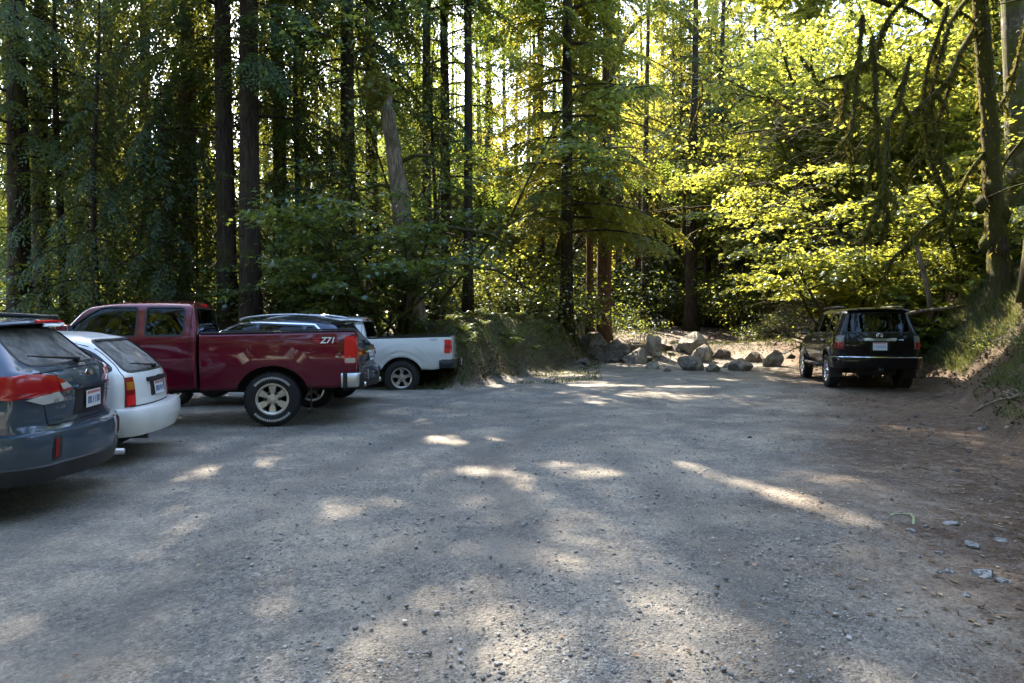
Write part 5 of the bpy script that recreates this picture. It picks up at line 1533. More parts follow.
def conifer_geo(seed, H=26, r0=.35, zb=6, Lb=3.6, nb=80, droop=.45, rise=.12, step=.16, sp=.06, nl=.17, lw=.030, lean=(0, 0), twig=.50, dead=10, ztop=None, dense=1.0, hang=.25, power=.75, asym=None, wob=.15, pw=1.0, twigs=True):
    g = np.random.default_rng(seed)
    tp, tt = trunk_pts(H, lean, wob, g, 22)
    rad = r0 * (1 - tt)**.8 + .015; rad[0] *= 1.55; rad[1] *= 1.12
    trunk = MB(); trunk.tube(tp, rad, 14, lump=.05, seed=seed)
    limb = MB()
    f = lambda z: np.array([np.interp(z, tp[:, 2], tp[:, i]) for i in range(3)])
    ztop = ztop or H
    for i in range(dead):
        z = g.uniform(min(1.5, zb * .3), zb + 1); a = g.uniform(0, 6.28); l = g.uniform(.4, 1.9)
        q = np.linspace(0, 1, 5)[:, None]; d = np.array([math.cos(a), math.sin(a), 0])
        P = f(z) + d * l * q + np.array([0, 0, 1]) * (-.25 * l * q**2) + g.normal(size=(5, 3)) * .03 * q
        limb.tube(P, np.linspace(.028, .006, 5), 5)
    TB, TD, TL, TN = [], [], [], []
    for i in range(nb):
        u = ((i + g.random()) / nb)
        z = zb + (ztop - zb) * u**pw
        if z > H * .985: continue
        a = i * 2.39996 + g.normal() * .35
        uu = (z - zb) / (H - zb)
        l = Lb * (max(.03, 1 - uu))**power * g.uniform(.6, 1.08) * (.75 + .25 * min(1, uu * 6 + .3))
        if asym is not None: l *= 1 + asym[1] * math.cos(a - asym[0])
        l = max(l, .3)
        K = 9; q = np.linspace(0, 1, K)
        side = g.normal() * .12
        hx = l * (q - .08 * q**2); hz = l * (rise * q * 2 - (droop + g.normal() * .06) * q**2)
        aa = a + side * q
        P = f(z) + np.stack([np.cos(aa) * hx, np.sin(aa) * hx, hz], -1)
        if twigs: limb.tube(P, np.linspace(.012 + .011 * l, .004, K), 5, cap=False)
        m = max(3, int(l * .9 / step))
        t = .12 + .88 * (np.arange(m) + g.random(m)) / m
        base = np.stack([np.interp(t, q, P[:, k]) for k in range(3)], -1)
        tan = unit(np.stack([np.interp(t, q, np.gradient(P[:, k])) for k in range(3)], -1))
        up = np.array([0, 0, 1.0]); sd = unit(np.cross(tan, up)); nrm = unit(np.cross(sd, tan))
        for s in (-1, 1):
            ang = R(52) + g.normal(size=m) * .18
            d = unit(tan * np.cos(ang)[:, None] + s * sd * np.sin(ang)[:, None] - up * (hang + g.random(m) * hang)[:, None])
            TB.append(base); TD.append(d); TN.append(unit(nrm + g.normal(size=(m, 3)) * .25)); TL.append(l * twig * (1 - t * .72) * (.35 + .65 * np.minimum(1, t * 3)) * g.uniform(.6, 1.2, m) + .08)
        TB.append(P[-2:-1]); TD.append(tan[-1:]); TN.append(nrm[-1:]); TL.append(np.array([.25 + .1 * l]))
    TB, TD, TL, TN = map(np.concatenate, (TB, TD, TL, TN))
    n = np.maximum(2, (TL / sp).astype(int))
    idx = np.repeat(np.arange(len(TL)), n)
    k = np.arange(len(idx)) - np.repeat(np.cumsum(n) - n, n)
    s = (k + .5) / n[idx]
    side = unit(np.cross(TN, TD))[idx]
    dist = (s * TL[idx])[:, None]
    p = TB[idx] + TD[idx] * dist - np.array([0, 0, 1]) * (hang * .9 * dist * s[:, None])
    sg = np.where(k % 2 == 0, 1, -1)[:, None]
    d = unit(TD[idx] * .75 + side * sg * .62 + g.normal(size=p.shape) * .12 - np.array([0, 0, .12]))
    nn = unit(TN[idx] + g.normal(size=p.shape) * .35)
    L = nl * (1.15 - .45 * s) * g.uniform(.75, 1.25, len(s)); W = lw * g.uniform(.7, 1.3, len(s))
    return trunk, limb, diamonds(p, d, nn, L, W), g.random(len(idx))

MAPLE = np.array([(0, 0, .05), (0, -.42, 0), (.36, -.36, -.04), (.24, -.04, .02), (.56, .20, -.07), (.20, .20, .02), (0, .66, -.05), (-.20, .20, .02), (-.56, .20, -.07), (-.24, -.04, .02), (-.36, -.36, -.04)])
MAPLE_F = np.array([[0, i, i % 10 + 1] for i in range(1, 11)])
HEX = np.array([(0, -.5, 0), (.34, -.12, -.03), (.28, .22, -.02), (0, .55, -.06), (-.28, .22, -.02), (-.34, -.12, -.03)])
HEX_F = np.array([[0, 1, 2, 3], [0, 3, 4, 5]])

def leaf_cards(p, d, n, size, T, F):
    """template leaves: d tip direction, n normal"""
    s = unit(np.cross(d, n)); n = np.cross(s, d)
    A = p[:, None] + size[:, None, None] * (T[None, :, :1] * s[:, None] + T[None, :, 1:2] * d[:, None] + T[None, :, 2:] * n[:, None])
    return A, F

def broadleaf_geo(seed, stems, levels=3, spread=.9, leaf=.14, per=16, r0=.12, L0=3.0, flat=.75, T=MAPLE, F=MAPLE_F, kids=(4, 6), moss=0, tilt=.35, decay=.62, sag=.12, spray=.55, t0=.35, twigs=True):
    """stems: list of (base, direction, length, radius). grows limbs; ends in flat leaf sprays"""
    g = np.random.default_rng(seed)
    wood = MB(); ends = []; limbs_pts = []
    up = np.array([0, 0, 1.0])
    def grow(p, d, L, r, lev):
        k = 7 if lev < 2 else 5
        q = np.linspace(0, 1, k); P = np.zeros((k, 3)); P[0] = p; dd = d / np.linalg.norm(d)
        for i in range(1, k):
            dd = dd + g.normal(size=3) * .13 - up * sag * (i / k) * (1 if lev > 0 else .5); dd /= np.linalg.norm(dd); P[i] = P[i - 1] + dd * L / (k - 1)
        if twigs or lev < levels - 1: wood.tube(P, np.linspace(r, r * .45, k), 8 if lev < 2 else 5, cap=False, lump=.12 if lev < 2 else 0, seed=int(g.integers(1e6)))
        limbs_pts.append((P, r))
        if lev >= levels - 1:
            ends.append((P, L)); return
        m = g.integers(kids[0], kids[1] + 1)
        for i in range(m):
            t = .25 + .75 * (i + g.random()) / m if lev > 0 else t0 + (1 - t0) * (i + g.random()) / m
            b = np.array([np.interp(t, q, P[:, j]) for j in range(3)])
            a = g.uniform(0, 6.28); h = np.array([math.cos(a), math.sin(a), 0])
            nd_ = dd * .55 + h * spread + up * g.uniform(-.1, .35) * (1 - flat * .5); nd_ /= np.linalg.norm(nd_)
            grow(b, nd_, L * decay * g.uniform(.75, 1.2), r * .5 * (1 - .3 * t), lev + 1)
    for b, d, L, r in stems: grow(np.array(b, float), np.array(d, float), L, r, 0)
    LP, LD, LN = [], [], []
    for P, L in ends:
        m = int(per * g.uniform(.6, 1.3))
        t = g.random(m)**.7
        q = np.linspace(0, 1, len(P))
        b = np.stack([np.interp(t, q, P[:, j]) for j in range(3)], -1)
        tan = unit(P[-1] - P[0]); tan = unit(tan * np.array([1, 1, .35]))
        sd = unit(np.cross(tan, up))
        off = g.normal(size=m) * spray * L * .55; f2 = g.normal(size=m) * spray * L * .35
        p = b + sd * off[:, None] + tan * f2[:, None] + up * (g.normal(size=m) * .10 * L * (1.2 - flat) - np.abs(off) * .18)[:, None]
        d = unit(sd * np.sign(off)[:, None] * .6 + tan * .7 + g.normal(size=(m, 3)) * .35 - up * .25)
        LP.append(p); LD.append(d); LN.append(unit(up + g.normal(size=(m, 3)) * tilt))
    LP, LD, LN = map(np.concatenate, (LP, LD, LN))
    A, F_ = leaf_cards(LP, LD, LN, leaf * g.uniform(.45, 1.3, len(LP)), T, F)
    return wood, A, F_, g.random(len(LP)), limbs_pts

def moss_geo(limbs, seed, dens=60, lmin=.06, lmax=.32, rmin=.02, coat=True):
    """tufts and strands of moss hanging off limbs"""
    g = np.random.default_rng(seed); Q = []
    for P, r in limbs:
        if r < rmin: continue
        L = np.linalg.norm(np.diff(P, axis=0), axis=1).sum(); m = int(L * dens)
        if m < 1: continue
        t = g.random(m); q = np.linspace(0, 1, len(P)); b = np.stack([np.interp(t, q, P[:, j]) for j in range(3)], -1)
        clump = .5 + .5 * np.sin(t * 9 + g.uniform(0, 6)) * np.sin(t * 23 + g.uniform(0, 6))
        a = g.uniform(0, 6.28, m); h = np.stack([np.cos(a), np.sin(a), np.zeros(m)], -1)
        b = b + h * (r * .8) * g.random(m)[:, None]
        d = unit(h * .35 + g.normal(size=(m, 3)) * .25 - np.array([0, 0, 1.0]))
        ln = lmin + (lmax - lmin) * g.random(m)**2 * (.3 + clump)
        Q.append(diamonds(b, d, unit(np.cross(d, h) + g.normal(size=(m, 3)) * .4), ln, .012 + .025 * g.random(m)))
    return np.concatenate(Q)

def quads_obj(name, Q, v, mat, parent=None, keep=None):
    if keep is not None: Q, v = Q[keep], v[keep]
    n = len(Q)
    F = np.arange(n * 4).reshape(n, 4)
    return np_obj(name, Q.reshape(-1, 3), [F], mat, parent, False, attr={'v': ('FACE', v)})

def cards_obj(name, A, F, v, mat, parent=None, keep=None):
    if keep is not None: A, v = A[keep], v[keep]
    n, k, _ = A.shape
    FF = (F[None] + (np.arange(n) * k)[:, None, None]).reshape(-1, F.shape[1])
    return np_obj(name, A.reshape(-1, 3), [FF], mat, parent, False, attr={'v': ('FACE', np.repeat(v, len(F)))})

# --- openings in the canopy: sunlight reaches these spots on the lot
SUN_SPOTS = []      # (x, y, z, rx, ry) filled in main
def sun_keep(P, world=None, prob=1.0, seed=0):
    """False for leaves whose shadow would fall in one of the open spots"""
    keep = np.ones(len(P), bool); g = np.random.default_rng(seed)
    # nothing grows through the black wagon or across its nose
    keep &= ~((P[:, 0] > 5.2) & (P[:, 0] < 10.0) & (P[:, 1] > 13) & (P[:, 1] < 21.3) & (P[:, 2] < 2.5))
    keep &= ~((P[:, 0] > 4.0) & (P[:, 0] < 10.4) & (P[:, 1] > 21) & (P[:, 1] < 31) & (P[:, 2] < 2.3))     # the old road stays open
    for (x, y, z, rx, ry, up, pr) in SUN_SPOTS:
        t = (P[:, 2] - z) / SUN_DIR[2]
        gx = P[:, 0] - SUN_DIR[0] * t - x; gy = P[:, 1] - SUN_DIR[1] * t - y
        hit = ((gx / rx)**2 + (gy / ry)**2 < 1) & (P[:, 2] > z + up)
        keep &= ~(hit & (g.random(len(P)) < pr))
    return keep

def place_tree(name, label, x, y, trunk, limb, crown, mats, group=None, rz=0.0, z=None, cat='tree', carve=True, limb_name='branches', seed=0, extra=()):
    """trunk, limb MBs; crown = ('q',Q,v) or ('c',A,F,v)"""
    zz = float(gz(x, y)) if z is None else z
    t = empty(name, (x, y, zz), rz); tag(t, label, cat, group)
    tr = trunk.build('trunk', mats[0], t, True) if trunk is not None else None
    if limb is not None and limb.n: limb.build(limb_name, mats[0], tr or t, True)
    c, s = math.cos(rz), math.sin(rz)
    def W(P): return np.stack([P[:, 0] * c - P[:, 1] * s + x, P[:, 0] * s + P[:, 1] * c + y, P[:, 2] + zz], -1)
    if crown is not None:
        if crown[0] == 'q':
            k = sun_keep(W(crown[1][:, 0]), seed=seed) if carve else None
            quads_obj('crown', crown[1], crown[2], mats[1], t, k)
        else:
            k = sun_keep(W(crown[1][:, 0]), seed=seed) if carve else None
            cards_obj('crown', crown[1], crown[2], crown[3], mats[1], t, k)
    for nm, Q, mt in extra:
        quads_obj(nm, Q, np.random.default_rng(seed).random(len(Q)), mt, t)
    return t

def plain_conifer(label, xp, dep, mats, group=None, name='conifer_tree', seed=None, carve=True, toff=None, **kw):
    seed = seed if seed is not None else int(xp * 7 + dep * 13) % 9973
    trunk, limb, Q, v = conifer_geo(seed, **kw)
    return place_tree(name, label, px(xp, dep), dep, trunk, limb, ('q', Q, v), mats, group, seed=seed, carve=carve)

def share_tree(root, x, y, rz, sc, label, group):
    t = copy_tree(root); t.location = (x, y, float(gz(x, y)) - .1); t.rotation_euler = (0, 0, rz); t.scale = (sc, sc, sc)
    t['label'] = label; t['group'] = group
    return t

def fern_geo(seed, nf=11, L=.75, rise=.75):
    g = np.random.default_rng(seed); Q = []; V = []
    for i in range(nf):
        a = i * 6.283 / nf + g.normal() * .25; l = L * g.uniform(.7, 1.15); q = np.linspace(.06, 1, 26)
        h = np.array([math.cos(a), math.sin(a), 0]); el = rise * g.uniform(.7, 1.2)
        P = h * (l * q * .95)[:, None] + np.array([0, 0, 1]) * (l * (el * 1.6 * q - el * 1.25 * q**2))[:, None]
        T = unit(np.gradient(P, axis=0)); S = unit(np.cross(T, [0, 0, 1.0])); N = np.cross(S, T)
        w = l * .16 * np.sin(np.clip(q * 1.02, 0, 1) * math.pi)**.6 * (1.15 - .6 * q) + .01
        for s in (-1, 1):
            d = unit(S * s + T * .35 - N * .12); Q.append(diamonds(P, d, N + g.normal(size=N.shape) * .15, w, np.full(len(q), l * .016 + .002)))
        Q.append(diamonds(P[:-1], unit(np.diff(P, axis=0)), N[:-1], np.full(25, l * .05), np.full(25, .004)))
    Q = np.concatenate(Q); return Q, g.random(len(Q))

def shrub_geo(seed, R_=.9, H=1.3, stems=9, per=14, leaf=.075, T=HEX, F=HEX_F, levels=2, tilt=.5, flat=.4):
    g = np.random.default_rng(seed)
    st = []
    for i in range(stems):
        a = g.uniform(0, 6.28); k = g.uniform(.15, 1.0)
        st.append(((.12 * math.cos(a), .12 * math.sin(a), -.05), (math.cos(a) * k * R_, math.sin(a) * k * R_, H * g.uniform(.6, 1.0)), math.hypot(R_ * k, H) * g.uniform(.75, 1.05), .012))
    return broadleaf_geo(seed, st, levels=levels, spread=.8, leaf=leaf, per=per, T=T, F=F, kids=(4, 7), tilt=tilt, flat=flat, decay=.5, sag=.10, spray=.8)
# ------------------------------------------------------------------ the wood round the lot
FIR = lambda: (M['bark_fir'], M['needle_fir']); DARK = lambda: (M['bark_fir'], M['needle_dark']); CED = lambda: (M['bark_red'], M['needle_dark'])

def build_left_wood():
    G = 'big conifers standing behind the parked row'
    pc = plain_conifer
    pc('thickest dark trunk at the far left edge behind the slate blue estate', 20, 20.5, DARK(), G, H=30, r0=.32, zb=5.5, Lb=4.2, nb=121, dead=16, droop=.55, hang=.4)
    pc('slimmer dark trunk right beside the thick one at the left edge', 43, 22.5, DARK(), G, H=28, r0=.27, zb=6.5, Lb=3.8, nb=108, dead=14, droop=.55, hang=.4, lean=(.01, 0))
    pc('thin dark conifer with low sprays above the slate blue estate', 84, 29, DARK(), G, H=26, r0=.26, zb=3, Lb=3.8, nb=92, pw=.78, droop=.6, hang=.5)
    pc('thin dark conifer above the windscreen of the maroon pickup', 112, 26.5, DARK(), G, H=27, r0=.23, zb=4.5, Lb=3.5, nb=86, pw=.78, droop=.6, hang=.5)
    pc('drooping cedar with sprays hanging low behind the maroon pickup cab', 190, 22.5, CED(), G, H=27, r0=.29, zb=1.8, Lb=4.1, nb=140, pw=.78, droop=.75, hang=.7, rise=.10, nl=.22, lw=.042, dead=4)
    pc('dim drooping cedar left of the low hanging one', 148, 26, CED(), G, H=25, r0=.26, zb=2.2, Lb=4.0, nb=116, pw=.78, droop=.75, hang=.7, nl=.22, lw=.042, dead=5)
    pc('bare dark trunk, left of the two tall straight ones behind the maroon bed', 229, 20.3, DARK(), G, H=31, r0=.28, zb=7, Lb=4.5, nb=92, pw=.78, dead=22, lean=(-.004, 0), droop=.5, hang=.35)
    pc('thick furrowed trunk, right of the two tall straight ones behind the maroon bed', 251, 19.6, (M['bark_fir'], M['needle_dark']), G, H=32, r0=.31, zb=7, Lb=4.8, nb=98, pw=.78, dead=20, lean=(.004, 0), droop=.5, hang=.35)
    pc('crooked dark trunk just right of the thick furrowed one', 279, 23.5, DARK(), G, H=27, r0=.27, zb=5, Lb=3.8, nb=92, pw=.78, dead=18, wob=.35, droop=.6, hang=.5)
    pc('slender conifer above the roof of the dark blue crossover', 303, 28, DARK(), G, H=26, r0=.24, zb=3.5, Lb=3.8, nb=92, pw=.78, droop=.6, hang=.5)
    pc('slender conifer left of the broken snag', 350, 22.5, DARK(), G, H=33, r0=.26, zb=8.5, Lb=4.7, nb=210, pw=.78, droop=.6, hang=.45, dead=14)
    pc('dark conifer behind the broken snag', 372, 28, DARK(), G, H=36, r0=.28, zb=4.5, Lb=4.1, nb=105, pw=.78, droop=.55, hang=.45)
    pc('hemlock with fine open sprays right of the broken snag', 446, 27, FIR(), G, H=29, r0=.22, zb=5, Lb=4.2, nb=101, droop=.5, hang=.35, dead=10)
    pc('bluish hemlock in the gap between the snag and the lone fir', 487, 36, (M['bark_far'], M['needle_far']), G, H=19, r0=.24, zb=4, Lb=4.5, nb=108, droop=.5, hang=.4, nl=.22, lw=.045)
    pc('pale thin conifer just left of the lone fir', 528, 44, (M['bark_far'], M['needle_far']), G, H=21, r0=.25, zb=3, Lb=4.5, nb=108, droop=.5, hang=.4, nl=.24, lw=.05)
    pc('tall clean stemmed hemlock with its crown high above the white pickup, added to shade the lot', 468, 24.5, FIR(), G, H=35, r0=.16, zb=11.5, Lb=4.6, nb=130, dead=6)  # this hemlock and the next two are added to block sun from the lot
    pc('tall clean stemmed hemlock between the snag and the sky gap, added to shade the lot', 428, 25.5, FIR(), G, H=36, r0=.18, zb=11.5, Lb=4.8, nb=130, dead=6)
    pc('tall hemlock right of the sky gap, crown above the frame added to shade the lot', 541, 30, FIR(), G, H=33, r0=.17, zb=12, Lb=4.8, nb=130, dead=8)
    for k, (xp, dep, H, zb, lab) in enumerate(((398, 44, 23, 5, 'bluish hemlock showing left of the clean stemmed pair'), (424, 50, 25, 5, 'bluish hemlock showing between the clean stemmed pair'), (452, 47, 25, 4, 'tall bluish hemlock right of the clean stemmed pair'), (352, 46, 26, 5, 'hazy hemlock behind the top of the snag'),
                                                (12, 40, 27, 4, 'hazy conifer behind the thickest dark trunk'), (68, 44, 27, 4, 'hazy conifer behind the slimmer trunk at the left'), (130, 46, 28, 4, 'hazy conifer above the maroon pickup windscreen'), (205, 44, 28, 4, 'hazy conifer between the low cedar and the two straight trunks'), (268, 46, 28, 4, 'hazy conifer behind the furrowed trunk'), (318, 43, 27, 4, 'hazy conifer above the crossover roof'))):
        pc(lab, xp, dep, (M['bark_far'], M['needle_far']), 'hazy conifers between the left trunks', H=H, r0=.22, zb=zb, Lb=4.4, nb=120, droop=.55, hang=.45, nl=.30, lw=.055, step=.25, sp=.11, dead=4, twigs=False)
    for k, (xp, dep, H, r, lab) in enumerate(((98, 19.6, 11, .10, 'young hemlock with low drooping boughs above the small white wagon'), (168, 20.2, 8.5, .08, 'short young hemlock behind the maroon cab'), (300, 21.2, 13, .11, 'young hemlock in front of the trunks above the crossover roof'), (64, 21, 14, .12, 'young hemlock between the thick trunk and the maroon windscreen'), (330, 20.6, 7.5, .08, 'small hemlock low behind the crossover'), (210, 24, 15, .12, 'young hemlock left of the two tall straight trunks'), (436, 23.5, 9.5, .09, 'young hemlock behind the white pickup bed'))):
        pc(lab, xp, dep, DARK(), 'young hemlocks among the left trunks', H=H, r0=r, zb=.8, Lb=2.1, nb=80, droop=.7, hang=.6, nl=.17, lw=.032, dead=2, power=.6)
    # broken snag: bare top with a cushion of moss
    dep = 19.6; x0, y0 = px(414, dep), dep; z0 = float(gz(x0, y0))
    top = np.array([px(386, dep) - x0, 0, pz(98, dep) - z0])
    q = np.linspace(0, 1, 16)[:, None]
    P = np.array([0, 0, -.3]) * (1 - q) + top * q + np.array([.10, 0, 0]) * np.sin(q * 3.1)
    mb = MB(); mb.tube(P, np.interp(q[:, 0], [0, .08, .35, .8, 1], [.52, .38, .32, .20, .18]), 16, lump=.10, seed=3)
    for k, (dx, h, r) in enumerate(((-.12, .25, .07), (.06, .7, .10), (.15, .35, .06), (.0, .15, .08))):
        mb.tube([top + np.array([dx, 0, -.4]), top + np.array([dx * 1.1, .02, h * .5]), top + np.array([dx * 1.3, .05, h])], [r * 1.3, r, .01], 6, lump=.2, seed=k)
    lb = MB()
    for k, (t, a, l) in enumerate(((.45, 0.2, 3.6), (.30, .5, 4.2), (.62, 3.0, 1.6), (.25, 2.8, 2.6), (.72, .1, 1.5))):
        b = np.array([np.interp(t, q[:, 0], P[:, j]) for j in range(3)]); d = np.array([math.cos(a), -math.sin(a) * .5, .2 if k == 4 else -.05])
        lb.tube([b, b + d * l * .35 + [0, 0, .15], b + d * l * .7, b + d * l + [0, 0, -.6]], [.075, .055, .04, .015], 7, lump=.2, seed=k)
    g = np.random.default_rng(5)
    n = 2600; a = g.uniform(0, 6.28, n); e = g.uniform(-.9, 1, n); rr = np.sqrt(1 - e * e)
    c = top + np.array([-.22, -.05, .12])
    pp = c + np.stack([np.cos(a) * rr * .36, np.sin(a) * rr * .34, e * .50], -1) * g.uniform(.75, 1, n)[:, None]
    dd = unit(pp - c - np.array([0, 0, .30])); Qm = diamonds(pp, dd, unit(g.normal(size=(n, 3))), g.uniform(.06, .16, n), np.full(n, .018))
    limbs = [(np.array(P), .3)]
    t = place_tree('broken_snag', 'pale broken snag with a cushion of moss on its splintered top', x0, y0, mb, None, None, (M['bark_snag'], None), None, extra=[('moss', Qm, leaf_mat('cushion_moss', (.06, .055, .012), (.20, .18, .04), (.26, .23, .04), .4, .0, .6))])
    lb.build('branches', M['bark_moss'], t, True)
    place_sub = MB(); place_sub.tube([c + [0, 0, -.42], c + [-.05, 0, -.1], c + [-.02, 0, .30], c + [.0, 0, .44]], [.18, .30, .24, .05], 14, lump=.1, seed=9)
    place_sub.build('moss_cushion', simple_mat('moss_cushion', (.17, .155, .035), .95, var=.5, vscale=9, bump_s=1, bscale=30), t, True)
    # understory maples in the shade between the trunks
    G2 = 'shaded understory maples among the left trunks'
    labs = ['leafy young maple in front of the broken snag', 'spindly young maple under the two tall straight trunks', 'young maple with flat leaf tiers above the dark blue crossover', 'low maple leafing out behind the white pickup cab',
            'young maple with pale leaf tiers beside the slim left trunk', 'young maple with drooping branches right of the broken snag', 'tall young maple whose crown hides the top of the snag']
    for k, (xp, dep, H, n, per) in enumerate(((352, 18.9, 5.6, 5, 36), (262, 21.5, 4.0, 3, 16), (308, 19.6, 5.2, 4, 24), (385, 20.6, 3.4, 4, 24), (66, 20, 3.4, 3, 16), (405, 18.8, 5.0, 5, 34), (420, 21.0, 11.0, 4, 40))):
        g = np.random.default_rng(k + 40)
        st = [((g.normal() * .15, g.normal() * .15, -.1), (g.normal() * .45, g.normal() * .35 - .1, 1.0), H * g.uniform(.6, .9), .05) for _ in range(n)]
        w, A, F, v, L = broadleaf_geo(300 + k, st, 3, leaf=.13, per=per, kids=(5, 7), tilt=.28, flat=.9, spread=1.1, decay=.42)
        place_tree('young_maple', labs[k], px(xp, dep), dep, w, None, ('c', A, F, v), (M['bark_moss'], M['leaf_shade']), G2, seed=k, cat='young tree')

def build_centre_wood():
    pc = plain_conifer
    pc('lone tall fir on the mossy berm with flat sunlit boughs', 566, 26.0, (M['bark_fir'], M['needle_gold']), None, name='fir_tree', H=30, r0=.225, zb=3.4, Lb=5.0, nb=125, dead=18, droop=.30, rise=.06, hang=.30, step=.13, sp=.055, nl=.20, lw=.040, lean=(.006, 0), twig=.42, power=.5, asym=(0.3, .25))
    pc('sunlit reddish trunk standing behind the mossy berm', 604, 29.5, (M['bark_red'], M['needle_fir']), None, H=25, r0=.34, zb=6.5, Lb=3.8, nb=110, dead=8)
    pc('thinner reddish trunk just left of the sunlit one', 590, 31, (M['bark_red'], M['needle_fir']), None, H=22, r0=.17, zb=5.5, Lb=3.2, nb=90, dead=6)
    # dark cedar thicket, single dark stems further right
    G = 'dark bare stems beyond the boulders'
    for xp, dep, r, H, zb, lab in ((636, 43, .30, 9, 1.6, 'dense dark low cedar above the fallen log, leftmost of its clump'), (652, 44.5, .30, 10, 2.0, 'dense dark low cedar in the middle of the clump above the fallen log'), (667, 43.5, .26, 9, 1.6, 'dark low cedar right of the clump above the fallen log')):
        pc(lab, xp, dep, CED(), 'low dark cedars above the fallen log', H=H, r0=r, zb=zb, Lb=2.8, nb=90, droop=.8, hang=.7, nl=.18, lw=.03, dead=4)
    for k, (xp, dep, r, zb) in enumerate(((691, 38, .33, 7.5), (679, 47, .20, 8), (719, 42, .29, 7), (739, 44, .33, 7), (754, 48, .27, 8), (783, 45, .30, 6), (803, 52, .32, 7), (708, 50, .2, 7))):
        lab = ['clean straight dark stem above the largest boulder', 'thin dark stem left of the clean straight one', 'dark stem between the clean straight one and the twin stems', 'left one of the dark twin stems above the bright shrubs', 'right one of the dark twin stems above the bright shrubs', 'dark stem above the far end of the bright shrubs', 'distant dark stem behind the black wagon', 'thin far stem right of the clean straight one'][k]
        pc(lab, xp, dep, DARK(), G, H=24 + (k % 3), r0=r, zb=zb, Lb=3.8, nb=85, dead=14, nl=.24, lw=.05, step=.24, sp=.08)
    # mossy bigleaf maples filling the middle
    for k, (xp, dep, H, lean, lab) in enumerate(((640, 46, 14.5, (-.12, .1), 'mossy maple with an arching bare limb at the top centre'), (772, 35, 11.5, (-.02, .1), 'broad yellow green maple above the boulders'), (548, 36, 10.0, (.05, .1), 'golden maple crown glowing behind the lone fir'),
                                            (700, 40, 13.0, (.0, 0), 'tall yellow green maple over the old road'), (826, 32, 10.5, (-.03, 0), 'bright maple standing over the old road by the black wagon'), (470, 40, 9.0, (.1, 0), 'sunlit maple deep behind the white pickup'), (668, 54, 13.5, (0, .1), 'pale sunlit maple right of the one with the arching limb'),
                                            (775, 39, 13.5, (0, 0), 'high golden maple above the dark twin stems'), (850, 33, 12.0, (0, .1), 'high bright maple behind the black wagon, nearer the road'), (915, 30, 11.5, (-.1, .1), 'high bright maple behind the black wagon, farther up the bank'), (985, 25, 10.5, (-.1, .1), 'bright maple between the mossy trunk and the pale trunk'))):
        g = np.random.default_rng(k + 70)
        st = [((g.normal() * .2, g.normal() * .2, -.2), (lean[0] + g.normal() * .28, lean[1] + g.normal() * .25, 1.0), H * g.uniform(.75, 1.0), .17) for _ in range(3)]
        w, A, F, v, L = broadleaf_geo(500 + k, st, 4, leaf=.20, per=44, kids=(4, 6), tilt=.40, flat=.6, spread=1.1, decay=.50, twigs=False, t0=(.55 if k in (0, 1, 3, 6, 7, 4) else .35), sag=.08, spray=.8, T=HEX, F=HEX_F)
        if k == 0:
            dep_ = dep; x0 = px(xp, dep_); z0 = float(gz(x0, dep_))
            arc = [(612, 72), (622, 44), (640, 24), (662, 16), (682, 30), (697, 47)]
            P = np.array([(px(a, dep_) - x0, -.5, pz(b, dep_) - z0) for a, b in arc]); P2 = np.array([(px(a, dep_) - x0, -.6 - i * .1, pz(b, dep_) - z0) for i, (a, b) in enumerate(((672, 118), (690, 112), (708, 116), (735, 122)))])
            P0 = np.array([(0, 0, 4.0), (px(620, dep_) - x0, -.2, 7.5), (px(610, dep_) - x0, -.4, pz(75, dep_) - z0), tuple(P[0])])
            w.tube(P0, [.2, .2, .19, .18], 8, lump=.2); w.tube(P, [.19, .2, .2, .18, .2, .09], 8, lump=.25); w.tube(np.vstack([[0, 0, 7.0], P2]), [.12, .13, .12, .11, .05], 8, lump=.25)
            L += [(P, .25), (P2, .2), (P0, .2)]
        Q = moss_geo(L, k, 26, .08, .34, .06)
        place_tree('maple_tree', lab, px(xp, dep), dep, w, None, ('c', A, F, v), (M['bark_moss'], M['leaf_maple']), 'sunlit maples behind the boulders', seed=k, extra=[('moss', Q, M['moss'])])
    for k, (xp, dep, H, zb, lab) in enumerate(((582, 47, 27, 4.5, 'golden hemlock behind the lone fir, nearer than the maples'), (618, 45, 27, 7, 'tall sunlit hemlock above the low dark cedars'), (645, 40, 25, 9, 'sunlit hemlock whose boughs cross the arching limb'), (672, 47, 28, 8, 'tall yellow green hemlock right of the arching limb'),
                                               (706, 50, 28, 9, 'yellow green hemlock above the clean straight stem'), (738, 52, 29, 10, 'hemlock rising over the dark twin stems'), (517, 44, 21, 3, 'short hemlock under the sky gap, right of it'), (492, 48, 22, 3, 'short hazy hemlock right below the sky gap'), (552, 50, 25, 5, 'tall hazy hemlock between the sky gap and the lone fir'), (775, 56, 30, 10, 'far hemlock over the bright shrubs'), (506, 37, 17.5, 2.5, 'full hemlock closing the view just left of the lone fir boughs'), (533, 35, 18.5, 3, 'full hemlock half hidden by the left boughs of the lone fir'), (479, 38, 18.5, 3, 'full hemlock left of the sky gap'), (640, 56, 31, 8, 'tall hemlock closing the gap behind the arching limb'))):
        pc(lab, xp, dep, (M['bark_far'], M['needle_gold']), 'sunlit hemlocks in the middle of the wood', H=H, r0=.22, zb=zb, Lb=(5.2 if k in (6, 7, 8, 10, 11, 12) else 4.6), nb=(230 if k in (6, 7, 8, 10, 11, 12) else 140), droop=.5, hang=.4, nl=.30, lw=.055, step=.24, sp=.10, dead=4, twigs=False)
    # drooping dead arch left of the lone fir
    dep = 27; x0 = px(497, dep); z0 = float(gz(x0, dep))
    mb = MB(); limbs = []
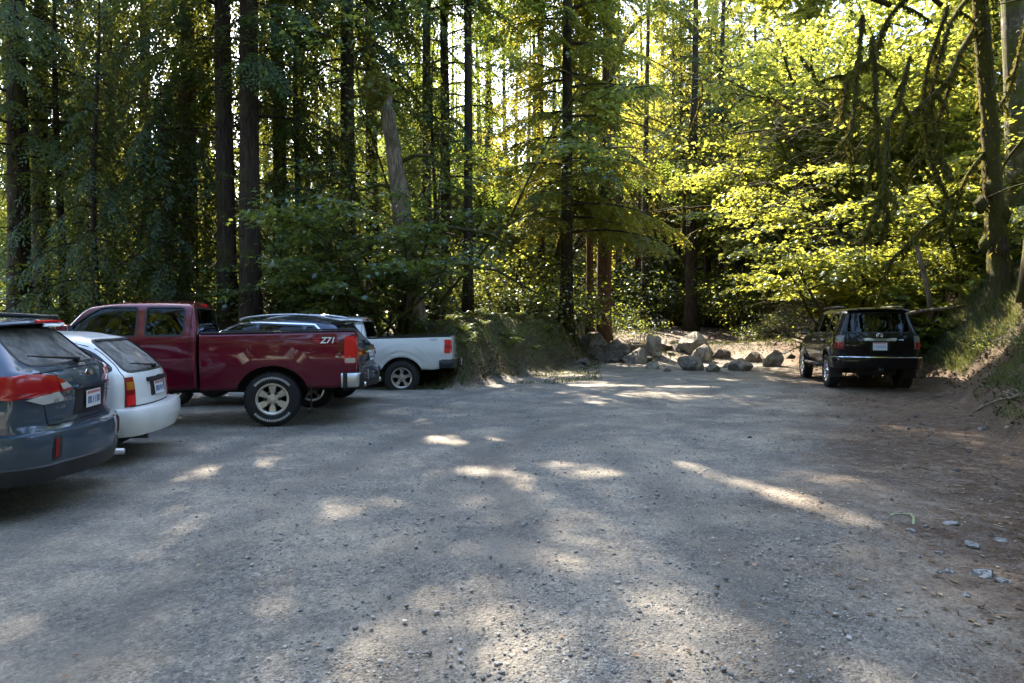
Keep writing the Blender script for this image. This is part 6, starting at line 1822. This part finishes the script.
    for pts, r in (([(486, 322), (489, 300), (500, 287), (516, 281), (530, 276)], .09), ([(516, 281), (520, 262), (517, 250), (523, 238)], .06), ([(497, 290), (500, 306), (507, 318)], .05)):
        P = np.array([(px(a, dep) - x0, .1 * i, pz(b, dep) - z0) for i, (a, b) in enumerate(pts)]); mb.tube(P, np.linspace(r, r * .5, len(P)), 7, lump=.2); limbs.append((P, r))
    place_tree('dead_tree', 'bent mossy dead stem arching over the mossy berm', x0, dep, mb, None, None, (M['bark_moss'], None), None, extra=[('moss', moss_geo(limbs, 3, 140, .08, .35, .02), M['moss'])])

def build_right_wood():
    # vine maples: many arching stems with flat tiers of leaves
    labs = ['bright layered maple right behind the black wagon', 'bright maple with drooping tiers left of the black wagon roof', 'tall bright maple over the lit bank', 'yellow green maple on the bank beside the mossy trunk', 'leafy maple at the back of the lit bank', 'maple shoots low on the bank above the black wagon', 'bright high maple filling the gap above the wagon']
    for k, (xp, dep, H, n, per, lean) in enumerate(((872, 20.5, 5.5, 6, 40, (-.2, -.1)), (845, 22.5, 5.2, 6, 40, (-.18, -.1)), (900, 24, 8.5, 6, 46, (-.15, -.1)), (955, 19.5, 5.2, 5, 36, (-.2, -.1)), (940, 27, 9.5, 5, 46, (-.1, 0)), (905, 18.6, 2.4, 5, 22, (-.3, -.1)), (848, 28, 10.5, 6, 46, (-.1, 0)))):
        g = np.random.default_rng(k + 90)
        st = [((g.normal() * .25, g.normal() * .25, -.1), (lean[0] + g.normal() * .5, lean[1] + g.normal() * .35, 1.0), H * g.uniform(.6, 1.0), .06) for _ in range(n)]
        w, A, F, v, L = broadleaf_geo(700 + k, st, 3, leaf=.145, per=int(per * 1.5), kids=(6, 8), tilt=.26, flat=.95, spread=1.2, decay=.44, sag=.16, t0=(.6 if k in (2, 4, 6) else .3))
        place_tree('vine_maple', labs[k], px(xp, dep), dep, w, None, ('c', A, F, v), (M['bark_moss'], M['leaf_maple']), 'sunlit vine maples on the right bank', seed=k)
    # leaning mossy maple with draped limbs
    dep = 16.0; x0 = px(1000, dep); z0 = float(gz(x0, dep))
    W = lambda a, b, dy=0.0, d=dep: (px(a, d + dy) - x0, dy + d - dep, pz(b, d + dy) - z0)
    tr = MB(); P = np.array([W(1003, 330), W(998, 262), W(990, 190), W(984, 110), W(976, 40), W(970, -30), W(962, -130), W(955, -230)])
    tt_ = np.linspace(0, 7, 40); PP = np.stack([pchip(list(enumerate(P[:, j])))(tt_) for j in range(3)], -1); tr.tube(PP, np.interp(tt_, range(8), [.34, .22, .185, .175, .165, .15, .13, .08]), 14, lump=.16, seed=2)
    for a, b, r in ((978, 205, .16), (1003, 215, .13), (986, 190, .12), (1000, 250, .16), (982, 245, .12)):
        c = np.array(W(a, b, -.1)); tr.tube([c + [0, 0, -.22], c + [-.03, -.06, 0], c + [0, 0, .2]], [.05, r, .04], 8, lump=.3)
    limbs = []; lb = MB()
    def limb(pts, r, d0=0.0, d1=0.0):
        n = len(pts); Q = np.array([W(a, b, d0 + (d1 - d0) * i / (n - 1)) for i, (a, b) in enumerate(pts)])
        t = np.linspace(0, n - 1, n * 4); Q = np.stack([pchip(list(enumerate(Q[:, j])))(t) for j in range(3)], -1)
        lb.tube(Q, np.linspace(r, r * .4, len(Q)) * .62, 7, lump=.3, seed=int(pts[0][0])); limbs.append((Q, r))
        gg = np.random.default_rng(int(pts[0][0] * 3 + pts[-1][1]))
        for i_ in range(2, len(Q) - 1, 2):
            d_ = unit(gg.normal(size=3) * np.array([1, 1, .5]) - np.array([0, 0, .6])); l_ = gg.uniform(.25, .8); T_ = np.array([Q[i_], Q[i_] + d_ * l_ * .5, Q[i_] + d_ * l_ + np.array([0, 0, -.15 * l_])])
            lb.tube(T_, [r * .22, r * .14, .004], 5); limbs.append((T_, .025 if gg.random() < .4 else .01))
    limb([(975, 20), (955, 55), (942, 85), (925, 100), (905, 120), (895, 150)], .085, 0, -3)
    limb([(985, -20), (948, 20), (935, 60), (927, 110), (938, 160), (948, 180)], .075, 0, -2.5)
    limb([(942, 10), (920, 90), (925, 150), (945, 200), (920, 230), (880, 270)], .055, -1, -3)
    limb([(972, 30), (950, 70), (935, 120), (920, 150), (908, 165)], .065, 0, -1.5)
    limb([(980, -40), (930, -20), (885, 20), (868, 60), (845, 80), (838, 120)], .08, 0, -4)
    limb([(868, 40), (872, 100), (876, 160), (884, 210), (880, 240)], .05, -3.5, -4.5)
    limb([(905, 60), (893, 110), (870, 140), (862, 160)], .05, -2.5, -4)
    limb([(884, 120), (882, 180), (876, 210), (862, 240)], .06, -4.2, -4.6)
    limb([(984, 150), (968, 170), (960, 185), (952, 215), (948, 235)], .06, 0, -.6)
    limb([(982, 120), (1000, 100), (1012, 60), (1020, 20)], .07, 0, 1)
    limb([(858, 20), (852, 90), (848, 130), (835, 150)], .05, -3.6, -5)
    # high crown shading the top right of the view
    g = np.random.default_rng(8); st = []
    for a, b, dy in ((970, -40, 0), (955, -120, -1), (960, -150, 1), (940, -90, -2), (965, -200, 0), (975, -20, .5)):
        st.append((W(a, b, dy * .3), (g.normal() * .6 - .7, g.normal() * .5 - .35, .30), g.uniform(3.0, 4.6), .08))
    for a, b, dy in ((885, 10, -3), (905, -10, -2.5), (850, 0, -4), (935, 10, -1.5)): st.append((W(a, b, dy), (-.6 + g.normal() * .3, -.2, .25), 2.4, .05))
    w, A, F, v, L = broadleaf_geo(811, st, 3, leaf=.17, per=20, kids=(5, 7), tilt=.35, flat=.8, spread=1.1, decay=.5, sag=.2)
    lb.v += w.v
    for k_, LL in w.f.items(): lb.f.setdefault(k_, []).extend([f + lb.n for f in LL])
    lb.n += w.n
    Q = moss_geo(limbs, 4, 230, .03, .19, .02); Q2 = moss_geo([(P[:6], .30)], 6, 260, .05, .22, .02)
    place_tree('mossy_maple', 'leaning mossy trunk with moss draped limbs hanging to the left', x0, dep, tr, lb, ('c', A, F, v), (M['bark_moss'], M['leaf_maple']), None, z=z0, extra=[('moss', np.concatenate([Q, Q2]), M['moss'])], seed=3, limb_name='limbs')
    # pale straight trunk behind it
    dep2 = 18.5
    plain_conifer('pale straight trunk leaning behind the mossy one at the right edge', 1022, dep2, (M['bark_grey'], M['needle_dark']), None, H=26, r0=.33, zb=11, Lb=3, nb=60, dead=6, lean=(-.062, 0), wob=.05)
    plain_conifer('dark trunk cut by the right frame edge', 1042, 14.5, (M['bark_moss'], M['needle_dark']), None, H=24, r0=.30, zb=12, Lb=3, nb=55, dead=6, lean=(-.02, 0))
    # small dead leaning pole on the lit bank
    d = 18.0; x0 = px(930, d); z0 = float(gz(x0, d)); Wp = lambda a, b: (px(a, d) - x0, 0, pz(b, d) - z0)
    mb = MB(); mb.tube([Wp(931, 318), Wp(928, 295), Wp(921, 268), Wp(914, 243)], [.075, .07, .06, .05], 8, lump=.15)
    mb.tube([Wp(914, 245), Wp(907, 244), Wp(897, 248)], [.045, .03, .015], 6, lump=.2); mb.tube([Wp(921, 270), Wp(927, 262)], [.03, .012], 5)
    place_tree('dead_tree', 'short dead pole leaning on the lit bank right of the wagon', x0, d, mb, None, None, (M['bark_snag'], None), None, z=z0)
    d = 17.2; mb = MB(); P = np.array([(px(a, d), d + .05 * i, pz(b, d)) for i, (a, b) in enumerate(((908, 314), (925, 311), (945, 309), (968, 306)))]); P0 = P[0].copy(); mb.tube(P - P0, [.06, .055, .05, .03], 8, lump=.2)
    o = mb.build('fallen_branch', M['bark_snag'], None, True); o.location = P0; tag(o, 'bare fallen branch lying level on the lit bank beside the wagon', 'branch')

def build_shrubs():
    protos = []
    for k, (R_, H, st, per, leaf) in enumerate(((.9, 1.3, 10, 12, .085), (1.1, 1.0, 12, 12, .07), (.8, 1.9, 9, 14, .10), (1.3, 2.4, 10, 16, .12))):
        w, A, F, v, L = shrub_geo(900 + k, R_, H, st, per, leaf)
        t = empty('shrub', (0, 0, 0)); w.build('stems', M['bark_moss'], t, True); cards_obj('crown', A, F, v, M['leaf_shrub'] if k != 2 else M['leaf_maple'], t)
        protos.append(t)
    used = set()
    def put(k, xp, dep, sc, label, group, z=None):
        x = px(xp, dep)
        if k not in used: t = protos[k]; used.add(k)
        else: t = copy_tree(protos[k])
        t.location = (x, dep, float(gz(x, dep)) - .03); t.rotation_euler = (0, 0, xp * 1.7 % 6.28); t.scale = (sc, sc, sc)
        tag(t, label, 'shrub', group)
    g = np.random.default_rng(17)
    for xp in np.linspace(728, 830, 14): put(int(g.integers(0, 4)), xp + g.normal() * 4, g.uniform(36, 42), g.uniform(.9, 1.6), 'bright green shrub on the slope between the boulders and the dark stems', 'bright shrubs behind the boulders')
    for xp in np.linspace(425, 585, 18): put(int(g.integers(0, 4)), xp + g.normal() * 5, g.uniform(24, 34), g.uniform(.8, 1.5), 'sunlit shrub behind the crest of the mossy berm', 'sunlit shrubs behind the mossy berm')
    for xp in np.linspace(-10, 330, 34): put(int(g.integers(0, 4)), xp + g.normal() * 8, g.uniform(20, 31), g.uniform(.7, 1.3), 'shaded shrub at the feet of the trunks behind the parked row', 'shaded shrubs behind the parked row')
    for xp in np.linspace(840, 1030, 18): put(int(g.integers(0, 4)), xp + g.normal() * 5, g.uniform(17.5, 26), g.uniform(.6, 1.1), 'sunlit shrub on the upper bank behind the black wagon', 'sunlit shrubs on the right bank')
    for xp in np.linspace(600, 760, 18): put(int(g.integers(0, 4)), xp + g.normal() * 4, g.uniform(40, 47), g.uniform(1.0, 2.0), 'green shrub in front of the low dark cedars', 'shrubs at the edge of the old road')
    for xp in np.linspace(752, 815, 10): put(int(g.integers(0, 2)), xp + g.normal() * 3, g.uniform(29.5, 34), g.uniform(.5, .95), 'low shrub on the lit slope left of the black wagon', 'low shrubs on the slope by the old road')
    for xp, d, s in ((640, 33, 1.0), (610, 34, .9), (628, 38, 1.2)): put(0, xp, d, s, 'dark shrub between the reddish trunks and the fallen log', 'dark shrubs by the fallen log')
    for xp, d, s in ((1012, 13.5, .5), (1035, 12.0, .5), (990, 14.6, .5), (1018, 9.6, .22)): put(1, xp, d, s, 'dark leafy plant on the shaded face of the right bank', 'shaded plants on the right bank')
    # ferns
    fp = []
    for k in range(3):
        Q, v = fern_geo(20 + k, 11, .75 + .1 * k); fp.append(quads_obj('fern', Q, v, M['fern']))
    n = 0
    def fern(x, y, s, label, group):
        nonlocal n
        o = fp[n] if n < 3 else link(fp[n % 3].copy())
        n += 1; o.location = (x, y, float(gz(x, y)) + .01); o.rotation_euler = (0, 0, n * 1.3); o.scale = (s, s, s); tag(o, label, 'fern', group)
    for k in range(26):
        d = g.uniform(17.5, 24); xp = g.uniform(925, 1035); fern(px(xp, d), d, g.uniform(.8, 1.4), 'sword fern on the sunlit upper part of the right bank', 'ferns on the sunlit bank')
    for k in range(16):
        d = g.uniform(8.5, 14.5); x = np.interp(d, [7.5, 11.2, 14.5], [6.1, 8.0, 9.55]) + g.uniform(.5, 2.6); fern(x + .4, d, g.uniform(.3, .6), 'fern in the shade low on the right bank', 'ferns on the shaded bank foot')
    for k in range(64):
        xp = g.uniform(448, 590); d = g.uniform(17, 27); x = px(xp, d)
        if poly_sd(np.array([x]), np.array([d]), LEFT_TOE)[0] > .5: fern(x, d, g.uniform(.35, .75), 'small fern growing on the mossy berm', 'ferns on the mossy berm')
    bm_ = bark_mat('dry_twigs', (.09, .07, .05), (.30, .25, .19)); first = None
    for k in range(22):
        d = g.uniform(7.5, 15.5); x = float(np.interp(d, [7.5, 11.2, 14.5], [6.0, 7.7, 9.4])) + g.uniform(-.5, 1.6); L_ = g.uniform(.3, 1.1)
        if k < 5:
            mb = MB(); q_ = np.linspace(0, 1, 6)[:, None]; P_ = np.array([-.5, 0, 0]) + np.array([1.0, 0, 0]) * q_ + g.normal(size=(6, 3)) * .03; mb.tube(P_, np.linspace(.016, .006, 6), 6)
            for j in (2, 3): mb.tube([P_[j], P_[j] + [.12, .10 * (-1)**j, .05], P_[j] + [.26, .16 * (-1)**j, .04]], [.008, .006, .003], 5)
            o = mb.build('dead_branch', bm_, None, True); first = (first or []) + [o]
        else: o = link(first[k % 5].copy())
        zz = float(gz(x, d)); e = g.uniform(0, 6.28); z2 = float(gz(x + .4 * math.cos(e), d + .4 * math.sin(e)))
        o.location = (x, d, zz + .03); o.rotation_euler = (0, -math.atan2(z2 - zz, .4), e); o.scale = (L_,) * 3
        tag(o, 'dry fallen branch among the grass at the foot of the right bank', 'fallen branch', 'dry branches at the foot of the right bank')
    # grass and low plants (uncountable)
    pts = []
    for _ in range(26000):
        d = g.uniform(7, 24); x = np.interp(d, [7.5, 11.2, 14.5, 18.5, 23], [6.1, 8.0, 9.55, 10.6, 11.6]) + abs(g.normal()) * 1.6 + .25; pts.append((x, d))
    for _ in range(3500):
        d = g.uniform(15.6, 17.8); pts.append((g.uniform(-5, -1.0), d))
    for _ in range(2600):
        d = g.uniform(17, 25); x = px(g.uniform(445, 600), d); pts.append((x, d))
    for _ in range(2500):
        d = g.uniform(25.5, 34); x = px(g.uniform(590, 830), d); pts.append((x, d))
    P = np.array(pts); dens = fbm(P[:, 0] * 1.3, P[:, 1] * 1.3, 77); P = P[dens > -.25]
    k = len(P); idx = np.repeat(np.arange(k), 4); base = np.stack([P[idx, 0] + g.normal(size=len(idx)) * .05, P[idx, 1] + g.normal(size=len(idx)) * .05, np.zeros(len(idx))], -1)
    base[:, 2] = gz(base[:, 0], base[:, 1]) - .01
    d = unit(np.stack([g.normal(size=len(idx)) * .5, g.normal(size=len(idx)) * .5, np.ones(len(idx))], -1)); nn = unit(g.normal(size=d.shape))
    o = quads_obj('grass', diamonds(base, d, nn, g.uniform(.06, .24, len(idx)) * np.where((base[:, 0] < 3), .55, 1.0), g.uniform(.003, .008, len(idx))), g.random(len(idx)), M['grass']); tag(o, 'thin grass along the bank foot, the berm and under the white pickup', 'grass', kind='stuff')

def build_tufts():
    g = np.random.default_rng(55)
    n = 42000
    d = g.uniform(14.8, 29, n); x = px(g.uniform(430, 610, n), d)
    n2 = 26000; d2 = g.uniform(6.5, 26, n2); x2 = np.interp(d2, [7.5, 11.2, 14.5, 18.5, 23], [6.0, 7.7, 9.4, 10.3, 11.4]) + np.abs(g.normal(size=n2)) * 2.2 + .1
    n3 = 15000; d3 = g.uniform(24.6, 40, n3); x3 = g.uniform(3.4, 12.5, n3) * np.maximum(1, d3 / 30)
    x, d = np.concatenate([x, x2, x3]), np.concatenate([d, d2, d3])
    s = np.maximum(poly_sd(x, d, LEFT_TOE), poly_sd(x, d, RIGHT_TOE)) + .25 * fbm(x * 2, d * 2, 3)
    k = ((s > .1) | (np.arange(len(s)) >= n + n2)) & (g.random(len(x)) < .25 + .75 * smoothstep(-.3, .3, fbm(x * 1.7, d * 1.7, 8))); x, d = x[k], d[k]; n = len(x)
    b = np.stack([x, d, gz(x, d) - .005], -1); dr = unit(np.stack([g.normal(size=n), g.normal(size=n), np.abs(g.normal(size=n)) * .7 + .1], -1)); nn = unit(g.normal(size=(n, 3)))
    o = quads_obj('moss_tufts', diamonds(b, dr, nn, g.uniform(.03, .10, n), g.uniform(.010, .028, n)), np.clip(np.where((d > 24.6) & (x > 3.3) & (x < 13), .22, .5) + .9 * fbm(x * 1.1, d * 1.1, 12) * np.where(x > 3.3, .5, 1) + g.normal(size=n) * .22, 0, 1), tuft_mat())
    tag(o, 'low moss, dry stems and dead fern over the berm and the banks', 'ground cover', kind='stuff')

def tuft_mat():
    m, nt, out = new_mat('tufts')
    c = ramp(nt, attr_f(nt, 'v'), [(0, (.05, .03, .018)), (.35, (.13, .085, .05)), (.55, (.075, .07, .022)), (.8, (.055, .075, .018)), (1, (.16, .14, .06))])
    principled(nt, out, c, .9, 0, .2)
    return m

def build_far_wood():
    g = np.random.default_rng(99); protos = []
    for k in range(5):
        H = (24, 29, 26, 31, 22)[k]
        trunk, limb, Q, v = conifer_geo(1000 + k, H=H, r0=.30 + .03 * k, zb=(2, 6, 3, 8, 1.5)[k], Lb=4.4, nb=95, droop=.55, hang=.5, step=.30, sp=.13, nl=.42, lw=.085, dead=6)
        t = empty('conifer_tree', (0, 0, 0)); tr = trunk.build('trunk', M['bark_far'], t, True); quads_obj('crown', Q, v, M['needle_far'], t); limb.build('branches', M['bark_far'], tr, True)
        tag(t, 'tall conifer', 'tree'); protos.append(t)
    w, A, F, v, L = broadleaf_geo(1100, [((0, 0, -.2), (.1, 0, 1), 7, .2), ((.2, 0, -.2), (-.3, .2, 1), 6, .16), ((0, .2, -.2), (.3, -.3, 1), 6.5, .16)], 4, leaf=.34, per=22, kids=(4, 5), tilt=.45, flat=.5, spread=1.0, decay=.55, spray=.9, T=HEX, F=HEX_F)
    t = empty('maple_tree', (0, 0, 0)); w.build('trunk', M['bark_far'], t, True); cards_obj('crown', A, F, v, M['leaf_maple'], t); tag(t, 'maple', 'tree'); protos.append(t)
    used = set(); spots = []
    def put(k, x, y, sc, label, group):
        if k not in used: t = protos[k]; used.add(k)
        else: t = copy_tree(protos[k])
        t.location = (x, y, float(gz(x, y)) - .1); t.rotation_euler = (0, 0, g.uniform(0, 6.28)); t.scale = (sc, sc, sc); tag(t, label, 'tree', group)
    def ring(n, pa, pb, da, db, kinds, label, group, smin=.8, smax=1.1):
        for i in range(n):
            xp = pa + (pb - pa) * (i + g.random()) / n; d = g.uniform(da, db); put(kinds[int(g.integers(0, len(kinds)))], px(xp, d), d, g.uniform(smin, smax), label, group)
    ring(9, -60, 440, 42, 56, (0, 2, 5), 'tree deep in the wood behind the parked row', 'trees deep behind the parked row')
    ring(24, -120, 460, 58, 85, (0, 2, 4, 5, 5), 'tree far back in the wood on the left', 'trees far back on the left', .8, 1.05)
    ring(15, 330, 492, 62, 86, (1, 2, 3), 'pale conifer far away behind the snag', 'far conifers behind the snag', .95, 1.12)
    ring(6, 552, 612, 62, 86, (1, 2, 3), 'pale conifer far away behind the lone fir', 'far conifers behind the lone fir', .95, 1.12)
    ring(11, 585, 730, 60, 85, (1, 3), 'tall conifer in the depth above the low dark cedars', 'tall conifers in the depth above the old road', 1.0, 1.15)
    ring(5, 690, 830, 46, 56, (5,), 'leafy maple in the depth behind the dark bare stems', 'maples in the depth beyond the boulders', .6, .85)
    ring(34, 600, 860, 58, 90, (0, 1, 2, 3), 'conifer far down the old road beyond the boulders', 'far conifers beyond the boulders', .8, 1.0)
    ring(18, 800, 1100, 34, 52, (0, 2, 5, 5, 4), 'tree high on the slope above the black wagon', 'trees on the slope above the black wagon', .7, 1.0)
    ring(10, 800, 1150, 50, 80, (0, 1, 2), 'conifer at the top of the slope on the right', 'conifers at the top of the right slope')
    # beside the camera, out of the photograph but seen from a step aside
    for k, (x, y) in enumerate(((-15, 13), (-16, 6), (-15.5, -1), (-19, 9), (13, 9), (12, 3.5), (11.5, -3), (16, 12), (18, 6), (-20, -8), (-14, -11), (-8, -13), (-3, -16), (2, -13), (7, -15), (12, -10), (17, -7), (-11, -19), (0, -22), (10, -21), (-18, -16), (21, -1), (-21, 2), (-6, -10), (-9, -15), (-12, -15), (-4, -20), (-14, -19), (-7, -23), (-2, -26), (5, -25), (9.5, -5.5), (12.5, -8), (10, -10), (14, -4.5), (7.5, -9))):
        put((1, 3, 0, 2)[k % 4], x, y, 1.05, 'conifer standing beside the lot, out past the frame edge', 'conifers either side of the lot')
    for k, (x, y) in enumerate(((-17, -6), (-10, -12), (-4, -14), (3, -15), (9, -13), (15, -8), (-18, 4), (17, -1), (-7, -17), (6, -18))):
        put(5, x, y, 1.0, 'broad maple at the near end of the lot, out past the frame edge', 'maples at the near end of the lot')

def build_back_wood():
    """the far edge of the wood, too deep to tell one tree from the next"""
    g = np.random.default_rng(123); n = 52000
    th = g.uniform(-1.05, 1.05, n); r = g.uniform(92, 125, n); x = r * np.sin(th); y = r * np.cos(th)
    top = 20 + 7 * np.sin(th * 23) + 5 * np.sin(th * 57 + 1) + 3 * np.sin(th * 131)
    z = g.random(n)**1.25 * top
    P = np.stack([x, y, gz(x, y) + z], -1)
    d = unit(g.normal(size=(n, 3)) - np.array([0, 0, .6])); nn = unit(g.normal(size=(n, 3)) + np.array([0, 0, .5]))
    A, F = leaf_cards(P, d, nn, g.uniform(.5, 1.3, n), HEX, HEX_F)
    o = cards_obj('far_wood', A, F, g.random(n), M['needle_far']); tag(o, 'solid far edge of the wood showing between the trunks', 'wood', kind='stuff')
# ------------------------------------------------------------------ camera, sky, sun
SUN_AZ = R(-20.0)      # from straight ahead, negative = left
SUN_EL = R(42.0)
SUN_DIR = np.array([math.sin(SUN_AZ) * math.cos(SUN_EL), math.cos(SUN_AZ) * math.cos(SUN_EL), math.sin(SUN_EL)])

def build_camera_light():
    cam = D.cameras.new('camera'); cam.lens = 24; cam.sensor_width = 36; cam.clip_end = 2000; cam.clip_start = .05
    o = D.objects.new('camera', cam); COL.objects.link(o)
    o.location = (0, 0, CAM_H); o.rotation_euler = (R(90) - math.atan((341.5 - HORIZON) / FPX), 0, 0)
    scene.camera = o
    w = D.worlds.new('World'); scene.world = w; w.use_nodes = True
    nt = w.node_tree; nt.nodes.clear()
    sky = nt.nodes.new('ShaderNodeTexSky'); sky.sky_type = 'NISHITA'; sky.sun_disc = False
    sky.sun_elevation = SUN_EL; sky.sun_rotation = SUN_AZ; sky.altitude = 300; sky.air_density = 1.0; sky.dust_density = 1.5
    bg = nt.nodes.new('ShaderNodeBackground'); bg.inputs[1].default_value = SKY
    ow = nt.nodes.new('ShaderNodeOutputWorld')
    nt.links.new(sky.outputs[0], bg.inputs[0]); nt.links.new(bg.outputs[0], ow.inputs[0])
    s = D.lights.new('sun', 'SUN'); s.energy = SUN; s.angle = R(.53); s.color = (1.0, .87, .70)
    so = D.objects.new('sun', s); COL.objects.link(so)
    so.rotation_euler = Vector(-SUN_DIR).to_track_quat('-Z', 'Y').to_euler()
    so.location = (-8, 20, 40)
    vs = scene.view_settings; vs.view_transform = 'Standard'; vs.look = 'None'; vs.gamma = 1; vs.exposure = EXPO; vs.use_curve_mapping = False
    cy = scene.cycles
    cy.use_denoising = True; cy.denoiser = 'OPENIMAGEDENOISE'
    try: cy.denoising_input_passes = 'RGB_ALBEDO_NORMAL'; cy.denoising_prefilter = 'ACCURATE'
    except Exception: pass
    cy.max_bounces = 8; cy.diffuse_bounces = 4; cy.glossy_bounces = 3; cy.transmission_bounces = 5; cy.transparent_max_bounces = 10
    cy.sample_clamp_indirect = 6.0; cy.use_adaptive_sampling = True; cy.adaptive_threshold = .015
    cy.caustics_reflective = False; cy.caustics_refractive = False

SKY, SUN, EXPO = .15, 5.0, 3.08
SUN_SPOTS += [(x, y, 0, rx, ry, 1.5, pr) for x, y, rx, ry, pr in (
    (-.63, 9.1, .55, .42, .95), (.35, 7.15, .85, .40, .96), (3.05, 6.9, .5, .22, .8), (1.95, 7.2, .26, .38, .95), (2.25, 6.6, .24, .38, .95), (2.5, 6.0, .22, .38, .95), (2.7, 5.5, .2, .3, .9),
    (-1.5, 5.6, .25, .25, .7), (-1.4, 4.05, .25, .28, .6), (-.25, 3.85, .3, .3, .6), (1.3, 4.9, .3, .25, .4), (2.2, 16.7, 1.0, .3, .95), (4.3, 16.3, .8, .3, .95), (1.4, 13.2, .5, .25, .8), (5.6, 18.5, 1.1, .45, .9), (.2, 20.2, 1.2, .5, .7), (-.6, 17.5, .8, .5, .8))]
SUN_SPOTS += [(12.2, 20.6, 2.8, 2.8, 2.6, 1.0, .88), (-.7, 18.6, .9, .45, 1.6, 1.5, .95), (.9, 21.5, 1.3, .5, .9, 1.5, .9), (8, 34, 1.0, 4.0, 4.5, 2.5, .95), (2.9, 26, 3.0, 3.2, 3.0, 6.5, .72), (8, 45, 3.0, 6.5, 5.0, 5.0, .75), (7.5, 27.0, .5, 4.8, 3.4, 1.6, 1.0), (8.5, 33, .8, 5.0, 5.0, 2.5, .92), (-15, 35, 4.0, 11, 4.0, 4.0, .7), (11.5, 20.0, 3.0, 3.6, 4.5, 4.0, .95), (9.0, 24.0, 4.0, 4.0, 4.0, 4.5, .92), (3.5, 30, 5.0, 5.0, 4.5, 6.0, .85), (9.5, 31, 6.0, 5.0, 4.5, 6.0, .85), (.5, 33, 4.0, 3.5, 4.0, 5.0, .8), (9.6, 20.0, 2.3, 2.6, 3.2, 1.3, .65), (3.5, 25.5, 1.0, 1.6, 1.2, 2.0, .9)]

def build_cars():
    c, ax = build_estate(); c.finish(ax, (-4.70, 6.0), 191)
    c, ax = build_white_wagon(); c.root.scale = (1.03,) * 3; c.finish(ax * 1.03, (-5.06, 8.02), 191)
    c, ax = build_pickup(red_settings()); c.finish(ax, (-3.84, 11.2), 193.5)
    c, ax = build_crossover(); c.root.scale = (1, 1, .97); c.finish(ax, (-3.60, 13.3), 177)
    c, ax = build_pickup(white_settings()); c.finish(ax, (-2.56, 16.5), 182, -.12)
    c, ax = build_suv(); stretch_above(c.root, .78, 1.12); c.root.scale = (1, .95, 1); c.finish(ax, (8.42, 16.2), 78)

build_camera_light()
build_ground()
if 'nocars' not in QUICK: build_cars()
build_rocks()
if 'nodetail' not in QUICK: build_ground_detail()
build_left_wood()
build_centre_wood()
build_right_wood()
build_shrubs()
build_tufts()
build_far_wood()
build_back_wood()
